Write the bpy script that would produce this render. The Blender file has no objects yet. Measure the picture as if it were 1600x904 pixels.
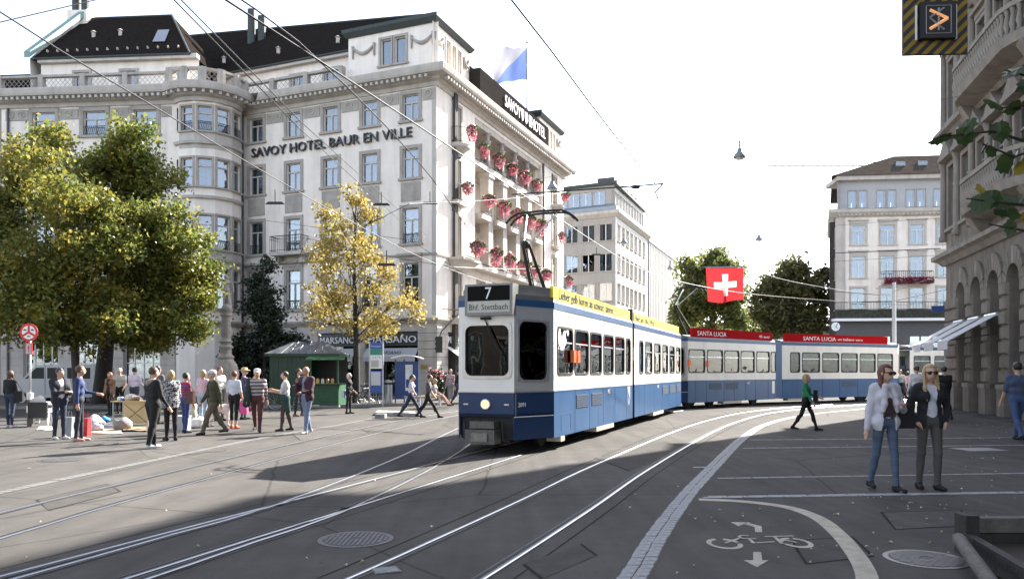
import bpy, math, random
import numpy as np
from mathutils import Matrix, Vector
random.seed(7); RNG = np.random.default_rng(7)
rad = math.radians
SC = bpy.context.scene
COL = SC.collection
# ---------------------------------------------------------------- camera, sky, sun, exposure
H_EYE, HORIZON, FPX = 1.65, 579.0, 1200.0
cam = bpy.data.cameras.new('camera'); cam.sensor_width = 36.0; cam.lens = 36.0*FPX/1600
cam.shift_y = (HORIZON-452.0)/1600; cam.clip_start = 0.05; cam.clip_end = 4000
cam_ob = bpy.data.objects.new('camera', cam); COL.objects.link(cam_ob)
cam_ob.location = (0, 0, H_EYE); cam_ob.rotation_euler = (rad(90), 0, 0)
SC.camera = cam_ob
SUN_AZ, SUN_EL = rad(41.5), rad(35.5)         # azimuth clockwise from +Y (the view direction)
world = bpy.data.worlds.new('World'); SC.world = world; world.use_nodes = True
wn = world.node_tree; sky = wn.nodes.new('ShaderNodeTexSky'); sky.sky_type = 'NISHITA'
sky.sun_disc = False; sky.sun_elevation = SUN_EL; sky.sun_rotation = SUN_AZ
sky.air_density = 0.7; sky.dust_density = 0.9; sky.ozone_density = 0.5
bg = wn.nodes['Background']; bg.inputs['Strength'].default_value = 0.135
hsv = wn.nodes.new('ShaderNodeHueSaturation'); hsv.inputs['Saturation'].default_value = 0.6   # thin high haze pales the whole sky
wn.links.new(sky.outputs[0], hsv.inputs['Color']); wn.links.new(hsv.outputs[0], bg.inputs['Color'])
sl = bpy.data.lights.new('sun', 'SUN'); sl.energy = 5.0; sl.angle = rad(0.55); sl.color = (1.0, 0.95, 0.87)
so = bpy.data.objects.new('sun', sl); COL.objects.link(so)
sun_dir = Vector((math.sin(SUN_AZ)*math.cos(SUN_EL), math.cos(SUN_AZ)*math.cos(SUN_EL), math.sin(SUN_EL)))
so.rotation_euler = sun_dir.to_track_quat('Z', 'Y').to_euler(); so.location = (60, 60, 60)
SC.view_settings.view_transform = 'Standard'; SC.view_settings.look = 'None'
SC.view_settings.exposure = 2.13; SC.view_settings.gamma = 1.0
try: SC.view_settings.use_curve_mapping = False
except Exception: pass
# ---------------------------------------------------------------- measuring: photo pixels (1600 x 904) to points of the place
def gp(px, py, z=0.0):
    Y = (H_EYE-z)*FPX/(py-HORIZON); return ((px-800)/FPX*Y, Y)
def at(px, py, Y): return ((px-800)/FPX*Y, Y, H_EYE+(HORIZON-py)/FPX*Y)
class Frame:
    """a vertical plane: t runs along it, z up, o outwards"""
    def __init__(s, o, d, n_sign=1):
        L = math.hypot(*d); s.o = o; s.d = (d[0]/L, d[1]/L); s.n = (s.d[1]*n_sign, -s.d[0]*n_sign)
    def P(s, t, z, o=0.0): return (s.o[0]+s.d[0]*t+s.n[0]*o, s.o[1]+s.d[1]*t+s.n[1]*o, z)
    def t(s, px):
        u = (px-800)/FPX; return (u*s.o[1]-s.o[0])/(s.d[0]-u*s.d[1])
    def z(s, t, py): return H_EYE+(HORIZON-py)/FPX*s.P(t, 0)[1]
    def rz(s):   # object rotation whose local +Y is outwards, local X along -/+ the wall
        return math.atan2(s.n[1], s.n[0])-math.pi/2
# ---------------------------------------------------------------- materials
MATS = {}
def M(name, col, rough=0.7, metal=0.0, var=0.12, vs=3.0, bump=0.0, bs=40.0, spec=0.5, coat=0.0, grime=0.0):
    if name in MATS: return MATS[name]
    m = bpy.data.materials.new(name); m.use_nodes = True; nt = m.node_tree; b = nt.nodes['Principled BSDF']
    b.inputs['Roughness'].default_value = rough; b.inputs['Metallic'].default_value = metal
    b.inputs['Specular IOR Level'].default_value = spec; b.inputs['Coat Weight'].default_value = coat
    b.inputs['Coat Roughness'].default_value = 0.08
    tc = nt.nodes.new('ShaderNodeTexCoord')
    n1 = nt.nodes.new('ShaderNodeTexNoise'); n1.inputs['Scale'].default_value = vs; n1.inputs['Detail'].default_value = 7; n1.inputs['Roughness'].default_value = 0.62
    nt.links.new(tc.outputs['Object'], n1.inputs['Vector'])
    mr = nt.nodes.new('ShaderNodeMapRange'); mr.inputs[1].default_value = 0.3; mr.inputs[2].default_value = 0.7
    mr.inputs[3].default_value = 1-var; mr.inputs[4].default_value = 1+var*0.7
    nt.links.new(n1.outputs['Fac'], mr.inputs[0])
    mx = nt.nodes.new('ShaderNodeMix'); mx.data_type = 'RGBA'; mx.blend_type = 'MULTIPLY'; mx.inputs[0].default_value = 1
    mx.inputs[6].default_value = (*col, 1); nt.links.new(mr.outputs[0], mx.inputs[7])
    out = mx.outputs[2]
    if grime:
        mp = nt.nodes.new('ShaderNodeMapping'); mp.inputs['Scale'].default_value = (1.6, 1.6, 0.22); nt.links.new(tc.outputs['Object'], mp.inputs[0])
        n3 = nt.nodes.new('ShaderNodeTexNoise'); n3.inputs['Scale'].default_value = 1.3; n3.inputs['Detail'].default_value = 8; nt.links.new(mp.outputs[0], n3.inputs['Vector'])
        m3 = nt.nodes.new('ShaderNodeMapRange'); m3.inputs[1].default_value = 0.45; m3.inputs[2].default_value = 0.75; m3.inputs[3].default_value = 1; m3.inputs[4].default_value = 1-grime
        nt.links.new(n3.outputs['Fac'], m3.inputs[0])
        m4 = nt.nodes.new('ShaderNodeMix'); m4.data_type = 'RGBA'; m4.blend_type = 'MULTIPLY'; m4.inputs[0].default_value = 1
        nt.links.new(out, m4.inputs[6]); nt.links.new(m3.outputs[0], m4.inputs[7]); out = m4.outputs[2]
    nt.links.new(out, b.inputs['Base Color'])
    if bump:
        n2 = nt.nodes.new('ShaderNodeTexNoise'); n2.inputs['Scale'].default_value = bs; n2.inputs['Detail'].default_value = 5
        nt.links.new(tc.outputs['Object'], n2.inputs['Vector'])
        bp = nt.nodes.new('ShaderNodeBump'); bp.inputs['Strength'].default_value = bump; bp.inputs['Distance'].default_value = 0.02
        nt.links.new(n2.outputs['Fac'], bp.inputs['Height']); nt.links.new(bp.outputs[0], b.inputs['Normal'])
    MATS[name] = m; return m
def srgb(r, g, b):
    f = lambda c: (c/255/12.92 if c <= 10 else ((c/255+0.055)/1.055)**2.4)
    return (f(r), f(g), f(b))
def glass(name, tint=(0.8, 0.85, 0.85), clear=0.7, rough=0.02, refl=0.12):
    if name in MATS: return MATS[name]
    m = bpy.data.materials.new(name); m.use_nodes = True; nt = m.node_tree; nt.nodes.clear()
    o = nt.nodes.new('ShaderNodeOutputMaterial'); tr = nt.nodes.new('ShaderNodeBsdfTransparent'); tr.inputs[0].default_value = (*[c*clear for c in tint], 1)
    gl = nt.nodes.new('ShaderNodeBsdfGlossy'); gl.inputs['Roughness'].default_value = rough; gl.inputs[0].default_value = (0.95, 0.97, 1, 1)
    lw = nt.nodes.new('ShaderNodeLayerWeight'); lw.inputs[0].default_value = 0.5      # the same from both faces of the pane
    fr = nt.nodes.new('ShaderNodeMath'); fr.operation = 'POWER'; fr.inputs[1].default_value = 4.5; nt.links.new(lw.outputs['Facing'], fr.inputs[0])
    ad = nt.nodes.new('ShaderNodeMath'); ad.operation = 'ADD'; ad.inputs[1].default_value = refl; ad.use_clamp = True; nt.links.new(fr.outputs[0], ad.inputs[0])
    # slightly uneven panes bend their reflections
    tc = nt.nodes.new('ShaderNodeTexCoord'); nz = nt.nodes.new('ShaderNodeTexNoise'); nz.inputs['Scale'].default_value = 1.1; nt.links.new(tc.outputs['Object'], nz.inputs['Vector'])
    bp = nt.nodes.new('ShaderNodeBump'); bp.inputs['Strength'].default_value = 0.06; bp.inputs['Distance'].default_value = 0.135
    nt.links.new(nz.outputs['Fac'], bp.inputs['Height']); nt.links.new(bp.outputs[0], gl.inputs['Normal'])
    mx = nt.nodes.new('ShaderNodeMixShader'); nt.links.new(ad.outputs[0], mx.inputs[0]); nt.links.new(tr.outputs[0], mx.inputs[1]); nt.links.new(gl.outputs[0], mx.inputs[2])
    nt.links.new(mx.outputs[0], o.inputs[0]); MATS[name] = m; return m
def leafmat(name, cols, trans=0.45):
    if name in MATS: return MATS[name]
    m = bpy.data.materials.new(name); m.use_nodes = True; nt = m.node_tree; nt.nodes.clear()
    o = nt.nodes.new('ShaderNodeOutputMaterial'); g = nt.nodes.new('ShaderNodeNewGeometry')
    cr = nt.nodes.new('ShaderNodeValToRGB'); e = cr.color_ramp.elements
    e[0].position = 0; e[0].color = (*cols[0], 1); e[1].position = 1; e[1].color = (*cols[-1], 1)
    for i, c in enumerate(cols[1:-1]):
        q = e.new((i+1)/(len(cols)-1)); q.color = (*c, 1)
    # colour follows clumps (object-space noise) plus a per-leaf throw
    tc = nt.nodes.new('ShaderNodeTexCoord'); nz = nt.nodes.new('ShaderNodeTexNoise'); nz.inputs['Scale'].default_value = 0.55; nz.inputs['Detail'].default_value = 3
    nt.links.new(tc.outputs['Object'], nz.inputs['Vector'])
    a1 = nt.nodes.new('ShaderNodeMath'); a1.operation = 'MULTIPLY_ADD'; a1.inputs[1].default_value = 0.55; nt.links.new(g.outputs['Random Per Island'], a1.inputs[0])
    a2 = nt.nodes.new('ShaderNodeMapRange'); a2.inputs[1].default_value = 0.3; a2.inputs[2].default_value = 0.7; a2.inputs[3].default_value = 0; a2.inputs[4].default_value = 0.45
    nt.links.new(nz.outputs['Fac'], a2.inputs[0]); nt.links.new(a2.outputs[0], a1.inputs[2]); nt.links.new(a1.outputs[0], cr.inputs[0])
    d = nt.nodes.new('ShaderNodeBsdfPrincipled'); d.inputs['Roughness'].default_value = 0.42; d.inputs['Specular IOR Level'].default_value = 0.4; nt.links.new(cr.outputs[0], d.inputs['Base Color'])
    t = nt.nodes.new('ShaderNodeBsdfTranslucent'); nt.links.new(cr.outputs[0], t.inputs[0])
    mx = nt.nodes.new('ShaderNodeMixShader'); mx.inputs[0].default_value = trans
    nt.links.new(d.outputs[0], mx.inputs[1]); nt.links.new(t.outputs[0], mx.inputs[2]); nt.links.new(mx.outputs[0], o.inputs[0])
    MATS[name] = m; return m
def emis(name, col, s):
    if name in MATS: return MATS[name]
    m = bpy.data.materials.new(name); m.use_nodes = True; b = m.node_tree.nodes['Principled BSDF']
    b.inputs['Base Color'].default_value = (*col, 1); b.inputs['Emission Color'].default_value = (*col, 1); b.inputs['Emission Strength'].default_value = s
    MATS[name] = m; return m
# ---------------------------------------------------------------- mesh building
class MB:
    def __init__(s): s.v = []; s.f = []; s.m = []; s.k = 0
    def mi(s, k): s.k = k; return s
    def add(s, vs, fs):
        b = len(s.v); s.v += [tuple(p) for p in vs]; s.f += [tuple(b+i for i in f) for f in fs]; s.m += [s.k]*len(fs); return s
    def quad(s, a, b, c, d): return s.add([a, b, c, d], [(0, 1, 2, 3)])
    def hexa(s, p):   # 8 points: bottom ring then top ring
        return s.add(p, [(3, 2, 1, 0), (4, 5, 6, 7), (0, 1, 5, 4), (1, 2, 6, 5), (2, 3, 7, 6), (3, 0, 4, 7)])
    def box(s, x0, x1, y0, y1, z0, z1):
        return s.hexa([(x0, y0, z0), (x1, y0, z0), (x1, y1, z0), (x0, y1, z0), (x0, y0, z1), (x1, y0, z1), (x1, y1, z1), (x0, y1, z1)])
    def fbox(s, F, t0, t1, z0, z1, o0, o1):
        P = F.P; return s.hexa([P(t0, z0, o0), P(t1, z0, o0), P(t1, z0, o1), P(t0, z0, o1), P(t0, z1, o0), P(t1, z1, o0), P(t1, z1, o1), P(t0, z1, o1)])
    def prism(s, poly, z0, z1):
        n = len(poly); vs = [(x, y, z0) for x, y in poly]+[(x, y, z1) for x, y in poly]
        return s.add(vs, [tuple(range(n))[::-1], tuple(range(n, 2*n))]+[(i, (i+1) % n, n+(i+1) % n, n+i) for i in range(n)])
    def lathe(s, c, prof, n=12, cap=True, a0=0, a1=2*math.pi):
        full = abs(a1-a0-2*math.pi) < 1e-6; k = n if full else n+1; vs = []
        for r, z in prof:
            for i in range(k):
                a = a0+(a1-a0)*i/n; vs.append((c[0]+r*math.cos(a), c[1]+r*math.sin(a), c[2]+z))
        fs = []
        for j in range(len(prof)-1):
            for i in range(n):
                i2 = (i+1) % k if full else i+1
                fs.append((j*k+i, j*k+i2, (j+1)*k+i2, (j+1)*k+i))
        if cap and full:
            fs.append(tuple(range(k))[::-1]); fs.append(tuple((len(prof)-1)*k+i for i in range(k)))
        return s.add(vs, fs)
    def tube(s, pts, r, n=6, cap=True):
        pts = [Vector(p) for p in pts]; R = r if isinstance(r, (list, tuple)) else [r]*len(pts); vs = []; fs = []
        ref = None
        for i, p in enumerate(pts):
            d = (pts[min(i+1, len(pts)-1)]-pts[max(i-1, 0)])
            d = d.normalized() if d.length > 1e-9 else Vector((0, 0, 1))
            if ref is None: ref = Vector((0, 0, 1)) if abs(d.z) < 0.9 else Vector((1, 0, 0))
            u = d.cross(ref)
            if u.length < 1e-6: u = d.orthogonal()
            u.normalize(); w = u.cross(d); ref = w
            for k in range(n):
                a = 2*math.pi*k/n; vs.append(p+(u*math.cos(a)+w*math.sin(a))*R[i])
        for j in range(len(pts)-1):
            for k in range(n): fs.append((j*n+k, j*n+(k+1) % n, (j+1)*n+(k+1) % n, (j+1)*n+k))
        if cap: fs.append(tuple(range(n))[::-1]); fs.append(tuple((len(pts)-1)*n+k for k in range(n)))
        return s.add(vs, fs)
    def ball(s, c, r, n=8, sq=(1, 1, 1)):
        prof = [(max(1e-4, math.sin(math.pi*i/n))*1.0, -math.cos(math.pi*i/n)) for i in range(n+1)]; vs = []; fs = []; k = n+2
        for pr, pz in prof:
            for i in range(k):
                a = 2*math.pi*i/k; vs.append((c[0]+r*sq[0]*pr*math.cos(a), c[1]+r*sq[1]*pr*math.sin(a), c[2]+r*sq[2]*pz))
        for j in range(n):
            for i in range(k): fs.append((j*k+i, j*k+(i+1) % k, (j+1)*k+(i+1) % k, (j+1)*k+i))
        return s.add(vs, fs)
    def mesh(s, name, mats):
        me = bpy.data.meshes.new(name); me.from_pydata(s.v, [], s.f)
        for m in (mats if isinstance(mats, (list, tuple)) else [mats]): me.materials.append(m)
        if any(s.m): me.polygons.foreach_set('material_index', s.m)
        me.update(); return me
    def build(s, name, mats, parent=None, smooth=False, local=False):
        me = s.mesh(name, mats); o = obj(name, me, parent, local)
        if smooth: shade(me, smooth)
        return o
def shade(me, ang=True):
    me.polygons.foreach_set('use_smooth', [True]*len(me.polygons))
    if ang is not True: me.set_sharp_from_angle(angle=rad(ang))
def xf(parent):   # world matrix of a parent that has not been evaluated yet
    if parent is None: return Matrix()
    return xf(parent.parent) @ parent.matrix_parent_inverse @ parent.matrix_basis
def obj(name, me, parent=None, local=False, loc=None, rz=0.0):
    o = bpy.data.objects.new(name, me); COL.objects.link(o)
    if loc is not None: o.matrix_basis = Matrix.Translation(loc) @ Matrix.Rotation(rz, 4, 'Z')
    if parent is not None:
        o.parent = parent
        if not local: o.matrix_parent_inverse = xf(parent).inverted()
    return o
def tag(o, label, cat=None, group=None, kind=None):
    if label: o['label'] = label
    if cat: o['category'] = cat
    if group: o['group'] = group
    if kind: o['kind'] = kind
    return o
def thing(name, loc, label, cat, group=None, rz=0.0):
    o = obj(name, None, loc=Vector((*loc, 0)[:3]), rz=rz); o.empty_display_size = 0.2
    return tag(o, label, cat, group)
def struct(o): o['kind'] = 'structure'; return o
def copy_tree(o, loc=None, rz=None, parent=None):
    c = o.copy(); COL.objects.link(c)
    if parent is not None: c.parent = parent
    if loc is not None: c.matrix_basis = Matrix.Translation(Vector((*loc, 0)[:3])) @ Matrix.Rotation(rz or 0, 4, 'Z')
    for ch in list(o.children): copy_tree(ch, parent=c)
    return c
def text(name, body, size, ext, mat, parent=None, mtx=None, local=False, sx=1.0, space=1.0, shear=0.0, align='CENTER'):
    cu = bpy.data.curves.new(name, 'FONT'); cu.body = body; cu.size = size; cu.extrude = ext; cu.align_x = align; cu.align_y = 'CENTER'
    cu.space_character = space; cu.shear = shear; cu.resolution_u = 2
    t = bpy.data.objects.new(name, cu); COL.objects.link(t); dg = bpy.context.evaluated_depsgraph_get()
    me = bpy.data.meshes.new_from_object(t.evaluated_get(dg)); bpy.data.objects.remove(t); bpy.data.curves.remove(cu)
    me.materials.clear(); me.materials.append(mat); me.name = name
    if mtx is not None: me.transform(mtx @ Matrix.Diagonal((sx, 1, 1, 1)))
    return obj(name, me, parent, local)
def frame_mtx(F, t, z, o, flip=False):
    """text matrix: reads left to right for a viewer outside the wall"""
    n = Vector((*F.n, 0)); r = Vector((-n.y, n.x, 0)); m = Matrix((( r.x, 0, n.x, 0), (r.y, 0, n.y, 0), (0, 1, 0, 0), (0, 0, 0, 1)))
    return Matrix.Translation(F.P(t, z, o)) @ m
def polyline(pts, step=0.4):
    """Catmull-Rom through 2D points"""
    P = [Vector((*p, 0)) for p in pts]; P = [P[0]*2-P[1]]+P+[P[-1]*2-P[-2]]; out = []
    for i in range(1, len(P)-2):
        n = max(2, int((P[i+1]-P[i]).length/step))
        for k in range(n):
            t = k/n; a, b, c, d = P[i-1], P[i], P[i+1], P[i+2]
            out.append(0.5*((2*b)+(c-a)*t+(2*a-5*b+4*c-d)*t*t+(3*b-a-3*c+d)*t**3))
    out.append(P[-2]); return out
def offset(pl, o):
    r = []
    for i, p in enumerate(pl):
        d = (pl[min(i+1, len(pl)-1)]-pl[max(i-1, 0)]).normalized(); r.append(p+Vector((-d.y, d.x, 0))*o)
    return r
def ribbon(mb, pl, o0, o1, z0, z1=None):
    a, b = offset(pl, o0), offset(pl, o1); z1 = z0 if z1 is None else z1
    vs = [(p.x, p.y, z0) for p in a]+[(p.x, p.y, z1) for p in b]; n = len(a)
    return mb.add(vs, [(i, i+1, n+i+1, n+i) if o1 > o0 else (i+1, i, n+i, n+i+1) for i in range(n-1)])
# ================================================================ GROUND, TRACKS, SETTS, MARKINGS
def asphalt():
    m = bpy.data.materials.new('asphalt'); m.use_nodes = True; nt = m.node_tree; b = nt.nodes['Principled BSDF']
    tc = nt.nodes.new('ShaderNodeTexCoord')
    def noise(s, det=6, r=0.6):
        n = nt.nodes.new('ShaderNodeTexNoise'); n.inputs['Scale'].default_value = s; n.inputs['Detail'].default_value = det; n.inputs['Roughness'].default_value = r
        nt.links.new(tc.outputs['Object'], n.inputs['Vector']); return n.outputs['Fac']
    def mrange(x, a, b2, c, d):
        q = nt.nodes.new('ShaderNodeMapRange'); q.inputs[1].default_value = a; q.inputs[2].default_value = b2; q.inputs[3].default_value = c; q.inputs[4].default_value = d
        nt.links.new(x, q.inputs[0]); return q.outputs[0]
    def mul(x, y):
        q = nt.nodes.new('ShaderNodeMath'); q.operation = 'MULTIPLY'; nt.links.new(x, q.inputs[0]); nt.links.new(y, q.inputs[1]); return q.outputs[0]
    big = mrange(noise(0.22, 5), 0.35, 0.68, 0.84, 1.14); mid = mrange(noise(1.7, 7, 0.7), 0.3, 0.7, 0.86, 1.1)
    fine = mrange(noise(95, 3, 0.8), 0.3, 0.7, 0.72, 1.28)
    v = nt.nodes.new('ShaderNodeTexVoronoi'); v.inputs['Scale'].default_value = 34; nt.links.new(tc.outputs['Object'], v.inputs['Vector'])
    spots = mrange(v.outputs['Distance'], 0.045, 0.10, 1.55, 1.0)          # pale chippings and old gum
    v2 = nt.nodes.new('ShaderNodeTexVoronoi'); v2.inputs['Scale'].default_value = 3.1; nt.links.new(tc.outputs['Object'], v2.inputs['Vector'])
    gum = mrange(v2.outputs['Distance'], 0.05, 0.075, 0.72, 1.0)
    mp = nt.nodes.new('ShaderNodeMapping'); mp.inputs['Rotation'].default_value = (0, 0, rad(20)); mp.inputs['Scale'].default_value = (3.0, 0.16, 1); nt.links.new(tc.outputs['Object'], mp.inputs[0])
    st = nt.nodes.new('ShaderNodeTexNoise'); st.inputs['Scale'].default_value = 1.2; st.inputs['Detail'].default_value = 6; nt.links.new(mp.outputs[0], st.inputs['Vector'])
    tyre = mrange(st.outputs['Fac'], 0.35, 0.7, 1.07, 0.86)                 # traffic polish along the street
    v3 = nt.nodes.new('ShaderNodeTexVoronoi'); v3.feature = 'DISTANCE_TO_EDGE'; v3.inputs['Scale'].default_value = 0.19
    wp = nt.nodes.new('ShaderNodeMix'); wp.data_type = 'RGBA'; wp.inputs[0].default_value = 0.12
    nz = nt.nodes.new('ShaderNodeTexNoise'); nz.inputs['Scale'].default_value = 0.9; nz.inputs['Detail'].default_value = 6; nt.links.new(tc.outputs['Object'], nz.inputs['Vector'])
    nt.links.new(tc.outputs['Object'], wp.inputs[6]); nt.links.new(nz.outputs['Color'], wp.inputs[7]); nt.links.new(wp.outputs[2], v3.inputs['Vector'])
    crack = mrange(v3.outputs['Distance'], 0.0012, 0.004, 0.62, 1.0)
    f = mul(mul(mul(mul(big, mid), mul(fine, spots)), mul(gum, tyre)), crack)
    mx = nt.nodes.new('ShaderNodeMix'); mx.data_type = 'RGBA'; mx.blend_type = 'MULTIPLY'; mx.inputs[0].default_value = 1
    mx.inputs[6].default_value = (0.093, 0.087, 0.081, 1); nt.links.new(f, mx.inputs[7]); nt.links.new(mx.outputs[2], b.inputs['Base Color'])
    nt.links.new(mrange(noise(2.5), 0.3, 0.7, 0.86, 1.0), b.inputs['Roughness']); b.inputs['Specular IOR Level'].default_value = 0.06
    bp = nt.nodes.new('ShaderNodeBump'); bp.inputs['Strength'].default_value = 0.55; bp.inputs['Distance'].default_value = 0.006
    nt.links.new(noise(120, 4, 0.8), bp.inputs['Height']); nt.links.new(bp.outputs[0], b.inputs['Normal'])
    return m
ASPH = asphalt()
STEEL = M('rail_steel', (0.29, 0.30, 0.325), 0.33, 1.0, 0.15, 6); DARKG = M('rail_groove', (0.02, 0.02, 0.02), 0.8, 0, 0.3, 9)
RUST = M('rail_lip', (0.10, 0.095, 0.09), 0.7, 0.3, 0.25, 8)
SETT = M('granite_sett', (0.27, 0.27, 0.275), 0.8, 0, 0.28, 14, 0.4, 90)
PAVE = M('pavement_asphalt', (0.108, 0.102, 0.096), 0.95, 0, 0.2, 1.2, 0.3, 90, 0.05)
KERB = M('granite_kerb', (0.26, 0.25, 0.235), 0.75, 0, 0.22, 9, 0.3, 80)
IRON = M('cast_iron', (0.12, 0.12, 0.124), 0.5, 0.6, 0.25, 12); YEL = M('yellow_road_paint', (0.34, 0.30, 0.235), 0.75, 0, 0.28, 7, 0.3, 120)
g = MB().quad((-900, -60, 0), (900, -60, 0), (900, 1500, 0), (-900, 1500, 0)).build('ground', ASPH); struct(g)
def pts(*pp): return [gp(*p) for p in pp]
def ext(P, n0, n1):
    a = (P[0][0]+(P[0][0]-P[1][0])*n0, P[0][1]+(P[0][1]-P[1][1])*n0); b = (P[-1][0]+(P[-1][0]-P[-2][0])*n1, P[-1][1]+(P[-1][1]-P[-2][1])*n1)
    return [a]+P+[b]
TRACKS = [   # centre lines
    ('near', [(-2.4, 2.0), (-1.55, 4.2), (-0.77, 6.09), (0.49, 9.4), (1.84, 13.1), (4.5, 19.8), (6.95, 25.3), (9.9, 30.6), (13.6, 35.0), (18.6, 39.2), (25.5, 43.0), (36, 47.0)]),
    ('tram', [(-6.2, -1.0), (-4.6, 3.4), (-3.6, 6.1), (-3.05, 7.65), (-2.33, 9.6), (-1.35, 12.3), (-0.42, 14.9), (0.19, 16.55), (2.6, 23.2), (4.6, 28.3), (7.1, 32.8), (11.2, 37.6), (16.6, 41.4), (23.5, 45.0), (34, 49.5)]),
    ('branch', [(-5.2, 1.5), (-4.3, 3.6), (-3.42, 6.1), (-2.95, 7.6), (-2.5, 9.0), (-2.0, 12.0), (-1.62, 15.2), (-1.35, 18.7), (-1.0, 22.5), (-0.1, 30.0), (1.9, 38.0), (6, 48)]),
    ('plaza', [(-6.0, 3.0), (-5.55, 7.5), (-5.44, 9.2), (-5.2, 11.4), (-4.82, 14.8), (-4.05, 20.5), (-3.0, 26.5), (-1.2, 33.0), (2.2, 42.0), (8.5, 56.0), (16, 74.0)]),
]
for nm, P in TRACKS:
    pl = polyline(P, 0.5)
    for sd in (-1, 1):
        mb = MB(); c = sd*0.5
        a, b2, c1, d1 = (c-0.055*sd, c+0.0*sd, c-0.02*sd, c-0.085*sd)
        e0, e1 = sorted((c+0.024*sd, c-0.020*sd)); g0, g1 = sorted((c-0.022*sd, c-0.062*sd)); l0, l1 = sorted((c-0.062*sd, c-0.082*sd))
        mb.mi(0); w3 = (e1-e0)/4; ribbon(mb, pl, e0, e0+w3, 0.005, 0.011); ribbon(mb, pl, e0+w3, e1-w3, 0.011); ribbon(mb, pl, e1-w3, e1, 0.011, 0.005)
        mb.mi(1); ribbon(mb, pl, g0, g1, 0.004)
        mb.mi(2); ribbon(mb, pl, l0, l1, 0.008)
        mb.mi(1); ribbon(mb, pl, min(e0, l0)-0.018, min(e0, l0)-0.001, 0.004); ribbon(mb, pl, max(e1, l1)+0.001, max(e1, l1)+0.018, 0.004)
        struct(mb.build('tram_rail', [STEEL, DARKG, RUST]))
# granite sett strips: each stone its own piece as far as one can tell them apart
def sett_mesh(l, w, h, sd):
    r = random.Random(sd); e = 0.012; j = lambda: r.uniform(-0.006, 0.006)
    bo = [(-l/2+j(), -w/2+j()), (l/2+j(), -w/2+j()), (l/2+j(), w/2+j()), (-l/2+j(), w/2+j())]
    vs = [(x, y, -0.02) for x, y in bo]+[(x, y, h-0.004) for x, y in bo]+[(x*(1-2*e/l), y*(1-2*e/w), h) for x, y in bo]
    fs = [(i, (i+1) % 4, 4+(i+1) % 4, 4+i) for i in range(4)]+[(4+i, 4+(i+1) % 4, 8+(i+1) % 4, 8+i) for i in range(4)]+[(8, 9, 10, 11)]
    return MB().add(vs, fs).mesh('paving_stone', SETT)
def sett_strip(pl, rows, l, w, max_pieces, h=0.008):
    root = obj('stone_strip', None, loc=Vector((pl[0].x, pl[0].y, 0))); struct(root)
    bed = MB(); ribbon(bed, pl, -rows*w/2-0.015, rows*w/2+0.015, 0.003); bed.build('joint_bed', DARKG, root)
    kinds = [sett_mesh(l*0.94, w*0.93, h, k) for k in range(9)]; far = MB(); n = 0
    cum = [0]
    for i in range(1, len(pl)): cum.append(cum[-1]+(pl[i]-pl[i-1]).length)
    def pos(s):
        for i in range(1, len(pl)):
            if cum[i] >= s or i == len(pl)-1:
                f = (s-cum[i-1])/max(1e-6, cum[i]-cum[i-1]); d = (pl[i]-pl[i-1]).normalized(); return pl[i-1]+(pl[i]-pl[i-1])*f, d
    for r in range(rows):
        s = l*(0.5 if r % 2 == 0 else 0.85)
        while s < cum[-1]-l*0.5:
            p, d = pos(s); q = p+Vector((-d.y, d.x, 0))*((r-(rows-1)/2)*w); k = random.randrange(9); z = random.uniform(-0.003, 0.002)
            if n < max_pieces or s < cum[-1]*max_pieces/(rows*cum[-1]/l):
                o = obj('paving_stone', kinds[k], root, loc=Vector((q.x, q.y, z)), rz=math.atan2(d.y, d.x)+random.uniform(-0.02, 0.02))
            else:
                me = kinds[k]; mt = Matrix.Translation((q.x, q.y, z)) @ Matrix.Rotation(math.atan2(d.y, d.x), 4, 'Z')
                far.add([mt @ v.co for v in me.vertices], [tuple(f.vertices) for f in me.polygons])
            n += 1; s += l*random.uniform(0.96, 1.05)
    if far.v:
        f = far.build('far_paving_stones', SETT, root); f['kind'] = 'stuff'
    return root
strip = [(0.25, 4.3), (0.945, 6.09), (1.42, 7.59), (2.25, 10.0), (3.33, 12.86), (5.73, 19.0), (8.05, 24.1), (11.2, 29.0), (15.5, 33.6)]
sett_strip(polyline(strip, 0.3), 2, 0.135, 0.115, 285)
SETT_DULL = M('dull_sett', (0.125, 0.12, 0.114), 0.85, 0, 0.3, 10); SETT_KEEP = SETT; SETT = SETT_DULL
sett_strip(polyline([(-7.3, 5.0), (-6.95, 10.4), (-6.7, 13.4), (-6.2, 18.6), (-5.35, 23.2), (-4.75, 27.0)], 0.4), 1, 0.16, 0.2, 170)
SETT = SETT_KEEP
for py0, x0, py1, rows in ((776.5, 1096, 769, 2), (747, 1122, 739, 1), (700, 1160, 695, 1), (687, 1172, 683, 1)):
    a, b2 = gp(x0, py0), gp(1600, py1); d = (b2[0]-a[0], b2[1]-a[1])
    sett_strip(polyline([a, (a[0]+d[0]*0.5, a[1]+d[1]*0.5), (a[0]+d[0]*1.15, a[1]+d[1]*1.15)], 0.5), rows, 0.27, 0.085, 80)
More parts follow.
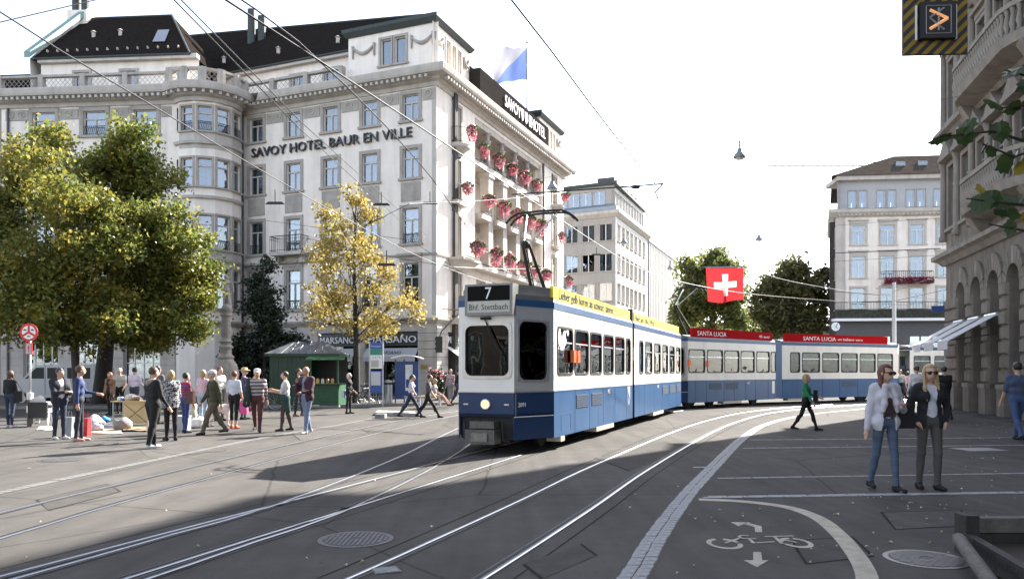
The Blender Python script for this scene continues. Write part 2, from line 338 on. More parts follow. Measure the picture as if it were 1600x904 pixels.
# painted markings
def flatpoly(name, polys, mat, z, label, cat='road marking'):
    root = MB()
    for P in polys: root.add([(x, y, z) for x, y in P], [tuple(range(len(P)))])
    return tag(root.build(name, mat), label, cat)
band = polyline(pts((1092, 780), (1160, 783), (1230, 792), (1278, 809), (1310, 834), (1334, 862), (1352, 892))+[(2.5, 5.2), (2.58, 4.2)], 0.15)
b2 = MB(); ribbon(b2, band, -0.085, 0.085, 0.004); tag(b2.build('lane_line', YEL), 'yellowish painted line curving right from the stone strip', 'road marking')
def arrow_px(P): return [gp(*p) for p in P]
flatpoly('straight_arrow', [arrow_px([(1177, 862), (1189, 862), (1191, 875), (1177, 875)]), arrow_px([(1162, 875), (1201, 875), (1183, 886)])], YEL, 0.004, 'faded painted arrow pointing at the viewer below the bicycle symbol')
flatpoly('turn_arrow', [arrow_px([(1180, 831), (1191, 831), (1190, 822), (1166, 815.5), (1162, 818.5), (1179, 823)]), arrow_px([(1141.5, 815.5), (1172, 815.5), (1154, 821.5)])], YEL, 0.004, 'faded painted arrow bending left above the bicycle symbol')
bk = MB()
def ring_px(cx, cy, rx, ry, w, skip=()):
    c = gp(cx, cy); r = rx*c[1]/FPX; ryg = abs(gp(cx, cy-ry)[1]-gp(cx, cy+ry)[1])/2
    for i in range(24):
        if i in skip: continue
        a0, a1 = 2*math.pi*i/24, 2*math.pi*(i+1)/24; k = lambda a, f: (c[0]+(r-w*f)*math.cos(a), c[1]+(ryg-w*f*1.5)*math.sin(a), 0.004)
        bk.quad(k(a0, 0), k(a1, 0), k(a1, 1), k(a0, 1))
def seg_px(a, b, w=0.035):
    a, b = Vector((*gp(*a), 0)), Vector((*gp(*b), 0)); d = (b-a).normalized(); n = Vector((-d.y, d.x, 0))*w/2; z = Vector((0, 0, 0.005))
    bk.quad(a-n+z, b-n+z, b+n+z, a+n+z)
ring_px(1132, 849, 27, 8.5, 0.045, (0, 5, 6)); ring_px(1244, 847.5, 24, 8, 0.045, (11, 12, 5))
for a, b in (((1133, 848), (1158, 840)), ((1155, 841), (1182, 841)), ((1158, 840), (1152, 836)), ((1150, 836.5), (1170, 836.3)), ((1182, 848), (1210, 846)), ((1195, 838), (1240, 837)), ((1210, 838), (1222, 849)), ((1218, 842), (1245, 847)), ((1178, 848.5), (1170, 841))): seg_px(a, b)
tag(bk.build('bicycle_symbol', YEL), 'worn painted bicycle symbol on the asphalt between two arrows', 'road marking')
# manhole covers
def manhole(px, py, r, label, grid=True):
    x, y = gp(px, py); root = thing('manhole_cover', (x, y), label, 'manhole cover')
    MB().lathe((0, 0, 0), [(r*1.08, 0.0), (r*1.08, 0.006), (r*0.94, 0.006)], 40, False).build('rim', IRON, root, local=True)
    MB().lathe((0, 0, 0), [(r*0.935, 0.0), (r*0.935, 0.0045), (1e-4, 0.0045)], 40, False).build('plate', M('cover_plate', (0.08, 0.08, 0.085), 0.7, 0.3), root, local=True)
    rb = MB(); n = int(r*2/0.045)
    for i in range(1, n):
        xx = -r+2*r*i/n; hh = math.sqrt(max(0, (r*0.9)**2-xx*xx))
        if hh > 0.03:
            for y0, y1 in (((-hh, -0.05), (0.05, hh)) if abs(xx) < 0.05 else ((-hh, hh),)): rb.box(xx-0.011, xx+0.011, y0, y1, 0.0045, 0.011)
    f = rb.build('tread_ribs', IRON, root, local=True); f['kind'] = 'stuff'
    return root
manhole(556, 842, 0.34, 'round ribbed manhole cover between the tracks in the foreground shade')
manhole(1447, 873, 0.32, 'pale round ribbed manhole cover beside the timber planter').rotation_euler.z = 0.9
manhole(97, 718, 0.36, 'round manhole cover on the sunlit plaza at left')
def plate(px, py, w, d, rz, label):
    x, y = gp(px, py); r = thing('access_cover', (x, y), label, 'access cover', rz=rz)
    MB().box(-w/2, w/2, -d/2, d/2, 0, 0.007).build('frame', IRON, r, local=True)
    MB().box(-w*0.44, w*0.44, -d*0.43, d*0.43, 0.007, 0.011).build('lid', M('cover_lid', (0.19, 0.19, 0.19), 0.6, 0.4, 0.3, 20), r, local=True)
plate(603, 891, 0.22, 0.2, 0.4, 'small square steel cover beside the bright rail')
plate(1096, 730, 0.28, 0.1, 0.1, 'narrow steel cover between rail and stone strip')
plate(1615, 815, 0.5, 0.55, 0.1, 'square cover at the right edge behind the planter')
plate(1530, 702, 0.9, 0.7, 0.1, 'wide flat cover on the shaded pavement at right')
# hotel-side pavement with kerb
def slab(name, poly, z, mat, kerb_edges, par=None):
    o = MB().prism(poly, -0.05, z).build(name, mat, par); struct(o); return o
PAV = [(-60, 33.5), (-30, 33.0), (-14.8, 33.6), (-8.0, 35.0), (-2.0, 38.2), (0.2, 41.5), (8.0, 60.5), (24, 98), (20, 130), (-60, 130)]
slab('pavement', PAV, 0.12, PAVE, None)
kb = MB(); pk = polyline(PAV[1:8], 1.0)
root = obj('kerb', None, loc=Vector((-14, 33, 0))); struct(root)
k_m = MB().box(-0.49, 0.49, -0.09, 0.09, -0.05, 0.126).mesh('kerb_stone', KERB)
cum = 0
for i in range(len(pk)-1):
    d = pk[i+1]-pk[i]; m_ = (pk[i]+pk[i+1])/2
    if m_.y < 62:
        o = obj('kerb_stone', k_m, root, loc=m_, rz=math.atan2(d.y, d.x)); o.scale.x = d.length/0.995
# island kerb ends in the road
for (px, py), lb in (((594, 653), 'dark end block of the low traffic island kerb'), ((627, 650), 'long grey block of the low traffic island kerb')):
    x, y = gp(px, py); w = 0.17 if px < 600 else 0.3
    MB_ = MB().hexa([(x-w, y-0.1, 0), (x+w, y-0.1, 0), (x+w, y+0.4, 0), (x-w, y+0.4, 0), (x-w*0.95, y-0.06, 0.15), (x+w*0.95, y-0.06, 0.15), (x+w*0.95, y+0.4, 0.15), (x-w*0.95, y+0.4, 0.15)])
    tag(MB_.build('kerb_block', M('old_concrete', (0.2, 0.19, 0.18), 0.85, 0, 0.25, 8)), lb, 'kerb block')
isl = MB().prism([gp(586, 649), gp(650, 651), gp(648, 647.5), gp(590, 645.5)], 0, 0.13); struct(isl.build('traffic_island', KERB))
# right-hand pavement apron at the bank front
struct(MB().prism([(11.4, 8.0), (16.6, 27.2), (18.9, 34.2), (30, 37.5), (30, 8)], -0.05, 0.012).build('forecourt', M('forecourt_asphalt', (0.08, 0.0765, 0.073), 0.95, 0, 0.2, 1.0, 0.3, 90, 0.05)))

# repair patches in the asphalt, with tarred edges, and old saw-cut joints
PT_ = [M('asphalt_patch_%d' % k, c, 0.95, 0, 0.2, 4, 0.4, 110, 0.06) for k, c in enumerate(((0.078, 0.073, 0.069), (0.103, 0.097, 0.09), (0.082, 0.077, 0.072)))]
TAR = M('tar_joint', (0.045, 0.043, 0.04), 1.0, 0, 0.3, 6, spec=0.0)
def patch(P, k):
    Q = [gp(*p) for p in P]; cx, cy = sum(q[0] for q in Q)/len(Q), sum(q[1] for q in Q)/len(Q)
    o = MB().add([(cx+(x-cx)*1.0+0.03*(1 if x > cx else -1), y+0.03*(1 if y > cy else -1), 0.0015) for x, y in Q], [tuple(range(len(Q)))]).build('tar_edge', TAR); struct(o)
    p = MB().add([(x, y, 0.003) for x, y in Q], [tuple(range(len(Q)))]).build('asphalt_patch', PT_[k]); struct(p)
patch([(930, 715), (1035, 690), (1075, 700), (985, 735)][::1], 0); patch([(215, 700), (330, 690), (352, 703), (235, 716)], 1); patch([(1240, 845), (1330, 838), (1360, 868), (1262, 880)], 2); patch([(455, 676), (560, 668), (575, 676), (470, 687)], 1); patch([(820, 880), (905, 850), (930, 868), (850, 903)], 2); patch([(60, 780), (170, 755), (185, 768), (75, 797)], 0); patch([(1380, 800), (1500, 797), (1520, 820), (1400, 826)], 1)
for nm, P in TRACKS[:2]:
    for sd in (-1, 1):
        mb = MB(); ribbon(mb, polyline(P, 0.6), *(sorted((sd*0.72, sd*0.738))), 0.0025); struct(mb.build('tar_joint', TAR))
# ================================================================ BUILDING KIT
PLAS = M('pale_plaster', (0.87, 0.785, 0.69), 0.95, 0, 0.09, 0.8, 0.12, 60, 0.1, grime=0.16)
STONE = M('grey_stone_trim', (0.42, 0.38, 0.335), 0.9, 0, 0.14, 2.2, 0.2, 50, 0.15, grime=0.2)
STONE2 = M('pale_stone', (0.53, 0.485, 0.43), 0.9, 0, 0.12, 1.5, 0.15, 50, 0.15, grime=0.2)
ROOFM = M('dark_roof_tiles', (0.022, 0.018, 0.016), 0.95, 0, 0.3, 5, 0.5, 25, 0.0)
ROOFE = M('roof_edge_metal', (0.05, 0.06, 0.056), 0.7, 0.1, 0.2, 4)
COPPER = M('green_copper', (0.22, 0.32, 0.28), 0.7, 0.2, 0.2, 3)
FRAME = M('window_frame_paint', (0.55, 0.50, 0.43), 0.6, 0, 0.06); WFRAME = M('white_window_paint', (0.72, 0.71, 0.68), 0.5, 0, 0.05)
GLZ = glass('window_glass', (0.75, 0.82, 0.85), 0.75, 0.015, 0.17); CURT = M('curtain_cloth', (0.62, 0.63, 0.66), 0.9, 0, 0.15, 9)
ROOMD = M('room_shade_paint', (0.07, 0.065, 0.06), 0.9, 0, 0.4, 0.7); WIRON = M('wrought_iron', (0.03, 0.03, 0.032), 0.5, 0.5, 0.1)  # room backing is coloured dark to stand for unlit interiors
SHOPD = M('shop_dark', (0.02, 0.021, 0.022), 0.4, 0, 0.2); WHITE = M('white_lettering', (0.85, 0.85, 0.83), 0.5, 0, 0.02)
BLINDS = M('roller_blind', (0.58, 0.57, 0.54), 0.85, 0, 0.06)
def wall(F, t0, t1, z0, z1, holes, depth, mat, name, parent, arch=False, back=False):
    mb = MB(); ts = sorted({t0, t1, *[h[0] for h in holes], *[h[1] for h in holes]}); zs = sorted({z0, z1, *[h[2] for h in holes], *[h[3] for h in holes]})
    ts = [t for t in ts if t0-1e-6 <= t <= t1+1e-6]; zs = [z for z in zs if z0-1e-6 <= z <= z1+1e-6]
    for a, b in zip(ts, ts[1:]):
        for c, d in zip(zs, zs[1:]):
            m, n = (a+b)/2, (c+d)/2
            if any(h[0] < m < h[1] and h[2] < n < h[3] for h in holes): continue
            mb.quad(F.P(a, c), F.P(b, c), F.P(b, d), F.P(a, d))
    for h in holes:
        a, b, c, d = h[:4]
        for p, q in (((a, c), (b, c)), ((b, c), (b, d)), ((b, d), (a, d)), ((a, d), (a, c))):
            mb.quad(F.P(*p), F.P(*q), F.P(*q, -depth), F.P(*p, -depth))
    return mb.build(name, mat, parent)
_wc = {}
def win_meshes(w, h, sur, sill, mull, trans, fm, sm, hood):
    key = (round(w, 2), round(h, 2), sur, sill, mull, trans, fm.name, sm.name, hood)
    if key in _wc: return _wc[key]
    s = MB(); e = 0.002
    if sur:
        s.box(-w/2-sur, -w/2, -0.02, 0.06, 0, h); s.box(w/2, w/2+sur, -0.02, 0.06, 0, h); s.box(-w/2-sur, w/2+sur, -0.02, 0.066, h, h+sur)
    if sill: s.box(-w/2-sur-0.07, w/2+sur+0.07, -0.02, 0.15, -sill, -e)
    if hood: s.box(-w/2-sur-0.1, w/2+sur+0.1, -0.02, 0.24, h+sur+0.22, h+sur+0.36); s.box(-w/2-sur, w/2+sur, -0.02, 0.1, h+sur, h+sur+0.22)
    if not s.v: s.box(-w/2-0.02, w/2+0.02, -0.16, -0.12, -0.015, 0.0)
    f = MB(); y0, y1, b = -0.17, -0.11, 0.055
    f.box(-w/2, -w/2+b, y0, y1, 0, h); f.box(w/2-b, w/2, y0, y1, 0, h); f.box(-w/2+b, w/2-b, y0, y1, 0, b); f.box(-w/2+b, w/2-b, y0, y1, h-b, h)
    zt = h*trans if trans else h-b
    for k in range(mull): x = -w/2+w*(k+1)/(mull+1); f.box(x-0.045, x+0.045, y0+0.002, y1+0.012, b, zt)
    if trans: f.box(-w/2+b, w/2-b, y0+0.001, y1+0.02, zt, zt+0.075)
    p = MB().box(-w/2+0.03, w/2-0.03, -0.152, -0.146, 0.03, h-0.03)
    cs = []
    for kind in range(4):
        c = MB()
        if kind < 3:
            n = 7; wid = (0.46, 0.3, 0.97)[kind]*w
            for x0, x1 in (((-w/2+0.02, -w/2+wid), (w/2-wid, w/2-0.02)) if kind < 2 else ((-w/2+0.02, w/2-0.02),)):
                for i in range(n):
                    a, b2 = x0+(x1-x0)*i/n, x0+(x1-x0)*(i+1)/n; ya, yb = -0.27-0.04*(i % 2), -0.27-0.04*((i+1) % 2)
                    c.quad((a, ya, 0.02), (b2, yb, 0.02), (b2, yb, h-0.02), (a, ya, h-0.02))
        else: c.box(-w/2+0.02, w/2-0.02, -0.25, -0.23, h*0.45, h)
        cs.append(c.mesh('curtain', CURT if kind < 3 else BLINDS))
    r = (s.mesh('window', sm), f.mesh('frame', fm), p.mesh('pane', GLZ), cs); _wc[key] = r; return r
def window(parent, F, t, z, w, h, sur=0.2, sill=0.12, mull=1, trans=0.68, fm=None, sm=None, hood=False, o=0.0, curtain=None, rail=False):
    s, f, p, cs = win_meshes(w, h, sur, sill, mull, trans, fm or FRAME, sm or STONE, hood)
    W = obj('window', s, parent, loc=Vector(F.P(t, z, o)), rz=F.rz())
    obj('frame', f, W, True); obj('pane', p, W, True)
    k = random.choice((0, 0, 1, 2, 2, 3)) if curtain is None else curtain
    if k >= 0: obj('curtain', cs[k], W, True)
    if rail:
        key = ('rail', round(w, 2))
        if key not in _wc:
            r = MB(); r.box(-w/2, w/2, 0.0, 0.03, 0.55, 0.585); r.box(-w/2, w/2, 0.002, 0.028, 0.06, 0.085)
            n = max(5, int(w/0.13))
            for i in range(n):
                x = -w/2+w*(i+0.5)/n; d = w/n*0.9; r.tube([(x-d/2, 0.015, 0.085), (x+d/2, 0.015, 0.55)], 0.009, 4); r.tube([(x+d/2, 0.015, 0.085), (x-d/2, 0.015, 0.55)], 0.009, 4)
            _wc[key] = r.mesh('window_railing', WIRON)
        rl = obj('window_railing', _wc[key], W, True)
    return W
def sweep(path, prof, mb=None, closed_ends=True):
    """profile (o, z) swept along a 2D path; o is outwards = right of the walking direction"""
    mb = mb or MB(); n = len(path); k = len(prof); V = [Vector((*p, 0)) for p in path]; vs = []
    for i in range(n):
        d0 = (V[i]-V[max(i-1, 0)]); d1 = (V[min(i+1, n-1)]-V[i])
        d0 = d0 if d0.length > 1e-6 else d1; d1 = d1 if d1.length > 1e-6 else d0
        n0 = Vector((d0.y, -d0.x, 0)).normalized(); n1 = Vector((d1.y, -d1.x, 0)).normalized(); nn = (n0+n1).normalized(); c = max(0.35, nn.dot(n0))
        for o, z in prof: p = V[i]+nn*(o/c); vs.append((p.x, p.y, z))
    fs = [(i*k+j, i*k+(j+1) % k, (i+1)*k+(j+1) % k, (i+1)*k+j) for i in range(n-1) for j in range(k)]
    if closed_ends: fs += [tuple(range(k))[::-1], tuple((n-1)*k+j for j in range(k))]
    return mb.add(vs, fs)
def along(path, step):
    V = [Vector((*p, 0)) for p in path]; out = []; carry = step/2
    for a, b in zip(V, V[1:]):
        L = (b-a).length; d = (b-a)/max(L, 1e-6); s = carry
        while s < L: out.append((a+d*s, d)); s += step
        carry = s-L
    return out
def fit_text(name, body, wid, cap, ext, mat, parent, mtx, shear=0.0):
    o = text(name, body, 1.0, 0.0, mat, None); me = o.data
    xs = [v.co.x for v in me.vertices]; ys = [v.co.y for v in me.vertices]; bpy.data.objects.remove(o)
    o = text(name, body, 1.0, 1.0, mat, parent, None, shear=shear)
    cx, cy = (min(xs)+max(xs))/2, (min(ys)+max(ys))/2
    o.data.transform(mtx @ Matrix.Diagonal((wid/(max(xs)-min(xs)), cap/(max(ys)-min(ys)), ext/2, 1)) @ Matrix.Translation((-cx, -cy, 0)))
    return o
# ================================================================ THE HOTEL
C0 = (-4.33, 44.0)
HA = Frame(C0, (-0.924, 0.382), -1); HB = Frame(C0, (0.3746, 0.927), 1); HL = Frame((-20.55, 47.1), (-0.9968, 0.08), -1)
assert HA.n[1] < 0 and HB.n[0] > 0 and HL.n[1] < 0
TA = 14.3; TB = 23.3; TLe = 11.4; ZC = 18.9; ZG = 4.55
BC = (-19.2, 48.5); BR = 2.05
hotel = thing('hotel_building', C0, 'pale corner hotel with dark roofs, round bay and flower balconies', 'hotel')
ROWS = [(5.45, 7.9), (9.05, 11.1), (12.85, 14.55), (16.2, 17.7)]
colsA = [HA.t(x) for x in (401, 459, 517, 578, 642)]; colsL = [HL.t(x) for x in (69, 148, 227)]
wA, wL = 1.05, 1.45
holesA = [(t-wA/2, t+wA/2, a, b) for t in colsA for a, b in ROWS]
# shop openings below
shopA = [(HA.t(653), HA.t(571)), (HA.t(558)+0.1, HA.t(497)), (HA.t(470), HA.t(395))]
shopA = [tuple(sorted(s)) for s in shopA]
wall(HA, 0, TA, ZG, ZC-0.9, holesA, 0.35, PLAS, 'upper_wall', hotel)
wall(HA, 0, TA, 0.1, ZG, [(a, b, 0.15, 3.95) for a, b in shopA], 0.5, STONE2, 'ground_floor_wall', hotel)
holesL = [(t-wL/2, t+wL/2, a, b) for t in colsL for a, b in ROWS]
shopL = [tuple(sorted((HL.t(a), HL.t(b)))) for a, b in ((37, 91), (115, 168), (193, 250))]
wall(HL, 0, TLe, ZG, ZC-0.9, holesL, 0.35, PLAS, 'upper_wall', hotel)
wall(HL, 0, TLe, 0.1, ZG, [(a, b, 0.8, 3.9) for a, b in shopL], 0.4, STONE2, 'ground_floor_wall', hotel)
for F, cols, w in ((HA, colsA, wA), (HL, colsL, wL)):
    for ci, t in enumerate(cols):
        for ri, (a, b) in enumerate(ROWS):
            window(hotel, F, t, a, w, b-a, 0.2 if w < 1.2 else 0.26, 0.14, 1 if w < 1.2 else 1, 0.66, hood=(ri == 0 and F is HA), rail=(ri in (0, 1) or (F is HL and ri == 3)), curtain=[0, 0, 2, 0, 1, 2][(ci*3+ri) % 6])
    for ci, t in enumerate(cols):   # relief panels under the second and third floors' windows, friezes at the top
        mb = MB(); mb.fbox(F, t-w/2-0.12, t+w/2+0.12, 11.5, 12.6, 0.0, 0.05); mb.build('spandrel_panel', STONE, hotel)
        d = MB(); P = F.P; d.add([P(t-0.5, 12.05, 0.05), P(t, 12.42, 0.05), P(t+0.5, 12.05, 0.05), P(t, 11.68, 0.05), P(t, 12.05, 0.09)], [(0, 1, 4), (1, 2, 4), (2, 3, 4), (3, 0, 4)]); d.build('diamond_relief', STONE, hotel)
def scrolls(F, t0, t1, z):
    mb = MB(); mb.fbox(F, t0, t1, z-0.32, z+0.32, 0, 0.05); mb.build('frieze_panel', STONE, hotel)
    s = MB(); n = max(1, int((t1-t0)/0.62))
    for i in range(n):
        tc = t0+(t1-t0)*(i+0.5)/n
        s.tube([F.P(tc+0.24*math.cos(a)*(1-0.09*a), z+0.24*math.sin(a)*(1-0.09*a), 0.07) for a in [k*0.55 for k in range(16)]], 0.03, 4)
    q = s.build('frieze_scroll', STONE2, hotel); q['kind'] = 'stuff'
tt = [0.05]+sorted(colsA)+[TA]
for a, b in zip(tt, tt[1:]):
    a2, b2 = a+(0.8 if a > 0.1 else 0.0), b-(0.8 if b < TA else 0.2)
    if b2-a2 > 0.4: scrolls(HA, a2, b2, 17.55)
tt = [0.3]+sorted(colsL)+[TLe]
for a, b in zip(tt, tt[1:]):
    a2, b2 = a+(1.05 if a > 0.4 else 0.05), b-(1.05 if b < TLe else 0.3)
    if b2-a2 > 0.4: scrolls(HL, a2, b2, 17.55)
# quoin strip on the corner
for F in (HA,):
    MB().fbox(F, 0.0, 0.28, ZG+0.3, 17.9, 0, 0.03).build('corner_strip', STONE2, hotel)
# round bay: five flat facets with windows
a_face = math.degrees(math.atan2(-48.5, 19.2))
step = 31.5; bays = [a_face-36.5+step*k for k in (-1, 0, 1, 2, 3)]
for k, ang in enumerate(bays):
    a0, a1 = rad(ang-step/2), rad(ang+step/2)
    p0 = (BC[0]+BR*math.cos(a0), BC[1]+BR*math.sin(a0)); p1 = (BC[0]+BR*math.cos(a1), BC[1]+BR*math.sin(a1))
    F = Frame(p0, (p1[0]-p0[0], p1[1]-p0[1]), 1); L = math.hypot(p1[0]-p0[0], p1[1]-p0[1])
    hs = [(L/2-0.4, L/2+0.4, a, b) for a, b in ROWS]
    wall(F, 0, L, 0.1, ZC-0.9, hs, 0.3, PLAS if True else STONE2, 'bay_wall', hotel)
    if k == 0: continue
    for ri, (a, b) in enumerate(ROWS): window(hotel, F, L/2, a, 0.8, b-a, 0.12, 0.1, 0, 0.7, rail=(ri in (1, 3)), curtain=[0, 2, 1, -1][(k+ri) % 4])
    for z in (9.05-0.1, 16.2-0.1): MB().fbox(F, 0.0, L, z-0.95, z-0.05, 0, 0.03).build('apron_panel', STONE2, hotel)
path = [HL.P(TLe, 0)[:2], HL.P(0.1, 0)[:2]]
angs = [rad(a) for a in np.linspace(-133, 3, 22)]; arc = [(BC[0]+BR*math.cos(a), BC[1]+BR*math.sin(a)) for a in angs]
path_front = path+arc[1:]+[HA.P(TA-0.05, 0)[:2], C0]
path_all = path_front+[HB.P(TB, 0)[:2], (HB.P(TB, 0)[0]-0.92*10, HB.P(TB, 0)[1]+0.38*10)]
# main cornice, its moulding, dentils
co = [(0.0, 17.98), (0.10, 17.98), (0.14, 18.2), (0.34, 18.28), (0.36, 18.42), (0.80, 18.50), (0.86, 18.62), (0.92, 18.86), (0.92, 18.93), (-0.9, 18.97), (-0.9, 17.98)]
sweep(path_all, co).build('main_cornice', STONE2, hotel)
dm = MB().box(-0.08, 0.08, -0.2, 0.0, 0, 0.17).mesh('dentil', STONE)
dn = MB()
for p, d in along(path_all, 0.36):
    nn = Vector((d.y, -d.x, 0)); mt = Matrix.Translation(p+nn*0.56+Vector((0, 0, 18.28))) @ Matrix.Rotation(math.atan2(d.y, d.x), 4, 'Z')
    dn.add([mt @ v.co for v in dm.vertices], [tuple(f.vertices) for f in dm.polygons])
dd = dn.build('dentils', STONE2, hotel); dd['kind'] = 'stuff'
for z, pr in ((ZG, [(0.0, -0.14), (0.10, -0.14), (0.22, 0.04), (0.22, 0.14), (-0.3, 0.16), (-0.3, -0.14)]), (8.35, [(0, -0.05), (0.06, -0.05), (0.08, 0.08), (-0.2, 0.1), (-0.2, -0.05)])):
    sweep(path_all if z == ZG else path_all, [(o, z+q) for o, q in pr]).build('belt_course', STONE, hotel)
for z in (15.4, 12.1): sweep(arc, [(0.0, z), (0.12, z), (0.16, z+0.16), (-0.2, z+0.16), (-0.2, z)]).build('bay_belt', STONE2, hotel)
# downpipes
for p in (HA.P(TA-0.35, 0, 0.12), HL.P(TLe-0.5, 0, 0.1)): MB().tube([(p[0], p[1], 0.3), (p[0], p[1], 18.0)], 0.075, 8).build('downpipe', M('pipe_paint', (0.09, 0.08, 0.08), 0.5), hotel, 30)
# backing sheets behind the glass, room shade put into their dark colour
for F, L in ((HA, TA), (HL, TLe)): MB().fbox(F, -0.2, L+0.5, 0.1, 18.2, -2.4, -2.0).build('room_backing', ROOMD, hotel)
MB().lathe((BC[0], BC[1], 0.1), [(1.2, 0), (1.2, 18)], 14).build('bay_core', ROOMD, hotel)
# ground floor stone courses on the piers
def piers(F, gaps, t0, t1, zt=4.2, h=0.46):
    edges = [t0]+[x for g_ in sorted(gaps) for x in g_]+[t1]
    for a, b in zip(edges[0::2], edges[1::2]):
        if b-a < 0.15: continue
        me = None
        for k in range(int(zt/h)):
            z = 0.14+k*h
            mb = MB(); mb.fbox(F, a+0.01, b-0.01, z+0.02, z+h-0.02, 0.0, 0.045); mb.build('stone_course', STONE2, hotel)
piers(HA, shopA, 0.0, TA); piers(HL, shopL, 0.1, TLe)
# shop fronts on the sign side
fasc = M('shop_fascia', (0.05, 0.052, 0.055), 0.45); AWN = M('shop_awning', (0.47, 0.47, 0.48), 0.85, 0, 0.06); AWNT = M('awning_print', (0.05, 0.06, 0.09), 0.8)
for i, (a, b) in enumerate(shopA):
    F = HA; n = 3
    MB().fbox(F, a, b, 0.15, 3.9, -0.42, -0.40).build('shop_window', glass('shop_glass', (0.6, 0.66, 0.66), 0.6, 0.01, 0.1), hotel)
    fr = MB()
    for k in range(n+1):
        t = a+(b-a)*k/n; fr.fbox(F, max(a, t-0.05), min(b, t+0.05), 0.15, 2.35, -0.40, -0.33)
    fr.fbox(F, a+0.002, b-0.002, 2.35, 2.55, -0.40, -0.28); fr.fbox(F, a+0.002, b-0.002, 0.15, 0.35, -0.399, -0.325); fr.build('shop_frame', SHOPD, hotel)
    MB().fbox(F, a+0.003, b-0.003, 3.12, 3.9, -0.39, -0.1).build('fascia', fasc, hotel)
    if i < 2:
        P = F.P; aw = MB(); aw.hexa([P(a+.02, 2.42, 0.32), P(b-.02, 2.42, 0.32), P(b-.02, 2.95, -0.1), P(a+.02, 2.95, -0.1), P(a+.02, 2.46, 0.34), P(b-.02, 2.46, 0.34), P(b-.02, 2.99, -0.08), P(a+.02, 2.99, -0.08)])
        aw.fbox(F, a+.02, b-.02, 2.2, 2.43, 0.32, 0.345); aw.build('blind', AWN, hotel)
        m_ = frame_mtx(F, (a+b)/2, 2.72, 0.155) @ Matrix.Rotation(-0.67, 4, 'X')
        fit_text('blind_lettering', 'MARSANO', (b-a)*0.42, 0.24, 0.01, AWNT, hotel, m_)
        fit_text('shop_lettering', 'MARSANO', (b-a)*0.92, 0.4, 0.06, WHITE, hotel, frame_mtx(F, (a+b)/2, 3.5, -0.05))
    # things behind the glass: pale display shelves
    dsp = MB()
    for k in range(5):
        t = a+(b-a)*(k+0.5)/5; hh = random.uniform(0.5, 1.4); dsp.fbox(F, t-0.18, t+0.18, 0.2, 0.2+hh, -1.3, -0.9)
    dsp.build('window_display', M('display_goods', (0.35, 0.32, 0.27), 0.7, 0, 0.6, 3), hotel)
MB().fbox(HA, 0.55, 1.0, 1.75, 1.95, 0.05, 0.07).build('brass_plate', M('brass', (0.35, 0.25, 0.08), 0.4, 0.7), hotel)
for i, (a, b) in enumerate(shopL):
    W = MB(); n = 4
    for k in range(n+1):
        t = a+(b-a)*k/n; W.fbox(HL, max(a, t-0.03), min(b, t+0.03), 0.8, 3.9, -0.3, -0.24)
    for z in (0.8, 2.1, 3.84): W.fbox(HL, a+.03, b-.03, z, z+0.06, -0.3, -0.245)
    W.build('restaurant_window_frame', WFRAME, hotel); MB().fbox(HL, a, b, 0.8, 3.9, -0.29, -0.28).build('restaurant_pane', GLZ, hotel)
    if i == 2:
        cz = MB()
        for s_ in (0, 1): cz.fbox(HL, (a+0.05 if s_ == 0 else (a+b)/2+0.3), ((a+b)/2-0.3 if s_ == 0 else b-0.05), 1.4, 3.85, -0.5, -0.46)
        cz.build('restaurant_curtain', M('pink_curtain', (0.55, 0.42, 0.38), 0.9, 0, 0.2, 6), hotel)
# hotel name
t0, t1 = HA.t(395), HA.t(645); zA, zB = HA.z(t0, 238), HA.z(t1, 209)
fit_text('hotel_lettering', 'SAVOY HOTEL BAUR EN VILLE', abs(t0-t1), 0.58, 0.14, M('bronze_letters', (0.045, 0.042, 0.045), 0.45, 0.3), hotel, frame_mtx(HA, (t0+t1)/2, (zA+zB)/2, 0.1))
# iron balcony on the sign side
def iron_balcony(F, tc, z, w, d, name='iron_balcony', stone=True):
    root = MB(); 
    if stone: root.fbox(F, tc-w/2, tc+w/2, z-0.2, z, 0, d+0.05); root.fbox(F, tc-w/2+0.15, tc-w/2+0.4, z-0.65, z-0.2, 0, d*0.6); root.fbox(F, tc+w/2-0.4, tc+w/2-0.15, z-0.65, z-0.2, 0, d*0.6)
    o = root.build(name, STONE2, hotel)
    r = MB()
    for zz, rr in ((0.98, 0.025), (0.12, 0.015), (0.8, 0.012)): r.tube([F.P(tc-w/2+.03, z+zz, 0.02), F.P(tc-w/2+.03, z+zz, d), F.P(tc+w/2-.03, z+zz, d), F.P(tc+w/2-.03, z+zz, 0.02)], rr, 4)
    n = int(w/0.14)
    for i in range(n+1): t = tc-w/2+.03+(w-.06)*i/n; r.tube([F.P(t, z, d), F.P(t, z+0.98, d)], 0.011, 4)
    for s_ in (-1, 1):
        for i in range(3): r.tube([F.P(tc+s_*(w/2-.03), z, d*(i+0.6)/3.4), F.P(tc+s_*(w/2-.03), z+0.98, d*(i+0.6)/3.4)], 0.011, 4)
    q = r.build('railing', WIRON, o); return o
iron_balcony(HA, colsA[1], 8.95, 2.35, 0.85)
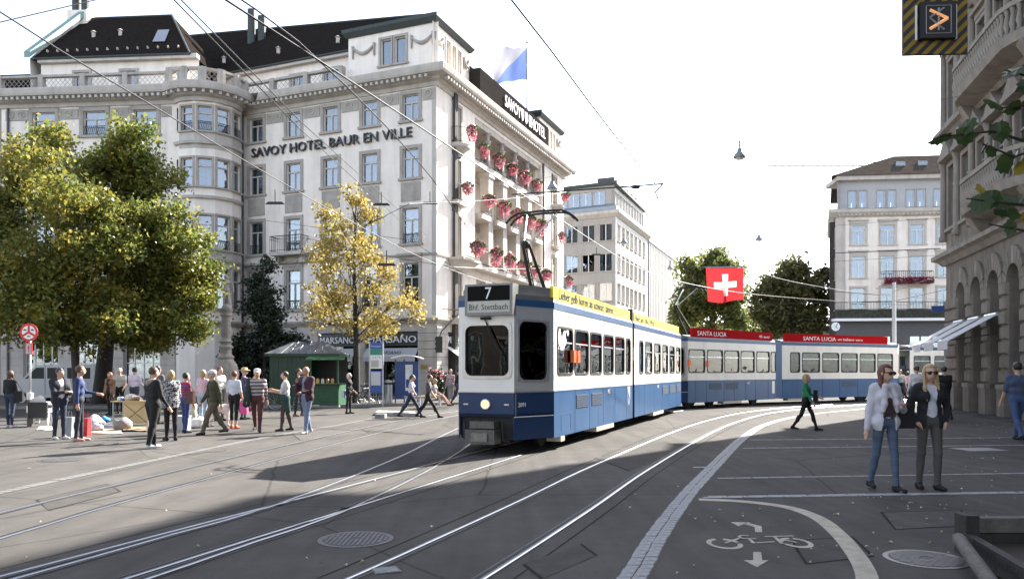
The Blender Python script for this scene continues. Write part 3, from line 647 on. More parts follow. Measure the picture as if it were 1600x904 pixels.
# ---------------- terrace parapets
lat = MB(); posts = MB()
def parapet(F, t0, t1, n):
    for k in range(n+1):
        t = t0+(t1-t0)*k/n; MB().fbox(F, t-0.16, t+0.16, 18.95, 19.92, 0.05, 0.4).build('parapet_post', STONE, hotel)
    for k in range(n):
        a, b = sorted((t0+(t1-t0)*k/n, t0+(t1-t0)*(k+1)/n)); a += 0.16; b -= 0.16
        MB().fbox(F, a, b, 19.76, 19.9, 0.08, 0.36).build('parapet_rail', STONE, hotel)
        MB().fbox(F, a, b, 18.95, 19.12, 0.1, 0.34).build('parapet_base', STONE, hotel)
        l = MB(); m = max(2, int((b-a)/0.3))
        for i in range(m):
            x0, x1 = a+(b-a)*i/m, a+(b-a)*(i+1)/m
            for r in range(2):
                z0, z1 = 19.12+0.32*r, 19.12+0.32*(r+1); l.tube([F.P(x0, z0, .22), F.P(x1, z1, .22)], .014, 4, False); l.tube([F.P(x1, z0, .22), F.P(x0, z1, .22)], .014, 4, False)
        q = l.build('parapet_lattice', STONE, hotel); q['kind'] = 'stuff'
parapet(HL, 0.4, TLe-0.1, 4); parapet(HA, 6.3, TA-0.3, 3)
for k in range(5):
    a0, a1 = rad(-128+26*k), rad(-128+26*(k+1)); R2 = BR+0.05
    p0 = (BC[0]+R2*math.cos(a0), BC[1]+R2*math.sin(a0)); p1 = (BC[0]+R2*math.cos(a1), BC[1]+R2*math.sin(a1))
    F = Frame(p0, (p1[0]-p0[0], p1[1]-p0[1]), 1); L = math.hypot(p1[0]-p0[0], p1[1]-p0[1]); parapet(F, 0, L, 1)
# ---------------- set-back top floor and roofs
SB = -2.2
def attic(F, t0, t1, cols, z1=21.6):
    G = Frame(F.P(0, 0, SB)[:2], F.d, -1)
    wall(G, t0, t1, 18.9, z1, [(t-0.5, t+0.5, 19.0, 21.0) for t in cols], 0.3, PLAS, 'attic_wall', hotel)
    for t in cols: window(hotel, G, t, 19.0, 1.0, 2.0, 0.16, 0, 1, 0, curtain=0)
    MB().fbox(G, t0, t1, z1, z1+0.28, -0.1, 0.35).build('eaves', STONE2, hotel)
    MB().fbox(G, t0, t1, 18.9, 21.5, -1.6, -1.4).build('room_backing', ROOMD, hotel)
    return G
GL = attic(HL, -0.3, TLe-1.0, [HL.t(x)*1.0 for x in (93, 169, 246)])
GA = attic(HA, 6.2, TA+4.0, [HA.t(x) for x in (430, 484, 530)])
MB().prism([HL.P(TLe, 0)[:2], HL.P(0, 0, 0.3)[:2], (BC[0], BC[1]-1.9), (BC[0]+1.8, BC[1]-0.6), HA.P(TA, 0)[:2], C0, HB.P(TB, 0)[:2], HB.P(TB, 0, -13)[:2], HA.P(TA, 0, -12)[:2], HL.P(TLe, 0, -12)[:2]], 18.6, 18.92).build('terrace_slab', M('terrace', (0.2, 0.19, 0.18), 0.9), hotel)
def roof(pts_px, faces, name='roof'):
    vs = [at(*p) if len(p) == 3 else p[0] for p in pts_px]; return MB().add(vs, faces).build(name, ROOFM, hotel)
# left wing roof: eaves, ridge, hip
eL0, eL1 = GL.P(TLe-0.6, 21.85, 0.4), GL.P(0.1, 21.85, 0.4)
rL0, rL1 = GL.P(TLe-1.1, 26.7, -4.6), GL.P(4.0, 26.7, -4.6); bL0, bL1 = GL.P(TLe-0.6, 21.85, -9.5), GL.P(0.1, 21.85, -9.5)
RL = MB().add([eL0, eL1, rL1, rL0, bL0, bL1], [(0, 1, 2, 3), (1, 5, 2), (0, 3, 4), (3, 2, 5, 4), (0, 4, 5, 1)]).build('roof', ROOFM, hotel)
eA0, eA1 = GA.P(TA+9.5, 21.85, 0.4), GA.P(4.9, 21.85, 0.4)
rA0, rA1 = GA.P(TA+15.0, 28.6, -5.5), GA.P(4.9, 26.2, -5.5); bA0, bA1 = GA.P(TA+15.0, 21.85, -10.5), GA.P(4.9, 21.85, -10.5)
RA = MB().add([eA0, eA1, rA1, rA0, bA0, bA1], [(0, 1, 2, 3), (1, 5, 2), (0, 3, 4), (3, 2, 5, 4), (0, 4, 5, 1)]).build('roof', ROOFM, hotel)
# main roof over the corner, ridge along the street side
e = [GA.P(5.6, 21.9, -0.6), GA.P(0.9, 21.9, -0.9), HB.P(20.5, 21.9, -2.6), HB.P(20.5, 21.9, -10), GA.P(5.6, 21.9, -9)]
rr = [GA.P(4.6, 25.4, -4.2), HB.P(17.5, 25.2, -6.2)]
RC = MB().add(e+rr, [(0, 1, 5), (1, 2, 6, 5), (2, 3, 6), (3, 4, 5, 6), (4, 0, 5), (0, 4, 3, 2, 1)]).build('roof', ROOFM, hotel)
for a, b in ((eL0, eL1), (eA0, eA1)): MB().tube([(a[0], a[1], a[2]-0.02), (b[0], b[1], b[2]-0.02)], 0.07, 6).build('gutter', ROOFE, hotel)
for a, b in ((rL0, rL1), (rA0, rA1), (rL1, eL1), (rr[0], e[1])): MB().tube([a, b], 0.08, 6).build('ridge_cap', ROOFE, hotel)
# snow hooks, vents, skylight, chimneys
def on_roof(a, b, c, u, v, d=None):
    if d is None: d = rL1 if a == eL0 else rA1
    lo = Vector(a).lerp(Vector(b), u); hi = Vector(c).lerp(Vector(d), u); return lo.lerp(hi, v)
for u, v in ((0.28, 0.5), (0.5, 0.52)): p = on_roof(eL0, eL1, rL0, u, v); MB().lathe(p, [(0.12, -0.1), (0.12, 0.25), (0.2, 0.3), (0.02, 0.42)], 8).build('roof_vent', STONE2, RL)
for u, v in ((0.2, 0.25), (0.32, 0.27), (0.55, 0.3), (0.78, 0.35)): p = on_roof(eA0, eA1, rA0, u, v); MB().lathe(p, [(0.12, -0.1), (0.12, 0.25), (0.2, 0.3), (0.02, 0.42)], 8).build('roof_vent', STONE2, RA)
sk = [on_roof(eL0, eL1, rL0, u, v)+Vector((0, -0.06, 0.06)) for u, v in ((0.77, 0.28), (0.86, 0.28), (0.92, 0.58), (0.82, 0.58))]
MB().hexa([p+Vector((0, 0.1, -0.1)) for p in sk]+sk).build('skylight', glass('roof_glass', (0.3, 0.33, 0.35), 0.3, 0.05, 0.25), RL)
for k in range(14):
    p = on_roof(eL0, eL1, rL0, 0.06+0.068*k, 0.14); MB().box(p.x-0.03, p.x+0.03, p.y-0.16, p.y+0.02, p.z-0.05, p.z+0.12).build('snow_hook', STONE, RL)
px, py, pz = GL.P(TLe-1.0, 0, -4.4)
ch = MB().box(px-0.9, px+0.5, py-0.5, py+0.5, 20, 27.0).build('chimney', PLAS, hotel)
for dx in (-0.55, 0.1): MB().lathe((px+dx, py, 27), [(0.26, 0), (0.26, 2.2 if dx < 0 else 1.3), (0.2, 2.2 if dx < 0 else 1.3)], 10).build('flue', ROOFE, ch)
g_ = MB().quad(GL.P(TLe-0.45, 18.95, 0.2), GL.P(TLe-0.45, 21.9, 0.3), GL.P(TLe-0.5, 26.9, -4.4), GL.P(TLe-0.45, 18.95, -8))
g2 = MB().hexa([GL.P(TLe-0.6, 21.9, 0.5), GL.P(TLe-0.2, 21.9, 0.5), GL.P(TLe-1.0, 27.0, -4.4), GL.P(TLe-1.4, 27.0, -4.4), GL.P(TLe-0.6, 22.3, 0.5), GL.P(TLe-0.2, 22.3, 0.5), GL.P(TLe-1.0, 27.4, -4.4), GL.P(TLe-1.4, 27.4, -4.4)])
g_.build('gable_wall', PLAS, hotel); g2.build('gable_coping', COPPER, hotel)
for x in (393, 409):
    p = at(x, 40, 57.0); MB().lathe((p[0], p[1], 23.5), [(0.3, 0), (0.3, 4.9 if x < 400 else 4.4), (0.24, 4.9 if x < 400 else 4.4)], 10).build('flue', ROOFE, RA)
# ---------------- corner pavilions
def pavilion(F, t0, t1, z0, z1, holes, o=-0.25, nm='pavilion_wall'):
    G = Frame(F.P(0, 0, o)[:2], F.d, 1 if F is HB else -1); wall(G, t0, t1, z0, z1, holes, 0.35, PLAS, nm, hotel)
    for a, b, c, d in holes: window(hotel, G, (a+b)/2, c, b-a, d-c, 0.14, 0.12, 0, 0, curtain=0)
    MB().fbox(G, t0, t1, z0, z0+0.35, 0, 0.06).build('pavilion_base', STONE2, hotel)
    return G
tp = 6.15; cw = HA.t(611)
PA = pavilion(HA, 0, tp, 18.95, 21.75, [(cw-0.85, cw-0.12, 19.75, 21.3), (cw+0.12, cw+0.85, 19.75, 21.3)])
PB = pavilion(HB, 0, 4.9, 18.95, 21.75, [(1.7+0.75*k, 2.2+0.75*k, 19.5, 21.3) for k in range(3)])
PB2 = pavilion(HB, 18.0, TB, 18.95, 21.75, [(19.6+0.75*k, 20.1+0.75*k, 19.5, 21.3) for k in range(3)])
cor = HA.P(0, 0, -0.25); cA = (HA.P(0, 0, -0.25)[0]+HB.n[0]*-0.25, HA.P(0, 0, -0.25)[1]+HB.n[1]*-0.25)
pc = [(0, 21.75), (0.12, 21.75), (0.3, 22.0), (0.3, 22.2), (-0.6, 22.25), (-0.6, 21.75)]
sweep([HA.P(tp, 0, -4)[:2], HA.P(tp, 0, -0.25)[:2], cA, HB.P(4.9, 0, -0.25)[:2], HB.P(4.9, 0, -4)[:2]], pc).build('pavilion_cornice', ROOFE, hotel)
sweep([HB.P(18.0, 0, -4)[:2], HB.P(18.0, 0, -0.25)[:2], HB.P(TB, 0, -0.25)[:2], HB.P(TB, 0, -6)[:2]], pc).build('pavilion_cornice', ROOFE, hotel)
MB().prism([HA.P(tp, 0, -4)[:2], HA.P(tp, 0, -0.3)[:2], cA, HB.P(4.9, 0, -0.3)[:2], HB.P(4.9, 0, -5)[:2]], 21.9, 22.18).build('pavilion_roof', ROOFE, hotel)
MB().prism([HB.P(18, 0, -4)[:2], HB.P(18, 0, -0.3)[:2], HB.P(TB, 0, -0.3)[:2], HB.P(TB, 0, -6)[:2]], 21.9, 22.18).build('pavilion_roof', ROOFE, hotel)
MB().fbox(HA, tp-0.3, tp, 18.95, 21.75, -4, -0.27).build('pavilion_wall', PLAS, hotel)
MB().fbox(HB, 18.0, 18.3, 18.95, 21.75, -5, -0.27).build('pavilion_wall', PLAS, hotel); MB().fbox(HB, 4.6, 4.9, 18.95, 21.75, -4, -0.27).build('pavilion_wall', PLAS, hotel)
def swag(F, t0, t1, z, o=0.02):
    mb = MB(); mb.tube([F.P(t0+(t1-t0)*k/10, z-0.42*math.sin(math.pi*k/10), o+0.05) for k in range(11)], [0.05+0.06*math.sin(math.pi*k/10) for k in range(11)], 6)
    mb.tube([F.P(t0, z+0.1, o+0.05), F.P(t0, z-0.65, o+0.05)], [0.09, 0.04], 6); mb.tube([F.P(t1, z+0.1, o+0.05), F.P(t1, z-0.65, o+0.05)], [0.09, 0.04], 6)
    mb.build('garland', STONE, hotel, True)
swag(PA, 0.35, 1.75, 21.1); swag(PA, 4.3, 5.8, 21.1); swag(PB, 0.3, 1.2, 21.1); swag(PB, 4.1, 4.7, 21.1); swag(PB2, 18.3, 19.2, 21.1); swag(PB2, 22.2, 23.0, 21.1)
MB().fbox(PA, cw-1.1, cw+1.1, 19.45, 21.7, 0, 0.05).build('pavilion_frame', STONE2, hotel) if False else None
# roof edge and sign on the street side
MB().fbox(HB, 4.95, 17.95, 18.96, 20.75, -2.2, 0.5).build('roof_edge', M('dark_fascia', (0.03, 0.027, 0.025), 1.0, spec=0.0), hotel)
MB().fbox(HB, 4.95, 17.95, 20.55, 21.9, -4.5, -1.2).build('roof_rise', ROOFM, hotel)
ts, te = HB.t(776), HB.t(841)
fit_text('roof_lettering', 'SAVOY', HB.t(801)-ts, 0.8, 0.03, WHITE, hotel, frame_mtx(HB, (ts+HB.t(802))/2, 19.95, 0.6))
fit_text('roof_lettering', 'HOTEL', te-HB.t(819), 0.8, 0.03, WHITE, hotel, frame_mtx(HB, (te+HB.t(818))/2, 19.95, 0.6))
for k in range(3):
    t = HB.t(804.5)+(HB.t(816)-HB.t(804.5))*k/2; m_ = frame_mtx(HB, t, 19.95, 0.6)
    sh = [(-0.42, 0.5), (0.42, 0.5), (0.42, -0.1), (0.22, -0.42), (0, -0.55), (-0.22, -0.42), (-0.42, -0.1)]
    MB().add([m_ @ Vector((x*0.5, y*0.8, 0.02)) for x, y in sh]+[m_ @ Vector((x*0.5, y*0.8, -0.02)) for x, y in sh], [tuple(range(7))[::-1], tuple(range(7, 14))]+[(i, (i+1) % 7, 7+(i+1) % 7, 7+i) for i in range(7)]).build('roof_shield', WHITE, hotel)
# ---------------- street side (columns and flower balconies)
L0, L1 = HB.t(742), HB.t(845); FL = [8.25, 11.75, 15.15]
wB = 1.0; b1, b2 = HB.t(714), HB.t(866)
holesB = [(t-wB/2, t+wB/2, a, b) for t in (b1, b2) for a, b in ((5.0, 7.5), (8.5, 11.0), (12.0, 14.4), (15.4, 17.6))]
holesB += [(L0+0.9+2.45*k-0.5, L0+0.9+2.45*k+0.5, 5.9, 7.4) for k in range(5)]
wall(HB, 0, TB, ZG, ZC-0.9, holesB+[(L0, L1, FL[0], 17.75)], 0.4, PLAS, 'street_wall', hotel)
shopB = [(1.4, 4.6), (6.0, 9.0), (10.0, 13.0), (14.0, 17.0), (18.2, 21.6)]
wall(HB, 0, TB, 0.1, ZG, [(a, b, 0.15, 3.95) for a, b in shopB], 0.5, STONE2, 'ground_floor_wall', hotel); piers(HB, shopB, 0.0, TB)
for a, b in shopB:
    MB().fbox(HB, a, b, 0.15, 3.9, -0.42, -0.40).build('shop_window', MATS['shop_glass'], hotel); MB().fbox(HB, a+.003, b-.003, 3.12, 3.9, -0.39, -0.1).build('fascia', fasc, hotel)
    f = MB()
    for k in range(4): t = a+(b-a)*k/3; f.fbox(HB, max(a, t-.04), min(b, t+.04), 0.15, 2.6, -0.4, -0.34)
    f.build('shop_frame', SHOPD, hotel)
a, b = shopB[0]; P = HB.P
fit_text('shop_lettering', 'MARSANO', 2.9, 0.4, 0.06, WHITE, hotel, frame_mtx(HB, 3.0, 3.5, -0.05))
MB().hexa([P(a, 2.3, 1.0), P(b, 2.3, 1.0), P(b, 3.05, -0.1), P(a, 3.05, -0.1), P(a, 2.34, 1.02), P(b, 2.34, 1.02), P(b, 3.09, -0.08), P(a, 3.09, -0.08)]).fbox(HB, a, b, 2.1, 2.31, 1.0, 1.02).build('blind', M('white_awning', (0.74, 0.73, 0.71), 0.85, 0, 0.05), hotel)
MB().fbox(HB, 2.3, TB, 0.1, 18.2, -2.9, -2.7).build('room_backing', ROOMD, hotel)
for t in (b1, b2):
    for a, b in ((5.0, 7.5), (8.5, 11.0), (12.0, 14.4), (15.4, 17.6)): window(hotel, HB, t, a, wB, b-a, 0.18, 0, 1, 0.72)
for k in range(5): window(hotel, HB, L0+0.9+2.45*k, 5.9, 1.0, 1.5, 0.16, 0.12, 1, 0)
# loggia
BK = Frame(HB.P(0, 0, -2.1)[:2], HB.d, 1); lc = [L0+(L1-L0)*(k+0.5)/5 for k in range(5)]
wall(BK, L0, L1, FL[0], 17.75, [(t-0.6, t+0.6, z+0.02, z+2.4) for t in lc for z in FL], 0.2, PLAS, 'loggia_wall', hotel)
for t in lc:
    for z in FL: window(hotel, BK, t, z+0.02, 1.2, 2.38, 0.12, 0, 1, 0.75, fm=WFRAME, sm=STONE2)
for s_ in (L0, L1): MB().fbox(HB, s_-0.15, s_+0.15, FL[0], 17.75, -2.1, -0.38).build('loggia_side', PLAS, hotel)
for z in FL[1:]+[17.75]: MB().fbox(HB, L0+0.16, L1-0.16, z-0.35, z, -2.1, -0.05).build('loggia_floor', STONE2, hotel)
MB().fbox(HB, L0-1.6, L1+0.6, FL[0]-0.25, FL[0], 0, 0.75).build('long_balcony', STONE2, hotel)
for k in range(1, 5):
    t = L0+(L1-L0)*k/5
    pl_ = MB(); pl_.fbox(HB, t-0.36, t+0.36, FL[0]+0.35, 14.45, -0.62, 0.04); pl_.fbox(HB, t-0.44, t+0.44, FL[0]+0.002, FL[0]+0.35, -0.7, 0.12); pl_.fbox(HB, t-0.44, t+0.44, 14.45, 14.78, -0.7, 0.12); pl_.build('pillar', STONE2, hotel)
    cx, cy, _ = HB.P(t, 0, -0.25)
    MB().lathe((cx, cy, FL[2]), [(0.3, 0), (0.3, 0.15), (0.2, 0.2), (0.17, 1.1), (0.24, 1.35), (0.2, 1.62), (0.3, 1.75), (0.16, 1.86), (0.17, 2.05), (0.12, 2.12), (0.3, 2.2), (0.33, 2.28)], 12).build('figure_column', STONE, hotel, True)
def rail_run(t0, t1, z, d):
    r = MB()
    for zz in (0.95, 0.1): r.tube([HB.P(t0, z+zz, d), HB.P(t1, z+zz, d)], 0.022, 4)
    n = int((t1-t0)/0.15)
    for i in range(n+1): t = t0+(t1-t0)*i/n; r.tube([HB.P(t, z, d), HB.P(t, z+0.95, d)], 0.011, 4)
    r.build('railing', WIRON, hotel)
rail_run(L0-1.5, L1+0.5, FL[0], 0.68)
for k in range(5):
    a, b = L0+(L1-L0)*k/5+0.4, L0+(L1-L0)*(k+1)/5-0.4
    MB().fbox(HB, a, b, FL[1]-0.34, FL[1]-0.001, -0.05, 0.32).build('balcony_slab', STONE2, hotel); rail_run(a, b, FL[1], 0.27); rail_run(a-0.1, b+0.1, FL[2], -0.1)
def round_balcony(t, z, w=1.5, d=0.8):
    c = HB.P(t, z, 0); a_ = math.atan2(HB.n[1], HB.n[0])
    o = MB().lathe(c, [(0.25, -0.75), (0.4, -0.5), (w/2, -0.22), (w/2+0.06, -0.2), (w/2+0.06, 0), (0.01, 0)], 14, False, a_-math.pi/2, a_+math.pi/2).build('round_balcony', STONE2, hotel)
    r = MB()
    for zz in (0.95, 0.1): r.tube([(c[0]+w/2*math.cos(a_-1.57+3.14*k/14), c[1]+w/2*math.sin(a_-1.57+3.14*k/14), z+zz) for k in range(15)], 0.02, 4)
    for k in range(15): x, y = c[0]+w/2*math.cos(a_-1.57+3.14*k/14), c[1]+w/2*math.sin(a_-1.57+3.14*k/14); r.tube([(x, y, z), (x, y, z+.95)], .011, 4)
    r.build('railing', WIRON, o)
for t in (b1, b2):
    round_balcony(t, 15.25)
    for z, d, w in ((11.85, 0.4, 1.5), (8.3, 0.95, 2.9)):
        if z < 9: continue
        MB().fbox(HB, t-w/2, t+w/2, z-0.25, z, 0, d+0.04).build('balcony_slab', STONE2, hotel); rail_run(t-w/2+.03, t+w/2-.03, z, d)
    w = 2.4; MB().hexa([P(t-w/2+.3, 7.6, 0), P(t+w/2-.3, 7.6, 0), P(t+w/2-.3, 7.6, 0.15), P(t-w/2+.3, 7.6, 0.15), P(t-w/2, 8.2, 0), P(t+w/2, 8.2, 0), P(t+w/2, 8.2, 0.95), P(t-w/2, 8.2, 0.95)]).fbox(HB, t-w/2-.05, t+w/2+.05, 8.2, 8.36, 0, 1.05).build('balcony_slab', STONE2, hotel); rail_run(t-w/2, t+w/2, 8.36, 0.98)
    w = 2.6; MB().fbox(HB, t-w/2, t+w/2, 4.45, 4.75, 0, 1.1).build('stone_balcony', STONE2, hotel); bl = MB()
    MB().fbox(HB, t-w/2, t+w/2, 5.6, 5.78, 0.82, 1.08).build('stone_balcony_rail', STONE2, hotel)
    for k in range(11):
        c = HB.P(t-w/2+0.13+(w-.26)*k/10, 4.75, 0.95); MB().lathe(c, [(0.09, 0), (0.06, 0.1), (0.1, 0.3), (0.05, 0.6), (0.08, 0.85)], 8).build('baluster', STONE2, hotel, True)
    for c0 in (-1, 1): MB().fbox(HB, t+c0*w/2-(0.12 if c0 < 0 else 0.12), t+c0*w/2+0.12, 4.75, 5.82, 0.8, 1.1).build('balcony_post', STONE2, hotel)
MB().tube([HB.P(L1+0.35, 5, 0.1), HB.P(L1+0.35, 18, 0.1)], 0.08, 8).build('downpipe', MATS['pipe_paint'], hotel, 30)
for x in (650, 668, 700): pass
# back walls so that the block is closed
MB().hexa([HL.P(TLe, 0.1, -0.4), HL.P(TLe, 0.1, -12), HA.P(TA, 0.1, -12), HB.P(TB, 0.1, -13), HL.P(TLe, 18.6, -0.4), HL.P(TLe, 18.6, -12), HA.P(TA, 18.6, -12), HB.P(TB, 18.6, -13)]) if False else None
back = [HL.P(TLe, 0)[:2], HL.P(TLe, 0, -12)[:2], HA.P(TA, 0, -12)[:2], HB.P(TB, 0, -13)[:2], HB.P(TB, 0)[:2]]
bm_ = MB()
for a, b in zip(back, back[1:]): bm_.quad((*a, 0.1), (*b, 0.1), (*b, 18.6), (*a, 18.6))
bm_.build('rear_wall', PLAS, hotel)
# flag on the roof
fx, fy, _ = HB.P(HB.t(821.5), 0, 0.1); fz = H_EYE+(HORIZON-68)/FPX*fy
fl = thing('city_flag', (fx, fy, 21), 'blue and white flag split diagonally on the hotel roof pole', 'flag')
MB().tube([(fx, fy, 20.0), (fx, fy, fz)], [0.06, 0.04], 8).build('flagpole', M('pole_paint', (0.35, 0.36, 0.38), 0.4, 0.5), fl, True)
MB().ball((fx, fy, fz+0.08), 0.1).build('finial', M('gilt', (0.6, 0.45, 0.15), 0.3, 0.9), fl, True)
fb = MB(); nu, nv = 26, 26; wF, hF = 2.5, 2.75; grid = []
for j in range(nv+1):
    for i in range(nu+1):
        u, v = i/nu, j/nv; sag = 0.5*u*u; y = 0.16*math.sin(u*7+v*2.2)*u+0.07*math.sin(u*15-v*4)*u
        grid.append((fx-wF*u*(0.92+0.05*v)-0.12*math.sin(v*3)*u, fy-0.5*u+y, fz-0.35-v*hF*(0.86+0.1*u)-sag*0.45+0.05*math.sin(u*11)))
for j in range(nv):
    for i in range(nu):
        fb.mi(1 if (i+0.5)/nu < (j+0.5)/nv+0.0 else 0); k = j*(nu+1)+i; fb.f.append((k, k+1, k+nu+2, k+nu+1)); fb.m.append(fb.k)
fb.v = grid
def cloth(name, col):
    m = M(name, col, 0.8, 0, 0.05); nt = m.node_tree; b = nt.nodes['Principled BSDF']; t = nt.nodes.new('ShaderNodeBsdfTranslucent'); t.inputs[0].default_value = (*col, 1)
    mx = nt.nodes.new('ShaderNodeMixShader'); mx.inputs[0].default_value = 0.4; o = nt.nodes['Material Output']; nt.links.new(b.outputs[0], mx.inputs[1]); nt.links.new(t.outputs[0], mx.inputs[2]); nt.links.new(mx.outputs[0], o.inputs[0]); return m
fb.build('flag_cloth', [cloth('white_flag_cloth', (0.34, 0.335, 0.37)), cloth('blue_flag_cloth', (0.13, 0.19, 0.42))], fl, True)
# hanging flower baskets, one for each balcony bay
FLW = leafmat('pink_blossom', [(0.45, 0.09, 0.14), (0.66, 0.22, 0.27), (0.78, 0.42, 0.45)], 0.35); LFG = leafmat('basket_leaf', [(0.03, 0.07, 0.02), (0.07, 0.13, 0.03)], 0.3)
def puff(n, r, sq, size, seed, top_only=False):
    rg = np.random.default_rng(seed); mb = MB()
    for _ in range(n):
        d = rg.normal(size=3); d /= np.linalg.norm(d); rr_ = r*(0.75+0.3*rg.random()); c = Vector((d[0]*rr_*sq[0], d[1]*rr_*sq[1], d[2]*rr_*sq[2]))
        if top_only and c.z < r*0.25*sq[2]: c.z = abs(c.z)
        nrm = (Vector(d)+Vector(rg.normal(size=3))*0.6).normalized(); a = nrm.orthogonal().normalized(); b = nrm.cross(a); s = size*(0.6+0.8*rg.random())
        ph = rg.random()*6.28; a, b = a*math.cos(ph)+b*math.sin(ph), b*math.cos(ph)-a*math.sin(ph)
        mb.quad(c-a*s, c-b*s*0.7+nrm*s*0.2, c+a*s, c+b*s*0.7+nrm*s*0.2)
    return mb
_pf = [puff(300, 0.52, (1.1, 0.85, 1.0+0.12*k), 0.085, k).mesh('blossom', FLW) for k in range(4)]; _pl = [puff(130, 0.53, (1, 1, 0.9), 0.10, 30+k, True).mesh('foliage', LFG) for k in range(3)]
_pt = MB().box(-0.42, 0.42, -0.14, 0.14, -0.2, 0.12).mesh('planter_box', M('planter_box', (0.12, 0.1, 0.09), 0.8))
BSK = []
for row, z in ((0, 16.05), (1, 12.75), (2, 9.1)):
    for k in range(5):
        BSK.append((L0+(L1-L0)*(k+0.5)/5, z, (0.12, 0.5, 0.95)[row], f'pink flower basket on the {["upper", "middle", "lower"][row]} balcony row, {["nearest", "second", "third", "fourth", "farthest"][k]} bay of the colonnade', 1.0))
for t, nm in ((b1, 'near corner'), (b2, 'far end')):
    for z, o, fln in ((16.1, 0.9, 'top'), (12.75, 0.6, 'middle'), (9.15, 1.15, 'lower')):
        BSK.append((t+(0.55 if z < 10 else 0.25), z, o, f'pink flower basket on the {fln} balcony at the {nm} of the hotel', 0.95 if t == b1 else 0.8))
for i, (t, z, o, lb, s) in enumerate(BSK):
    r = thing('flower_basket', HB.P(t, z-0.1, o), lb, 'flower basket', 'flower baskets on the hotel balconies', rz=random.random()*0.4+HB.rz())
    obj('planter_box', _pt, r, True)
    b = obj('blossom', _pf[i % 4], r, True); f = obj('foliage', _pl[i % 3], r, True); f.location.z = 0.12
    r.scale = tuple(s*random.uniform(0.72, 1.08) for _ in range(3))
# ================================================================ TRAMS
T_BLUE = M('tram_blue', (0.03, 0.10, 0.235), 0.32, 0, 0.08, 1.5, spec=0.18, coat=0.08, grime=0.15); T_DBLUE = M('tram_cab_blue', (0.016, 0.042, 0.11), 0.3, 0, 0.06, 1.5, spec=0.35, coat=0.15)
T_WHITE = M('tram_white', (0.78, 0.75, 0.69), 0.33, 0, 0.05, 1.2, spec=0.35, coat=0.15, grime=0.14); T_GREY = M('tram_grey', (0.42, 0.42, 0.41), 0.3, 0, 0.05, coat=0.4)
T_ROOF = M('tram_roof_grey', (0.16, 0.16, 0.155), 0.6, 0, 0.15, 2); T_DARK = M('tram_underframe', (0.016, 0.016, 0.017), 0.75, 0, 0.3, 4)
T_RUB = M('tram_rubber', (0.018, 0.018, 0.019), 0.6); T_SIL = M('tram_silver', (0.55, 0.56, 0.57), 0.3, 0.7); T_GLASS = glass('tram_glass', (0.6, 0.66, 0.66), 0.7, 0.012, 0.05)
T_CABGL = glass('cab_glass', (0.3, 0.32, 0.32), 0.5, 0.01, 0.02)
SEATM = M('tram_seat', (0.10, 0.13, 0.17), 0.8); INTER = M('tram_interior', (0.45, 0.44, 0.40), 0.7); ORNG = M('orange_lamp', (0.75, 0.14, 0.03), 0.3)
ZS, ZB, ZW0, ZW1, ZT, ZR = 0.27, 1.23, 1.57, 2.58, 2.93, 3.06
W2 = 2.16
def round_rect(F, a, b, c, d, r, o, th, wd, mb):
    """a rounded window rubber: closed ring of width wd"""
    P = []
    for (cx, cz, s) in ((b-r, d-r, 0), (a+r, d-r, 1), (a+r, c+r, 2), (b-r, c+r, 3)):
        for k in range(5): an = math.pi/2*(s+k/4); P.append((cx+r*math.cos(an), cz+r*math.sin(an)))
    cx, cz = (a+b)/2, (c+d)/2; n = len(P)
    sc = lambda p, e: (p[0]+(e if p[0] > cx else -e), p[1]+(e if p[1] > cz else -e))
    vs = []
    for p in P: i_, o_ = sc(p, -wd), sc(p, 0.012); vs += [F.P(*i_, o-0.03), F.P(*i_, o+th), F.P(*o_, o+th), F.P(*o_, o-0.03)]
    mb.add(vs, [(4*i+j, 4*i+(j+1) % 4, 4*((i+1) % n)+(j+1) % 4, 4*((i+1) % n)+j) for i in range(n) for j in range(4)])
    # fill the four corners of the square hole outside the curve
    for (cx2, cz2, s) in ((b, d, 0), (a, d, 1), (a, c, 2), (b, c, 3)):
        arc = P[5*s:5*s+5]; mb.add([F.P(cx2, cz2, o+th*0.4)]+[F.P(*q, o+th*0.4) for q in arc], [(0, i+1, i+2) for i in range(4)])
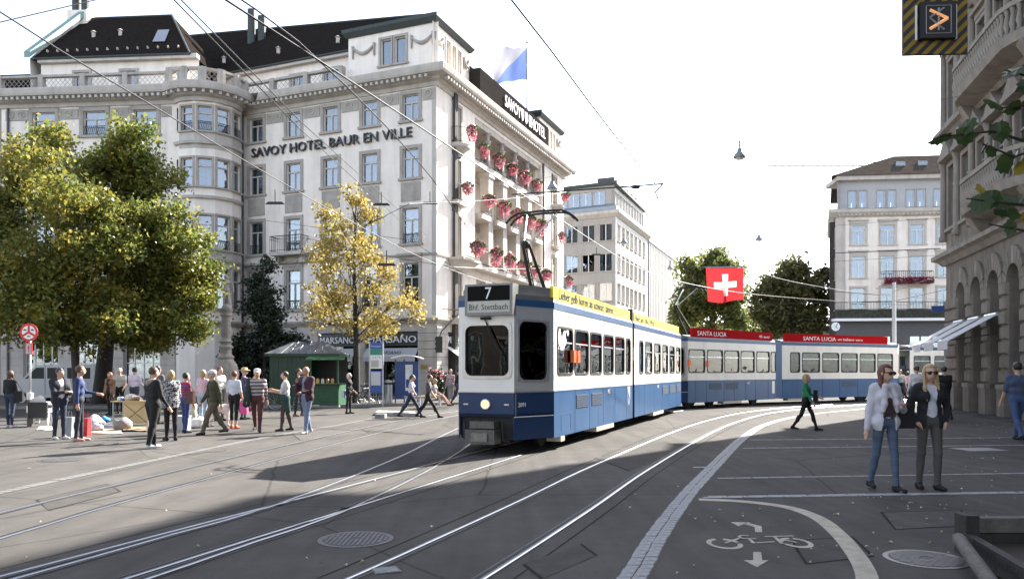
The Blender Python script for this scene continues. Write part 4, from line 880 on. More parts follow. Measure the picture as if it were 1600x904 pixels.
def tram_section(root, A, B, wins, panels, grilles, ad, adtexts, first=True, inner=True, ad_col=None, silver_top=True, adh=0.34):
    d = (B[0]-A[0], B[1]-A[1]); L = math.hypot(*d); F = Frame(A, d, 1); n = F.n
    G = Frame((A[0]-n[0]*W2, A[1]-n[1]*W2), d, -1)
    body = MB()
    hol = [(a, b, ZW0, ZW1) for a, b in wins]
    sh = wall(F, 0, L, ZB, ZT, hol, 0.05, T_WHITE, 'side_wall', root)
    wall(G, 0, L, ZB, ZT, hol, 0.05, T_WHITE, 'side_wall', root); MB().fbox(G, 0, L, ZS, ZB, -0.03, 0).build('skirt', T_BLUE, root)
    for X in (F, G): MB().fbox(X, 0, L, ZT, ZR, -0.05, 0.012).build('blue_stripe', T_BLUE, root)
    MB().fbox(F, 0, L, ZB-0.022, ZB+0.006, 0, 0.012).build('belt_strip', T_SIL if False else T_BLUE, root)
    for a, b in zip(panels, panels[1:]): MB().fbox(F, a+0.012, b-0.012, ZS, ZB-0.024, -0.02, 0.008).build('skirt_panel', T_BLUE, root)
    MB().fbox(F, 0, L, ZS+0.02, ZB-0.03, -0.06, -0.022).build('skirt_backing', T_DARK, root)
    for a, b in grilles:
        gq = MB(); gq.fbox(F, a, b, ZB-0.42, ZB-0.12, 0.006, 0.014)
        for k in range(7): gq.fbox(F, a, b, ZB-0.41+k*0.042, ZB-0.39+k*0.042, 0.014, 0.022)
        gq.build('vent_grille', M('vent_dark', (0.03, 0.06, 0.12), 0.6), root)
    for a, b in wins:
        pn = MB().fbox(F, a, b, ZW0, ZW1, -0.03, -0.024).build('window', T_GLASS, root)
        rb = MB(); round_rect(F, a, b, ZW0, ZW1, min(0.13, (b-a)*0.3), 0.0, 0.012, 0.035, rb); rb.build('window_seal', T_RUB, pn)
        if b-a > 0.7 and silver_top: MB().fbox(F, a+.03, b-.03, ZW1-0.34, ZW1-0.31, -0.02, 0.0).build('vent_bar', T_SIL, pn)
        p2 = MB().fbox(G, a, b, ZW0, ZW1, -0.03, -0.024).build('window', T_GLASS, root)
    # roof, floor, ends
    pr = [(0.0, ZR), (-0.06, ZR+0.09), (-0.3, ZR+0.15), (-W2/2, ZR+0.2), (-W2+0.3, ZR+0.15), (-W2+0.06, ZR+0.09), (-W2, ZR)]
    rf = MB(); rf.add([F.P(t, z, o) for t in (0, L) for o, z in pr], [(i, i+1, 8+i, 7+i) for i in range(6)]+[tuple(range(7)), tuple(range(7, 14))[::-1]]); rfo = rf.build('roof', T_ROOF, root, 30)
    MB().fbox(F, 0.02, L-0.02, 0.80, 0.88, -W2+0.06, -0.07).build('floor', T_DARK, root); MB().fbox(F, 0.02, L-0.02, 2.92, 2.98, -W2+0.06, -0.07).build('ceiling', INTER, root)
    for t in (0.0, L-0.05):
        MB().fbox(F, t, t+0.05, ZS, ZW0+0.2, -W2+0.05, -0.05).build('end_wall', T_DARK, root)
    # seats and poles
    x = 0.7
    while x < L-0.5:
        for o in (-0.5, -W2+0.5):
            st = MB(); st.fbox(F, x-0.22, x+0.22, 1.25, 1.33, o-0.2, o+0.2); st.fbox(F, x+0.18, x+0.26, 1.3, 1.98, o-0.2, o+0.2); st.build('seat', SEATM, root)
        if int(x*3) % 2: MB().tube([F.P(x, 0.88, -0.85), F.P(x, 2.92, -0.85)], 0.018, 6).build('grab_pole', M('grab_yellow', (0.5, 0.45, 0.2), 0.4), root)
        x += 0.82
    # underframe with bogie
    MB().fbox(F, 0.3, L-0.3, 0.36, 0.8, -W2+0.25, -0.22).build('underframe', T_DARK, root)
    for tc in ((1.6, L-0.3) if first else (L-1.7,)):
        for o in (-W2/2-0.5, -W2/2+0.5):
            for dt in (-0.85, 0.85):
                if 0.3 < tc+dt < L-0.1:
                    c = Vector(F.P(tc+dt, 0.32, o)); ax = Vector((*n, 0)); MB().tube([c-ax*0.06, c+ax*0.06], 0.315, 16).build('wheel', T_DARK, root)
    # roof advertising board
    if ad:
        a0, a1 = ad; bd = MB(); bd.fbox(F, a0, a1, ZR+0.0, ZR+adh, -0.12, -0.04); b = bd.build('roof_board', ad_col, root)
        MB().fbox(F, a0-0.02, a1+0.02, ZR-0.0, ZR+0.025, -0.14, -0.02).build('board_rail', T_SIL, b)
        for body_, c0, c1, cap, mt in adtexts: fit_text('board_lettering', body_, c1-c0, cap, 0.006, mt, b, frame_mtx(F, (c0+c1)/2, ZR+adh*0.52, -0.036))
    return F, G, L
def equip(root, F, t0, t1, h=0.26):
    MB().fbox(F, t0, t1, ZR+0.1, ZR+0.1+h, -1.6, -0.5).build('roof_equipment', T_ROOF, root)
def pantograph(root, F, s, knee_s, bow_s, z0=3.3, zk=4.5, zb=5.42, hw=0.62):
    pg = MB(); c = -W2/2; P = F.P
    for o in (-0.12, 0.12): pg.tube([P(s+0.1, z0, c+o*1.6), P(knee_s, zk, c+o*0.6)], [0.05, 0.035], 6)
    pg.tube([P(s-0.25, z0, c), P(knee_s+0.05, zk-0.1, c)], 0.018, 5); pg.ball(P(knee_s, zk, c), 0.1, 6)
    o = pg.build('pantograph', T_DARK, root, 40); u = MB()
    for w in (-0.38, 0.38): u.tube([P(knee_s, zk, c+w*0.12), P(bow_s, zb-0.04, c+w)], 0.02, 5)
    u.build('upper_arm', T_SIL, o); b = MB()
    for ds in (-0.14, 0.14):
        b.tube([P(bow_s+ds, zb-0.22, c-hw-0.24), P(bow_s+ds, zb-0.09, c-hw-0.12), P(bow_s+ds, zb, c-hw+0.06), P(bow_s+ds, zb+0.02, c), P(bow_s+ds, zb, c+hw-0.06), P(bow_s+ds, zb-0.09, c+hw+0.12), P(bow_s+ds, zb-0.22, c+hw+0.24)], 0.028, 5)
    b.build('contact_bow', T_DARK, o); bs = MB().fbox(F, s-0.5, s+0.5, z0-0.1, z0, c-0.4, c+0.4).build('pantograph_base', T_DARK, root)
# ---- first tram
A1 = (0.856, 15.8); d1 = (0.366, 0.9306); F1 = Frame(A1, d1, 1)
t_art = F1.t(989.5); t_end = F1.t(1064)
PT = lambda s: F1.P(s, 0)[:2]
tram1 = thing('tram', (*F1.P(8, 0, -W2/2)[:2], 0), 'blue and white tram with yellow roof boards and route number seven, front facing', 'tram')
f1 = lambda L_: [(F1.t(a), F1.t(b)) for a, b in L_]
yel = M('yellow_board', (0.80, 0.66, 0.05), 0.5, 0, 0.03); adink = M('board_ink', (0.03, 0.03, 0.08), 0.6); red = M('red_board', (0.40, 0.008, 0.012), 0.9, 0, 0.04, spec=0.05)
tram_section(tram1, PT(0), PT(t_art-0.12), f1([(871, 895), (898, 919.5), (922, 940), (943, 958.5), (961, 975.5), (978, 985)]), [0.0]+[F1.t(x) for x in (898, 920.7, 942, 960.5, 978)]+[t_art-0.12], f1([(900, 918), (924, 940)]),
             (0.1, t_art-0.3), [('Lieber gelb hören als schwarz fahren.', F1.t(876), F1.t(961), 0.26, adink)], True, True, yel)
A1b = PT(t_art+0.12)
F1b, G1b, _ = tram_section(tram1, A1b, PT(t_end), [(a-t_art-0.12, b-t_art-0.12) for a, b in f1([(999, 1005), (1008, 1019), (1022, 1032), (1035, 1043.5), (1046, 1054), (1056, 1063)])], [0.0]+[F1.t(x)-t_art-.12 for x in (998, 1007, 1021.6, 1034, 1045, 1056)]+[t_end-t_art-.12], [(a-t_art-.12, b-t_art-.12) for a, b in f1([(1035, 1043), (1046, 1054), (1056.5, 1063)])],
             (0.15, t_end-t_art-0.4), [('Hier auf 106,7 MHz.', 0.3, 3.4, 0.2, adink)], False, True, yel)
def bellows(root, F, t0, t1):
    for k in range(5):
        a = t0+(t1-t0)*k/5; MB().fbox(F, a, a+(t1-t0)/5*0.7, 0.3, ZR+0.05, -W2+0.05, -0.05-0.03*(k % 2)).build('bellows_fold', T_RUB, root)
    MB().fbox(F, t0+0.01, t1-0.01, 0.35, ZR, -W2+0.12, -0.12).build('bellows', T_RUB, root)
bellows(tram1, F1, t_art-0.12, t_art+0.12)
MB().fbox(F1, t_art-0.05, t_art+0.05, ZR, ZR+0.42, -0.16, -0.02).build('roof_bracket', T_DARK, tram1)
equip(tram1, F1, 3.2, 6.6); equip(tram1, F1b, 1.0, 4.5)
pantograph(tram1, F1, 2.25, 1.25, 2.35)
# the city shield and fleet marks
m_ = frame_mtx(F1, F1.t(982), 0.95, 0.012); MB().add([m_ @ Vector(p) for p in ((-.14, .25, 0), (.14, .25, 0), (.14, -.1, 0), (0, -.3, 0), (-.14, -.1, 0))], [(0, 1, 2, 3, 4)]).build('city_shield', WHITE, tram1)
MB().add([m_ @ Vector(p) for p in ((-.11, .2, .002), (.1, -.08, .002), (0, -.24, .002), (-.11, -.08, .002))], [(0, 1, 2, 3)]).build('shield_field', T_BLUE, tram1)
for px in (951, 1028): fit_text('operator_mark', 'VBZ', 0.26, 0.1, 0.004, WHITE, tram1, frame_mtx(F1, F1.t(px), 1.12, 0.012))
for t in (F1.t(892.5), F1.t(899)): MB().fbox(F1, t-0.09, t+0.09, 1.83, 2.1, 0.01, 0.09).build('door_indicator', ORNG, tram1)
for t0_, t1_ in ((F1.t(931), F1.t(958)), (F1.t(1020), F1.t(1036)), (F1.t(875), F1.t(881))): MB().fbox(F1, t0_, t1_, 0.16, ZS-0.004, -0.3, 0.02).build('door_step', M('step_edge', (0.55, 0.50, 0.38), 0.6), tram1)
q = MB()
for a, b, z0, z1 in ((F1.t(876), F1.t(891), 0.37, 0.7), (F1.t(934), F1.t(958), 0.3, 0.72)):
    for aa, bb, c, d in ((a, b, z1, z1+0.012), (a, a+0.015, z0, z1), (b-0.015, b, z0, z1)): q.fbox(F1, aa, bb, c, d, 0.008, 0.011)
q.build('hatch_line', T_DBLUE, tram1)
# ---- the cab
def cab(root, F, s_front=-1.0, hw=0.60, detail=True):
    c = -W2/2; R0 = F.P(0, 0, 0)[:2]; R1 = F.P(s_front, 0, c+hw)[:2]; L1_ = F.P(s_front, 0, c-hw)[:2]; L0_ = F.P(0, 0, -W2)[:2]
    FR = Frame(R1, (R0[0]-R1[0], R0[1]-R1[1]), 1); LR = math.hypot(R0[0]-R1[0], R0[1]-R1[1])
    FF = Frame(L1_, (R1[0]-L1_[0], R1[1]-L1_[1]), 1); LF = 2*hw
    FL_ = Frame(L0_, (L1_[0]-L0_[0], L1_[1]-L0_[1]), 1)
    hr = [(0.10, LR-0.14, 1.44, 2.66)]
    wall(FR, 0, LR, ZB, ZT, hr, 0.05, T_GREY, 'cab_side', root); wall(FL_, 0, LR, ZB, ZT, [(0.14, LR-0.1, 1.44, 2.66)], 0.05, T_GREY, 'cab_side', root)
    hf = [(0.10, LF-0.06, 1.5, 2.6)]
    wall(FF, 0, LF, ZB, ZT, hf, 0.05, M('cab_white', (0.78, 0.76, 0.70), 0.3, 0, 0.05, coat=0.2), 'cab_front', root)
    for X, L_ in ((FR, LR), (FL_, LR)): MB().fbox(X, 0, L_, ZS+0.02, ZB, -0.03, 0.0).build('cab_skirt', T_DBLUE, root)
    MB().fbox(FF, 0, LF, 0.74, ZB, -0.03, 0.0).build('cab_apron', T_DBLUE, root)
    for X, L_ in ((FR, LR), (FF, LF), (FL_, LR)):
        MB().fbox(X, 0, L_, ZB-0.012, ZB+0.012, 0.0, 0.012).build('cab_moulding', T_SIL, root); MB().fbox(X, 0.0, L_, ZT, ZR, -0.04, 0.01).build('blue_stripe', T_BLUE, root)
    MB().fbox(FR, 0.0, LR, 0.735, 0.75, 0.0, 0.01).build('white_line', WHITE, root); MB().fbox(FR, 0.03, 0.045, 0.76, ZB-0.02, 0.0, 0.008).build('cab_seam', T_SIL, root)
    g1 = MB().fbox(FF, 0.10, LF-0.06, 1.5, 2.6, -0.035, -0.03).build('windscreen', T_CABGL, root)
    rb = MB(); round_rect(FF, 0.10, LF-0.06, 1.5, 2.6, 0.14, 0.0, 0.02, 0.05, rb); rb.build('windscreen_frame', T_SIL, g1)
    rb = MB(); round_rect(FF, 0.135, LF-0.095, 1.535, 2.565, 0.12, 0.0, 0.012, 0.03, rb); rb.build('windscreen_seal', T_RUB, g1)
    g2 = MB().fbox(FR, 0.10, LR-0.14, 1.44, 2.66, -0.035, -0.03).build('cab_window', T_CABGL, root)
    rb = MB(); round_rect(FR, 0.10, LR-0.14, 1.44, 2.66, 0.16, 0.0, 0.014, 0.03, rb); rb.build('cab_window_seal', T_SIL, g2)
    wp = MB(); wp.tube([FF.P(LF*0.50, 2.68, 0.05), FF.P(LF*0.58, 2.4, 0.06), FF.P(LF*0.80, 1.95, 0.045)], 0.014, 5); wp.tube([FF.P(LF*0.56, 2.5, 0.05), FF.P(LF*0.86, 1.8, 0.04)], 0.01, 4); wp.tube([FF.P(LF*0.42, 2.69, 0.05), FF.P(LF*0.60, 2.69, 0.05)], 0.03, 6); wp.build('wiper', T_DARK, root)
    # cab room: dark rear wall, desk, driver's seat
    MB().fbox(F, 0.05, 0.12, 0.9, 2.9, -W2+0.1, -0.1).build('cab_bulkhead', T_DARK, root); MB().fbox(FF, 0.05, LF-0.05, 0.9, 1.45, -0.5, -0.08).build('driver_desk', T_DARK, root)
    MB().fbox(FF, LF*0.35, LF*0.75, 1.0, 2.1, -0.86, -0.76).build('driver_seat', SEATM, root)
    rfp = [R1, R0, L0_, L1_]; MB().prism(rfp, ZR, ZR+0.10).build('cab_roof', T_ROOF, root); MB().prism(rfp, 0.74, 0.8).build('cab_floor', T_DARK, root)
    if not detail: return FF, FR, LF, LR
    # headsign
    MB().prism([FF.P(0.12, 0, -0.1)[:2], FF.P(LF-0.02, 0, -0.1)[:2], FR.P(LR, 0, -0.1)[:2], F.P(0.1, 0, -0.12)[:2], F.P(0.1, 0, -W2+0.12)[:2], FL_.P(0, 0, -0.1)[:2]], ZR+0.005, ZR+0.30).build('roof_fairing', M('fairing_grey', (0.20, 0.205, 0.20), 0.5), root)
    hs = MB().fbox(FF, 0.20, LF+0.02, 2.74, 3.36, -0.4, 0.14); ho = hs.build('route_sign', M('sign_housing', (0.22, 0.225, 0.22), 0.4, 0.2), root)
    a, b = 0.26, LF-0.04
    MB().fbox(FF, a, b, 3.03, 3.32, 0.14, 0.145).build('number_panel', M('sign_black', (0.006, 0.006, 0.006), 0.6, spec=0.1), ho); MB().fbox(FF, a, b, 2.80, 3.02, 0.14, 0.146).build('destination_panel', M('sign_pale', (0.5, 0.49, 0.42), 0.6), ho)
    fit_text('route_number', '7', 0.13, 0.23, 0.006, WHITE, ho, frame_mtx(FF, (a+b)/2, 3.175, 0.147)); fit_text('destination_lettering', 'Bhf. Stettbach', (b-a)*0.92, 0.115, 0.004, M('sign_ink', (0.03, 0.03, 0.03), 0.6), ho, frame_mtx(FF, (a+b)/2, 2.905, 0.148))
    # headlight
    c_ = FF.P(LF*0.5, 0.99, 0); nn = Vector((*FF.n, 0)); hd = MB(); hd.tube([Vector(c_), Vector(c_)+nn*0.05], 0.105, 18); ho = hd.build('headlight', T_SIL, root, 30)
    MB().tube([Vector(c_)+nn*0.05, Vector(c_)+nn*0.056], 0.085, 18).build('headlight_lens', emis('lamp_glow', (1.0, 0.72, 0.38), 0.25), ho)
    for t in (0.16, LF-0.16): MB().fbox(FF, t-0.05, t+0.05, 0.97, 1.0, 0.0, 0.012).build('marker_lamp', T_SIL, root)
    # bumper, coupler, steps
    MB().fbox(FF, 0.02, LF-0.02, 0.3, 0.74, -0.55, -0.08).build('front_recess', T_DARK, root)
    cp = MB().fbox(FF, 0.34, 0.86, 0.52, 0.66, -0.05, 0.22); cp.fbox(FF, 0.28, 0.9, 0.22, 0.5, -0.05, 0.30); co_ = cp.build('coupler', M('coupler_steel', (0.13, 0.125, 0.115), 0.55, 0.5, 0.3, 12), root)
    MB().fbox(FF, 0.42, 0.76, 0.27, 0.44, 0.30, 0.34).build('coupler_plate', M('coupler_face', (0.22, 0.21, 0.19), 0.5, 0.5, 0.3, 12), co_)
    MB().tube([FF.P(0.97, 0.62, 0.05), FF.P(1.0, 0.3, 0.1), FF.P(1.1, 0.25, 0.02)], 0.025, 6).build('brake_hose', T_RUB, root)
    MB().tube([FF.P(0.15, 0.62, 0.05), FF.P(0.18, 0.3, 0.1), FF.P(0.3, 0.3, 0.02)], 0.025, 6).build('brake_hose', T_RUB, root)
    fit_text('fleet_number', '2091', 0.2, 0.085, 0.004, WHITE, root, frame_mtx(FR, 0.2, 0.98, 0.008))
    return FF, FR, LF, LR
cab(tram1, F1)
# rear end of the first tram
def tail_end(root, F, L, s=0.8, hw=0.75):
    c = -W2/2; R0 = F.P(L, 0, 0)[:2]; R1 = F.P(L+s, 0, c+hw)[:2]; L1_ = F.P(L+s, 0, c-hw)[:2]; L0_ = F.P(L, 0, -W2)[:2]
    for a, b in ((R0, R1), (R1, L1_), (L1_, L0_)):
        X = Frame(a, (b[0]-a[0], b[1]-a[1]), 1); l = math.hypot(b[0]-a[0], b[1]-a[1])
        wall(X, 0, l, ZB, ZR, [(0.1, l-0.1, 1.5, 2.6)], 0.05, T_WHITE, 'rear_wall', root); MB().fbox(X, 0, l, ZS, ZB, -0.03, 0).build('rear_skirt', T_BLUE, root); MB().fbox(X, 0.1, l-0.1, 1.5, 2.6, -0.03, -0.025).build('rear_window', T_GLASS, root)
    MB().prism([R0, R1, L1_, L0_], ZR, ZR+0.1).build('rear_roof', T_ROOF, root)
tail_end(tram1, F1, t_end, 0.5)
# ---- second tram, coupled behind on the curve
A2, B2, C2 = (7.55, 33.0), (13.15, 38.0), (21.4, 42.6)
F2 = Frame(A2, (B2[0]-A2[0], B2[1]-A2[1]), 1); L2 = math.hypot(B2[0]-A2[0], B2[1]-A2[1]); F3 = Frame(B2, (C2[0]-B2[0], C2[1]-B2[1]), 1); L3 = math.hypot(C2[0]-B2[0], C2[1]-B2[1])
tram2 = thing('tram', (*F2.P(6, 0, -W2/2)[:2], 0), 'second blue and white tram with red roof boards, on the curve behind the first', 'tram')
f2 = lambda L_: [(F2.t(a), F2.t(b)) for a, b in L_]; o3 = 0.3
tram_section(tram2, A2, F2.P(L2-0.2, 0)[:2], f2([(1076, 1101.5), (1105, 1129.5), (1132, 1155), (1157.5, 1179), (1182, 1202.5), (1204.5, 1215)]), [0]+[F2.t(x) for x in (1086, 1104, 1131, 1147, 1165, 1180, 1200)]+[L2-.2], f2([(1108, 1127), (1134, 1153)]), (0.35, L2-0.45),
             [('SANTA LUCIA', F2.t(1091), F2.t(1136), 0.2, WHITE), ('45 anni', F2.t(1187), F2.t(1203), 0.13, WHITE)], True, True, red, adh=0.46)
f3 = lambda L_: [(F3.t(a)-o3, F3.t(b)-o3) for a, b in L_]
tram_section(tram2, F3.P(o3, 0)[:2], F3.P(L3, 0)[:2], f3([(1235, 1250), (1253.5, 1281), (1285, 1311), (1314.5, 1340), (1343.5, 1368), (1371, 1395)]), [0]+[F3.t(x)-o3 for x in (1258, 1285, 1312, 1340, 1370)]+[L3-o3], f3([(1316, 1338), (1372, 1390)]), (0.2, F3.t(1388)-o3),
             [('SANTA LUCIA', F3.t(1256)-o3, F3.t(1307)-o3, 0.2, WHITE), ('un italiano vero', F3.t(1310)-o3, F3.t(1349)-o3, 0.13, WHITE)], False, True, red, adh=0.46)
MB().prism([F2.P(L2-.2, 0, 0)[:2], F3.P(o3, 0, 0)[:2], F3.P(o3, 0, -W2)[:2], F2.P(L2-.2, 0, -W2)[:2]], 0.3, ZR+0.05).build('bellows', T_BLUE, tram2)
cab(tram2, F2, detail=False); tail_end(tram2, F3, L3, 0.6); equip(tram2, F2, 2.5, 5.5); equip(tram2, F3, 2, 6)
pantograph(tram2, F2, 1.6, 0.6, 1.7, hw=0.55)
MB().fbox(F2, F2.t(1208)-.12, F2.t(1208)+.12, 0.55, 1.15, 0.01, 0.014).build('city_shield', WHITE, tram2)
for px in (1169,): fit_text('operator_mark', 'VBZ', 0.26, 0.1, 0.004, WHITE, tram2, frame_mtx(F2, F2.t(px), 1.08, 0.012))
for t in (0.05, F2.t(1105)): MB().fbox(F2, t-0.07, t+0.07, 1.83, 2.1, 0.01, 0.09).build('door_indicator', ORNG, tram2)
for px0, px1 in ((1130, 1158),): MB().fbox(F2, F2.t(px0), F2.t(px1), 0.16, ZS-0.004, -0.3, 0.02).build('door_step', MATS['step_edge'], tram2)
MB().fbox(F3, F3.t(1231), F3.t(1258), 0.16, ZS-0.004, -0.3, 0.02).build('door_step', MATS['step_edge'], tram2)
# ---- a third tram crossing far behind
A4, B4 = (24.6, 47.5), (35.5, 50.0)
F4 = Frame(A4, (B4[0]-A4[0], B4[1]-A4[1]), 1); L4 = math.hypot(B4[0]-A4[0], B4[1]-A4[1])
tram3 = thing('tram', (*F4.P(5, 0, -W2/2)[:2], 0), 'far pale tram with white roof board between the red-board tram and the bank', 'tram')
tram_section(tram3, A4, B4, [(0.3+1.5*k, 1.5+1.5*k) for k in range(7)], [0, 2, 4, 6, 8, L4], [], (0.1, L4-0.1), [('Planen. Einrichten.', 0.4, 4.4, 0.22, adink)], True, True, WHITE)
# ================================================================ OTHER BUILDINGS
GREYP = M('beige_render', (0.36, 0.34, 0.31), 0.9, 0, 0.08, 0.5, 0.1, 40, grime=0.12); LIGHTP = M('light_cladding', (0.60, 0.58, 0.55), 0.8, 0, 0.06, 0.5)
ZINC = M('zinc_roof', (0.26, 0.29, 0.32), 0.5, 0.4, 0.15, 2); BGLASS = glass('office_glass', (0.5, 0.55, 0.58), 0.45, 0.02, 0.35)
# ---- office building across the side street
O2 = (12.15, 90.0); S2 = Frame(O2, (0.3746, 0.927), 1); N2 = Frame(O2, (-0.89, 0.456), -1)
off = thing('office_building', O2, 'beige office block with set-back attic beyond the hotel', 'building')
rw = [(2.4, 4.4), (6.0, 8.1), (9.9, 12.0), (13.4, 15.5), (17.0, 19.0)]
ncol = [N2.t(x) for x in (946, 919, 893, 868)]; scol = [S2.t(x) for x in (967, 973.6, 980.3, 986.8, 993.2, 999.5, 1005.8)]
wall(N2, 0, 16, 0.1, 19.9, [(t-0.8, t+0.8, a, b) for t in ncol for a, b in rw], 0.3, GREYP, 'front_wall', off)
for t in ncol:
    for i, (a, b) in enumerate(rw): window(off, N2, t, a, 1.6, b-a, 0.12, 0.1, 1, 0, fm=WFRAME, curtain=[2, -1, 2, 0, 2][(i+int(t)) % 5])
TS2 = 17.8
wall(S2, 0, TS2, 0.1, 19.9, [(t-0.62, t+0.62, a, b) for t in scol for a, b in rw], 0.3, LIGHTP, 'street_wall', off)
for t in scol:
    for a, b in rw: window(off, S2, t, a, 1.24, b-a, 0.1, 0.08, 1, 0, fm=WFRAME)
for F, L in ((N2, 16), (S2, TS2)): MB().fbox(F, 0.4, L, 0.1, 19.5, -1.6, -1.4).build('room_backing', ROOMD, off)
sweep([N2.P(16, 0)[:2], O2, S2.P(TS2, 0)[:2]], [(0, 19.7), (0.1, 19.7), (0.55, 20.1), (0.6, 20.4), (-0.5, 20.45), (-0.5, 19.7)]).build('cornice', STONE2, off)
sweep([N2.P(16, 0)[:2], O2, S2.P(TS2, 0)[:2]], [(0.1, 20.4), (0.1, 21.0), (-0.35, 21.35), (-0.35, 20.4)]).build('attic_apron', ZINC, off)
NA = Frame(N2.P(0, 0, -0.5)[:2], N2.d, -1); SA = Frame(S2.P(0, 0, -0.5)[:2], S2.d, 1)
ac = [NA.t(x) for x in (936, 915, 896, 877)]
wall(NA, 0.3, 16, 20.4, 23.6, [(t-0.75, t+0.75, 21.3, 23.0) for t in ac], 0.25, GREYP, 'attic_wall', off)
for t in ac: window(off, NA, t, 21.3, 1.5, 1.7, 0.05, 0, 1, 0, fm=WFRAME, curtain=-1)
sc_ = [1.2+1.55*k for k in range(11)]
wall(SA, 0.3, TS2, 20.4, 23.6, [(t-0.45, t+0.45, 21.3, 23.0) for t in sc_], 0.25, LIGHTP, 'attic_wall', off)
for t in sc_: window(off, SA, t, 21.3, 0.9, 1.7, 0.04, 0, 0, 0, fm=WFRAME, curtain=-1)
MB().prism([NA.P(16, 0, 0.3)[:2], NA.P(-0.1, 0, 0.4)[:2], SA.P(TS2, 0, 0.3)[:2], SA.P(TS2, 0, -12)[:2], NA.P(16, 0, -8)[:2]], 23.6, 23.95).build('flat_roof', ROOFE, off)
for k in range(6): MB().fbox(SA, 3.2+2.4*k, 4.9+2.4*k, 23.95, 25.2, -2.6, -0.5).build('roof_hood', M('dark_hood', (0.1, 0.09, 0.09), 0.8), off)
MB().tube([NA.P(6.5, 23.9, -1), NA.P(6.5, 28.5, -1)], 0.06, 6).build('aerial', ROOFE, off)
MB().fbox(S2, -0.0, 0.12, 0.1, 19.7, 0.0, 0.05).build('corner_strip', WHITE, off)
# ---- ribbed glass-fronted building farther on
rib = thing('ribbed_building', S2.P(TS2, 0)[:2], 'grey ribbed glass facade between the beige office block and the trees', 'building')
T0, T1 = TS2+0.05, 41.0
MB().fbox(S2, T0, T1, 0.1, 19.6, -6, -0.5).build('core', GREYP, rib)
for zf in range(5): MB().fbox(S2, T0, T1, 0.6+3.8*zf, 3.6+3.8*zf, -0.5, -0.42).build('glass_band', BGLASS, rib); MB().fbox(S2, T0, T1, 3.6+3.8*zf, 4.4+3.8*zf, -0.5, -0.38).build('spandrel_band', ZINC, rib)
n = 21
for k in range(n): t = T0+(T1-T0)*(k+0.5)/n; MB().fbox(S2, t-0.12, t+0.12, 0.1, 19.6, -0.4, 0.15).build('facade_rib', LIGHTP, rib)
MB().fbox(S2, T0, T1, 19.6, 20.2, -6, 0.25).build('parapet', LIGHTP, rib)
MB().fbox(S2, T0+8, T1-4, 20.2, 22.0, -6, -2.0).build('plant_room', M('dark_hood', (0.1, 0.09, 0.09), 0.8), rib)
MB().fbox(S2, T1+0.3, T1+12, 0.1, 17.5, -8, 0.2).build('end_block', GREYP, rib)
# ---- pale house at the far end of the square
PO = (31.6, 75.0); PF = Frame(PO, (1.0, -0.10), 1); PS = Frame(PO, (0.37, 0.93), -1)
assert PF.n[1] < 0
pal = thing('corner_house', PO, 'pale corner house with grey shop floor behind the red-board tram', 'building')
rows = [(7.7, 9.7), (10.7, 12.8), (13.9, 15.8)]; pc_ = [PF.t(x) for x in (1341, 1387, 1433, 1476, 1516)]
wall(PF, 0, 16, 6.6, 16.8, [(t-0.65, t+0.65, a, b) for t in pc_ for a, b in rows], 0.3, PLAS, 'front_wall', pal)
for t in pc_:
    for i, (a, b) in enumerate(rows): window(pal, PF, t, a, 1.3, b-a, 0.2, 0.12, 1, 0.7, fm=WFRAME, sm=STONE2, hood=(i > 0))
MB().fbox(PF, 0, 0.9, 6.6, 16.8, 0, 0.06).build('corner_strip', STONE2, pal)
sweep([PS.P(14, 0)[:2], PO, PF.P(16, 0)[:2]], [(0, 16.6), (0.15, 16.6), (0.6, 17.0), (0.65, 17.3), (-0.5, 17.35), (-0.5, 16.6)]).build('cornice', STONE2, pal)
d_ = MB()
for k in range(40): d_.fbox(PF, 0.1+0.4*k, 0.3+0.4*k, 16.72, 16.9, 0.15, 0.42)
q = d_.build('dentils', STONE2, pal); q['kind'] = 'stuff'
PA2 = Frame(PF.P(0, 0, -0.5)[:2], PF.d, 1); at_c = [PA2.t(x)+dx for x in (1340, 1385, 1431, 1474) for dx in (-0.5, 0.5)]
wall(PA2, 0.3, 16, 17.3, 20.2, [(t-0.38, t+0.38, 17.6, 19.3) for t in at_c], 0.25, M('attic_render', (0.42, 0.42, 0.42), 0.9, 0, 0.08), 'attic_wall', pal)
for t in at_c: window(pal, PA2, t, 17.6, 0.76, 1.7, 0.06, 0.06, 0, 0, fm=WFRAME, curtain=0)
MB().fbox(PA2, 0.1, 16, 20.2, 20.6, -3, 0.7).build('eaves', STONE2, pal)
PSA = Frame(PS.P(0, 0, -0.4)[:2], PS.d, -1)
wall(PSA, 0, 13, 17.3, 20.2, [], 0.2, MATS['attic_render'], 'attic_wall', pal)
MB().add([PA2.P(-0.5, 20.6, 0.9), PA2.P(16, 20.6, 0.9), PA2.P(16, 23.9, -5), PA2.P(7.5, 23.9, -5), PS.P(13, 20.6, 0.3), PA2.P(16, 20.6, -12)], [(0, 1, 2, 3), (0, 3, 4), (3, 2, 5, 4), (0, 4, 5, 1)]).build('roof', M('brown_tiles', (0.06, 0.05, 0.043), 1.0, 0, 0.3, 2, 0.4, 18, 0.0), pal)
for u in (6.4, 8.5): MB().fbox(PA2, u, u+0.9, 22.0, 22.45, -2.2, -1.5).build('skylight', GLZ, pal)
wall(PS, 0, 14, 0.1, 16.8, [(2+3.2*k, 3.2+3.2*k, a, b) for k in range(4) for a, b in rows], 0.3, STONE2, 'side_wall', pal)
for k in range(4):
    for a, b in rows: window(pal, PS, 2.6+3.2*k, a, 1.2, b-a, 0.15, 0.1, 1, 0.7, fm=WFRAME)
GSH = M('grey_shop_stone', (0.10, 0.098, 0.10), 0.7, 0, 0.1)
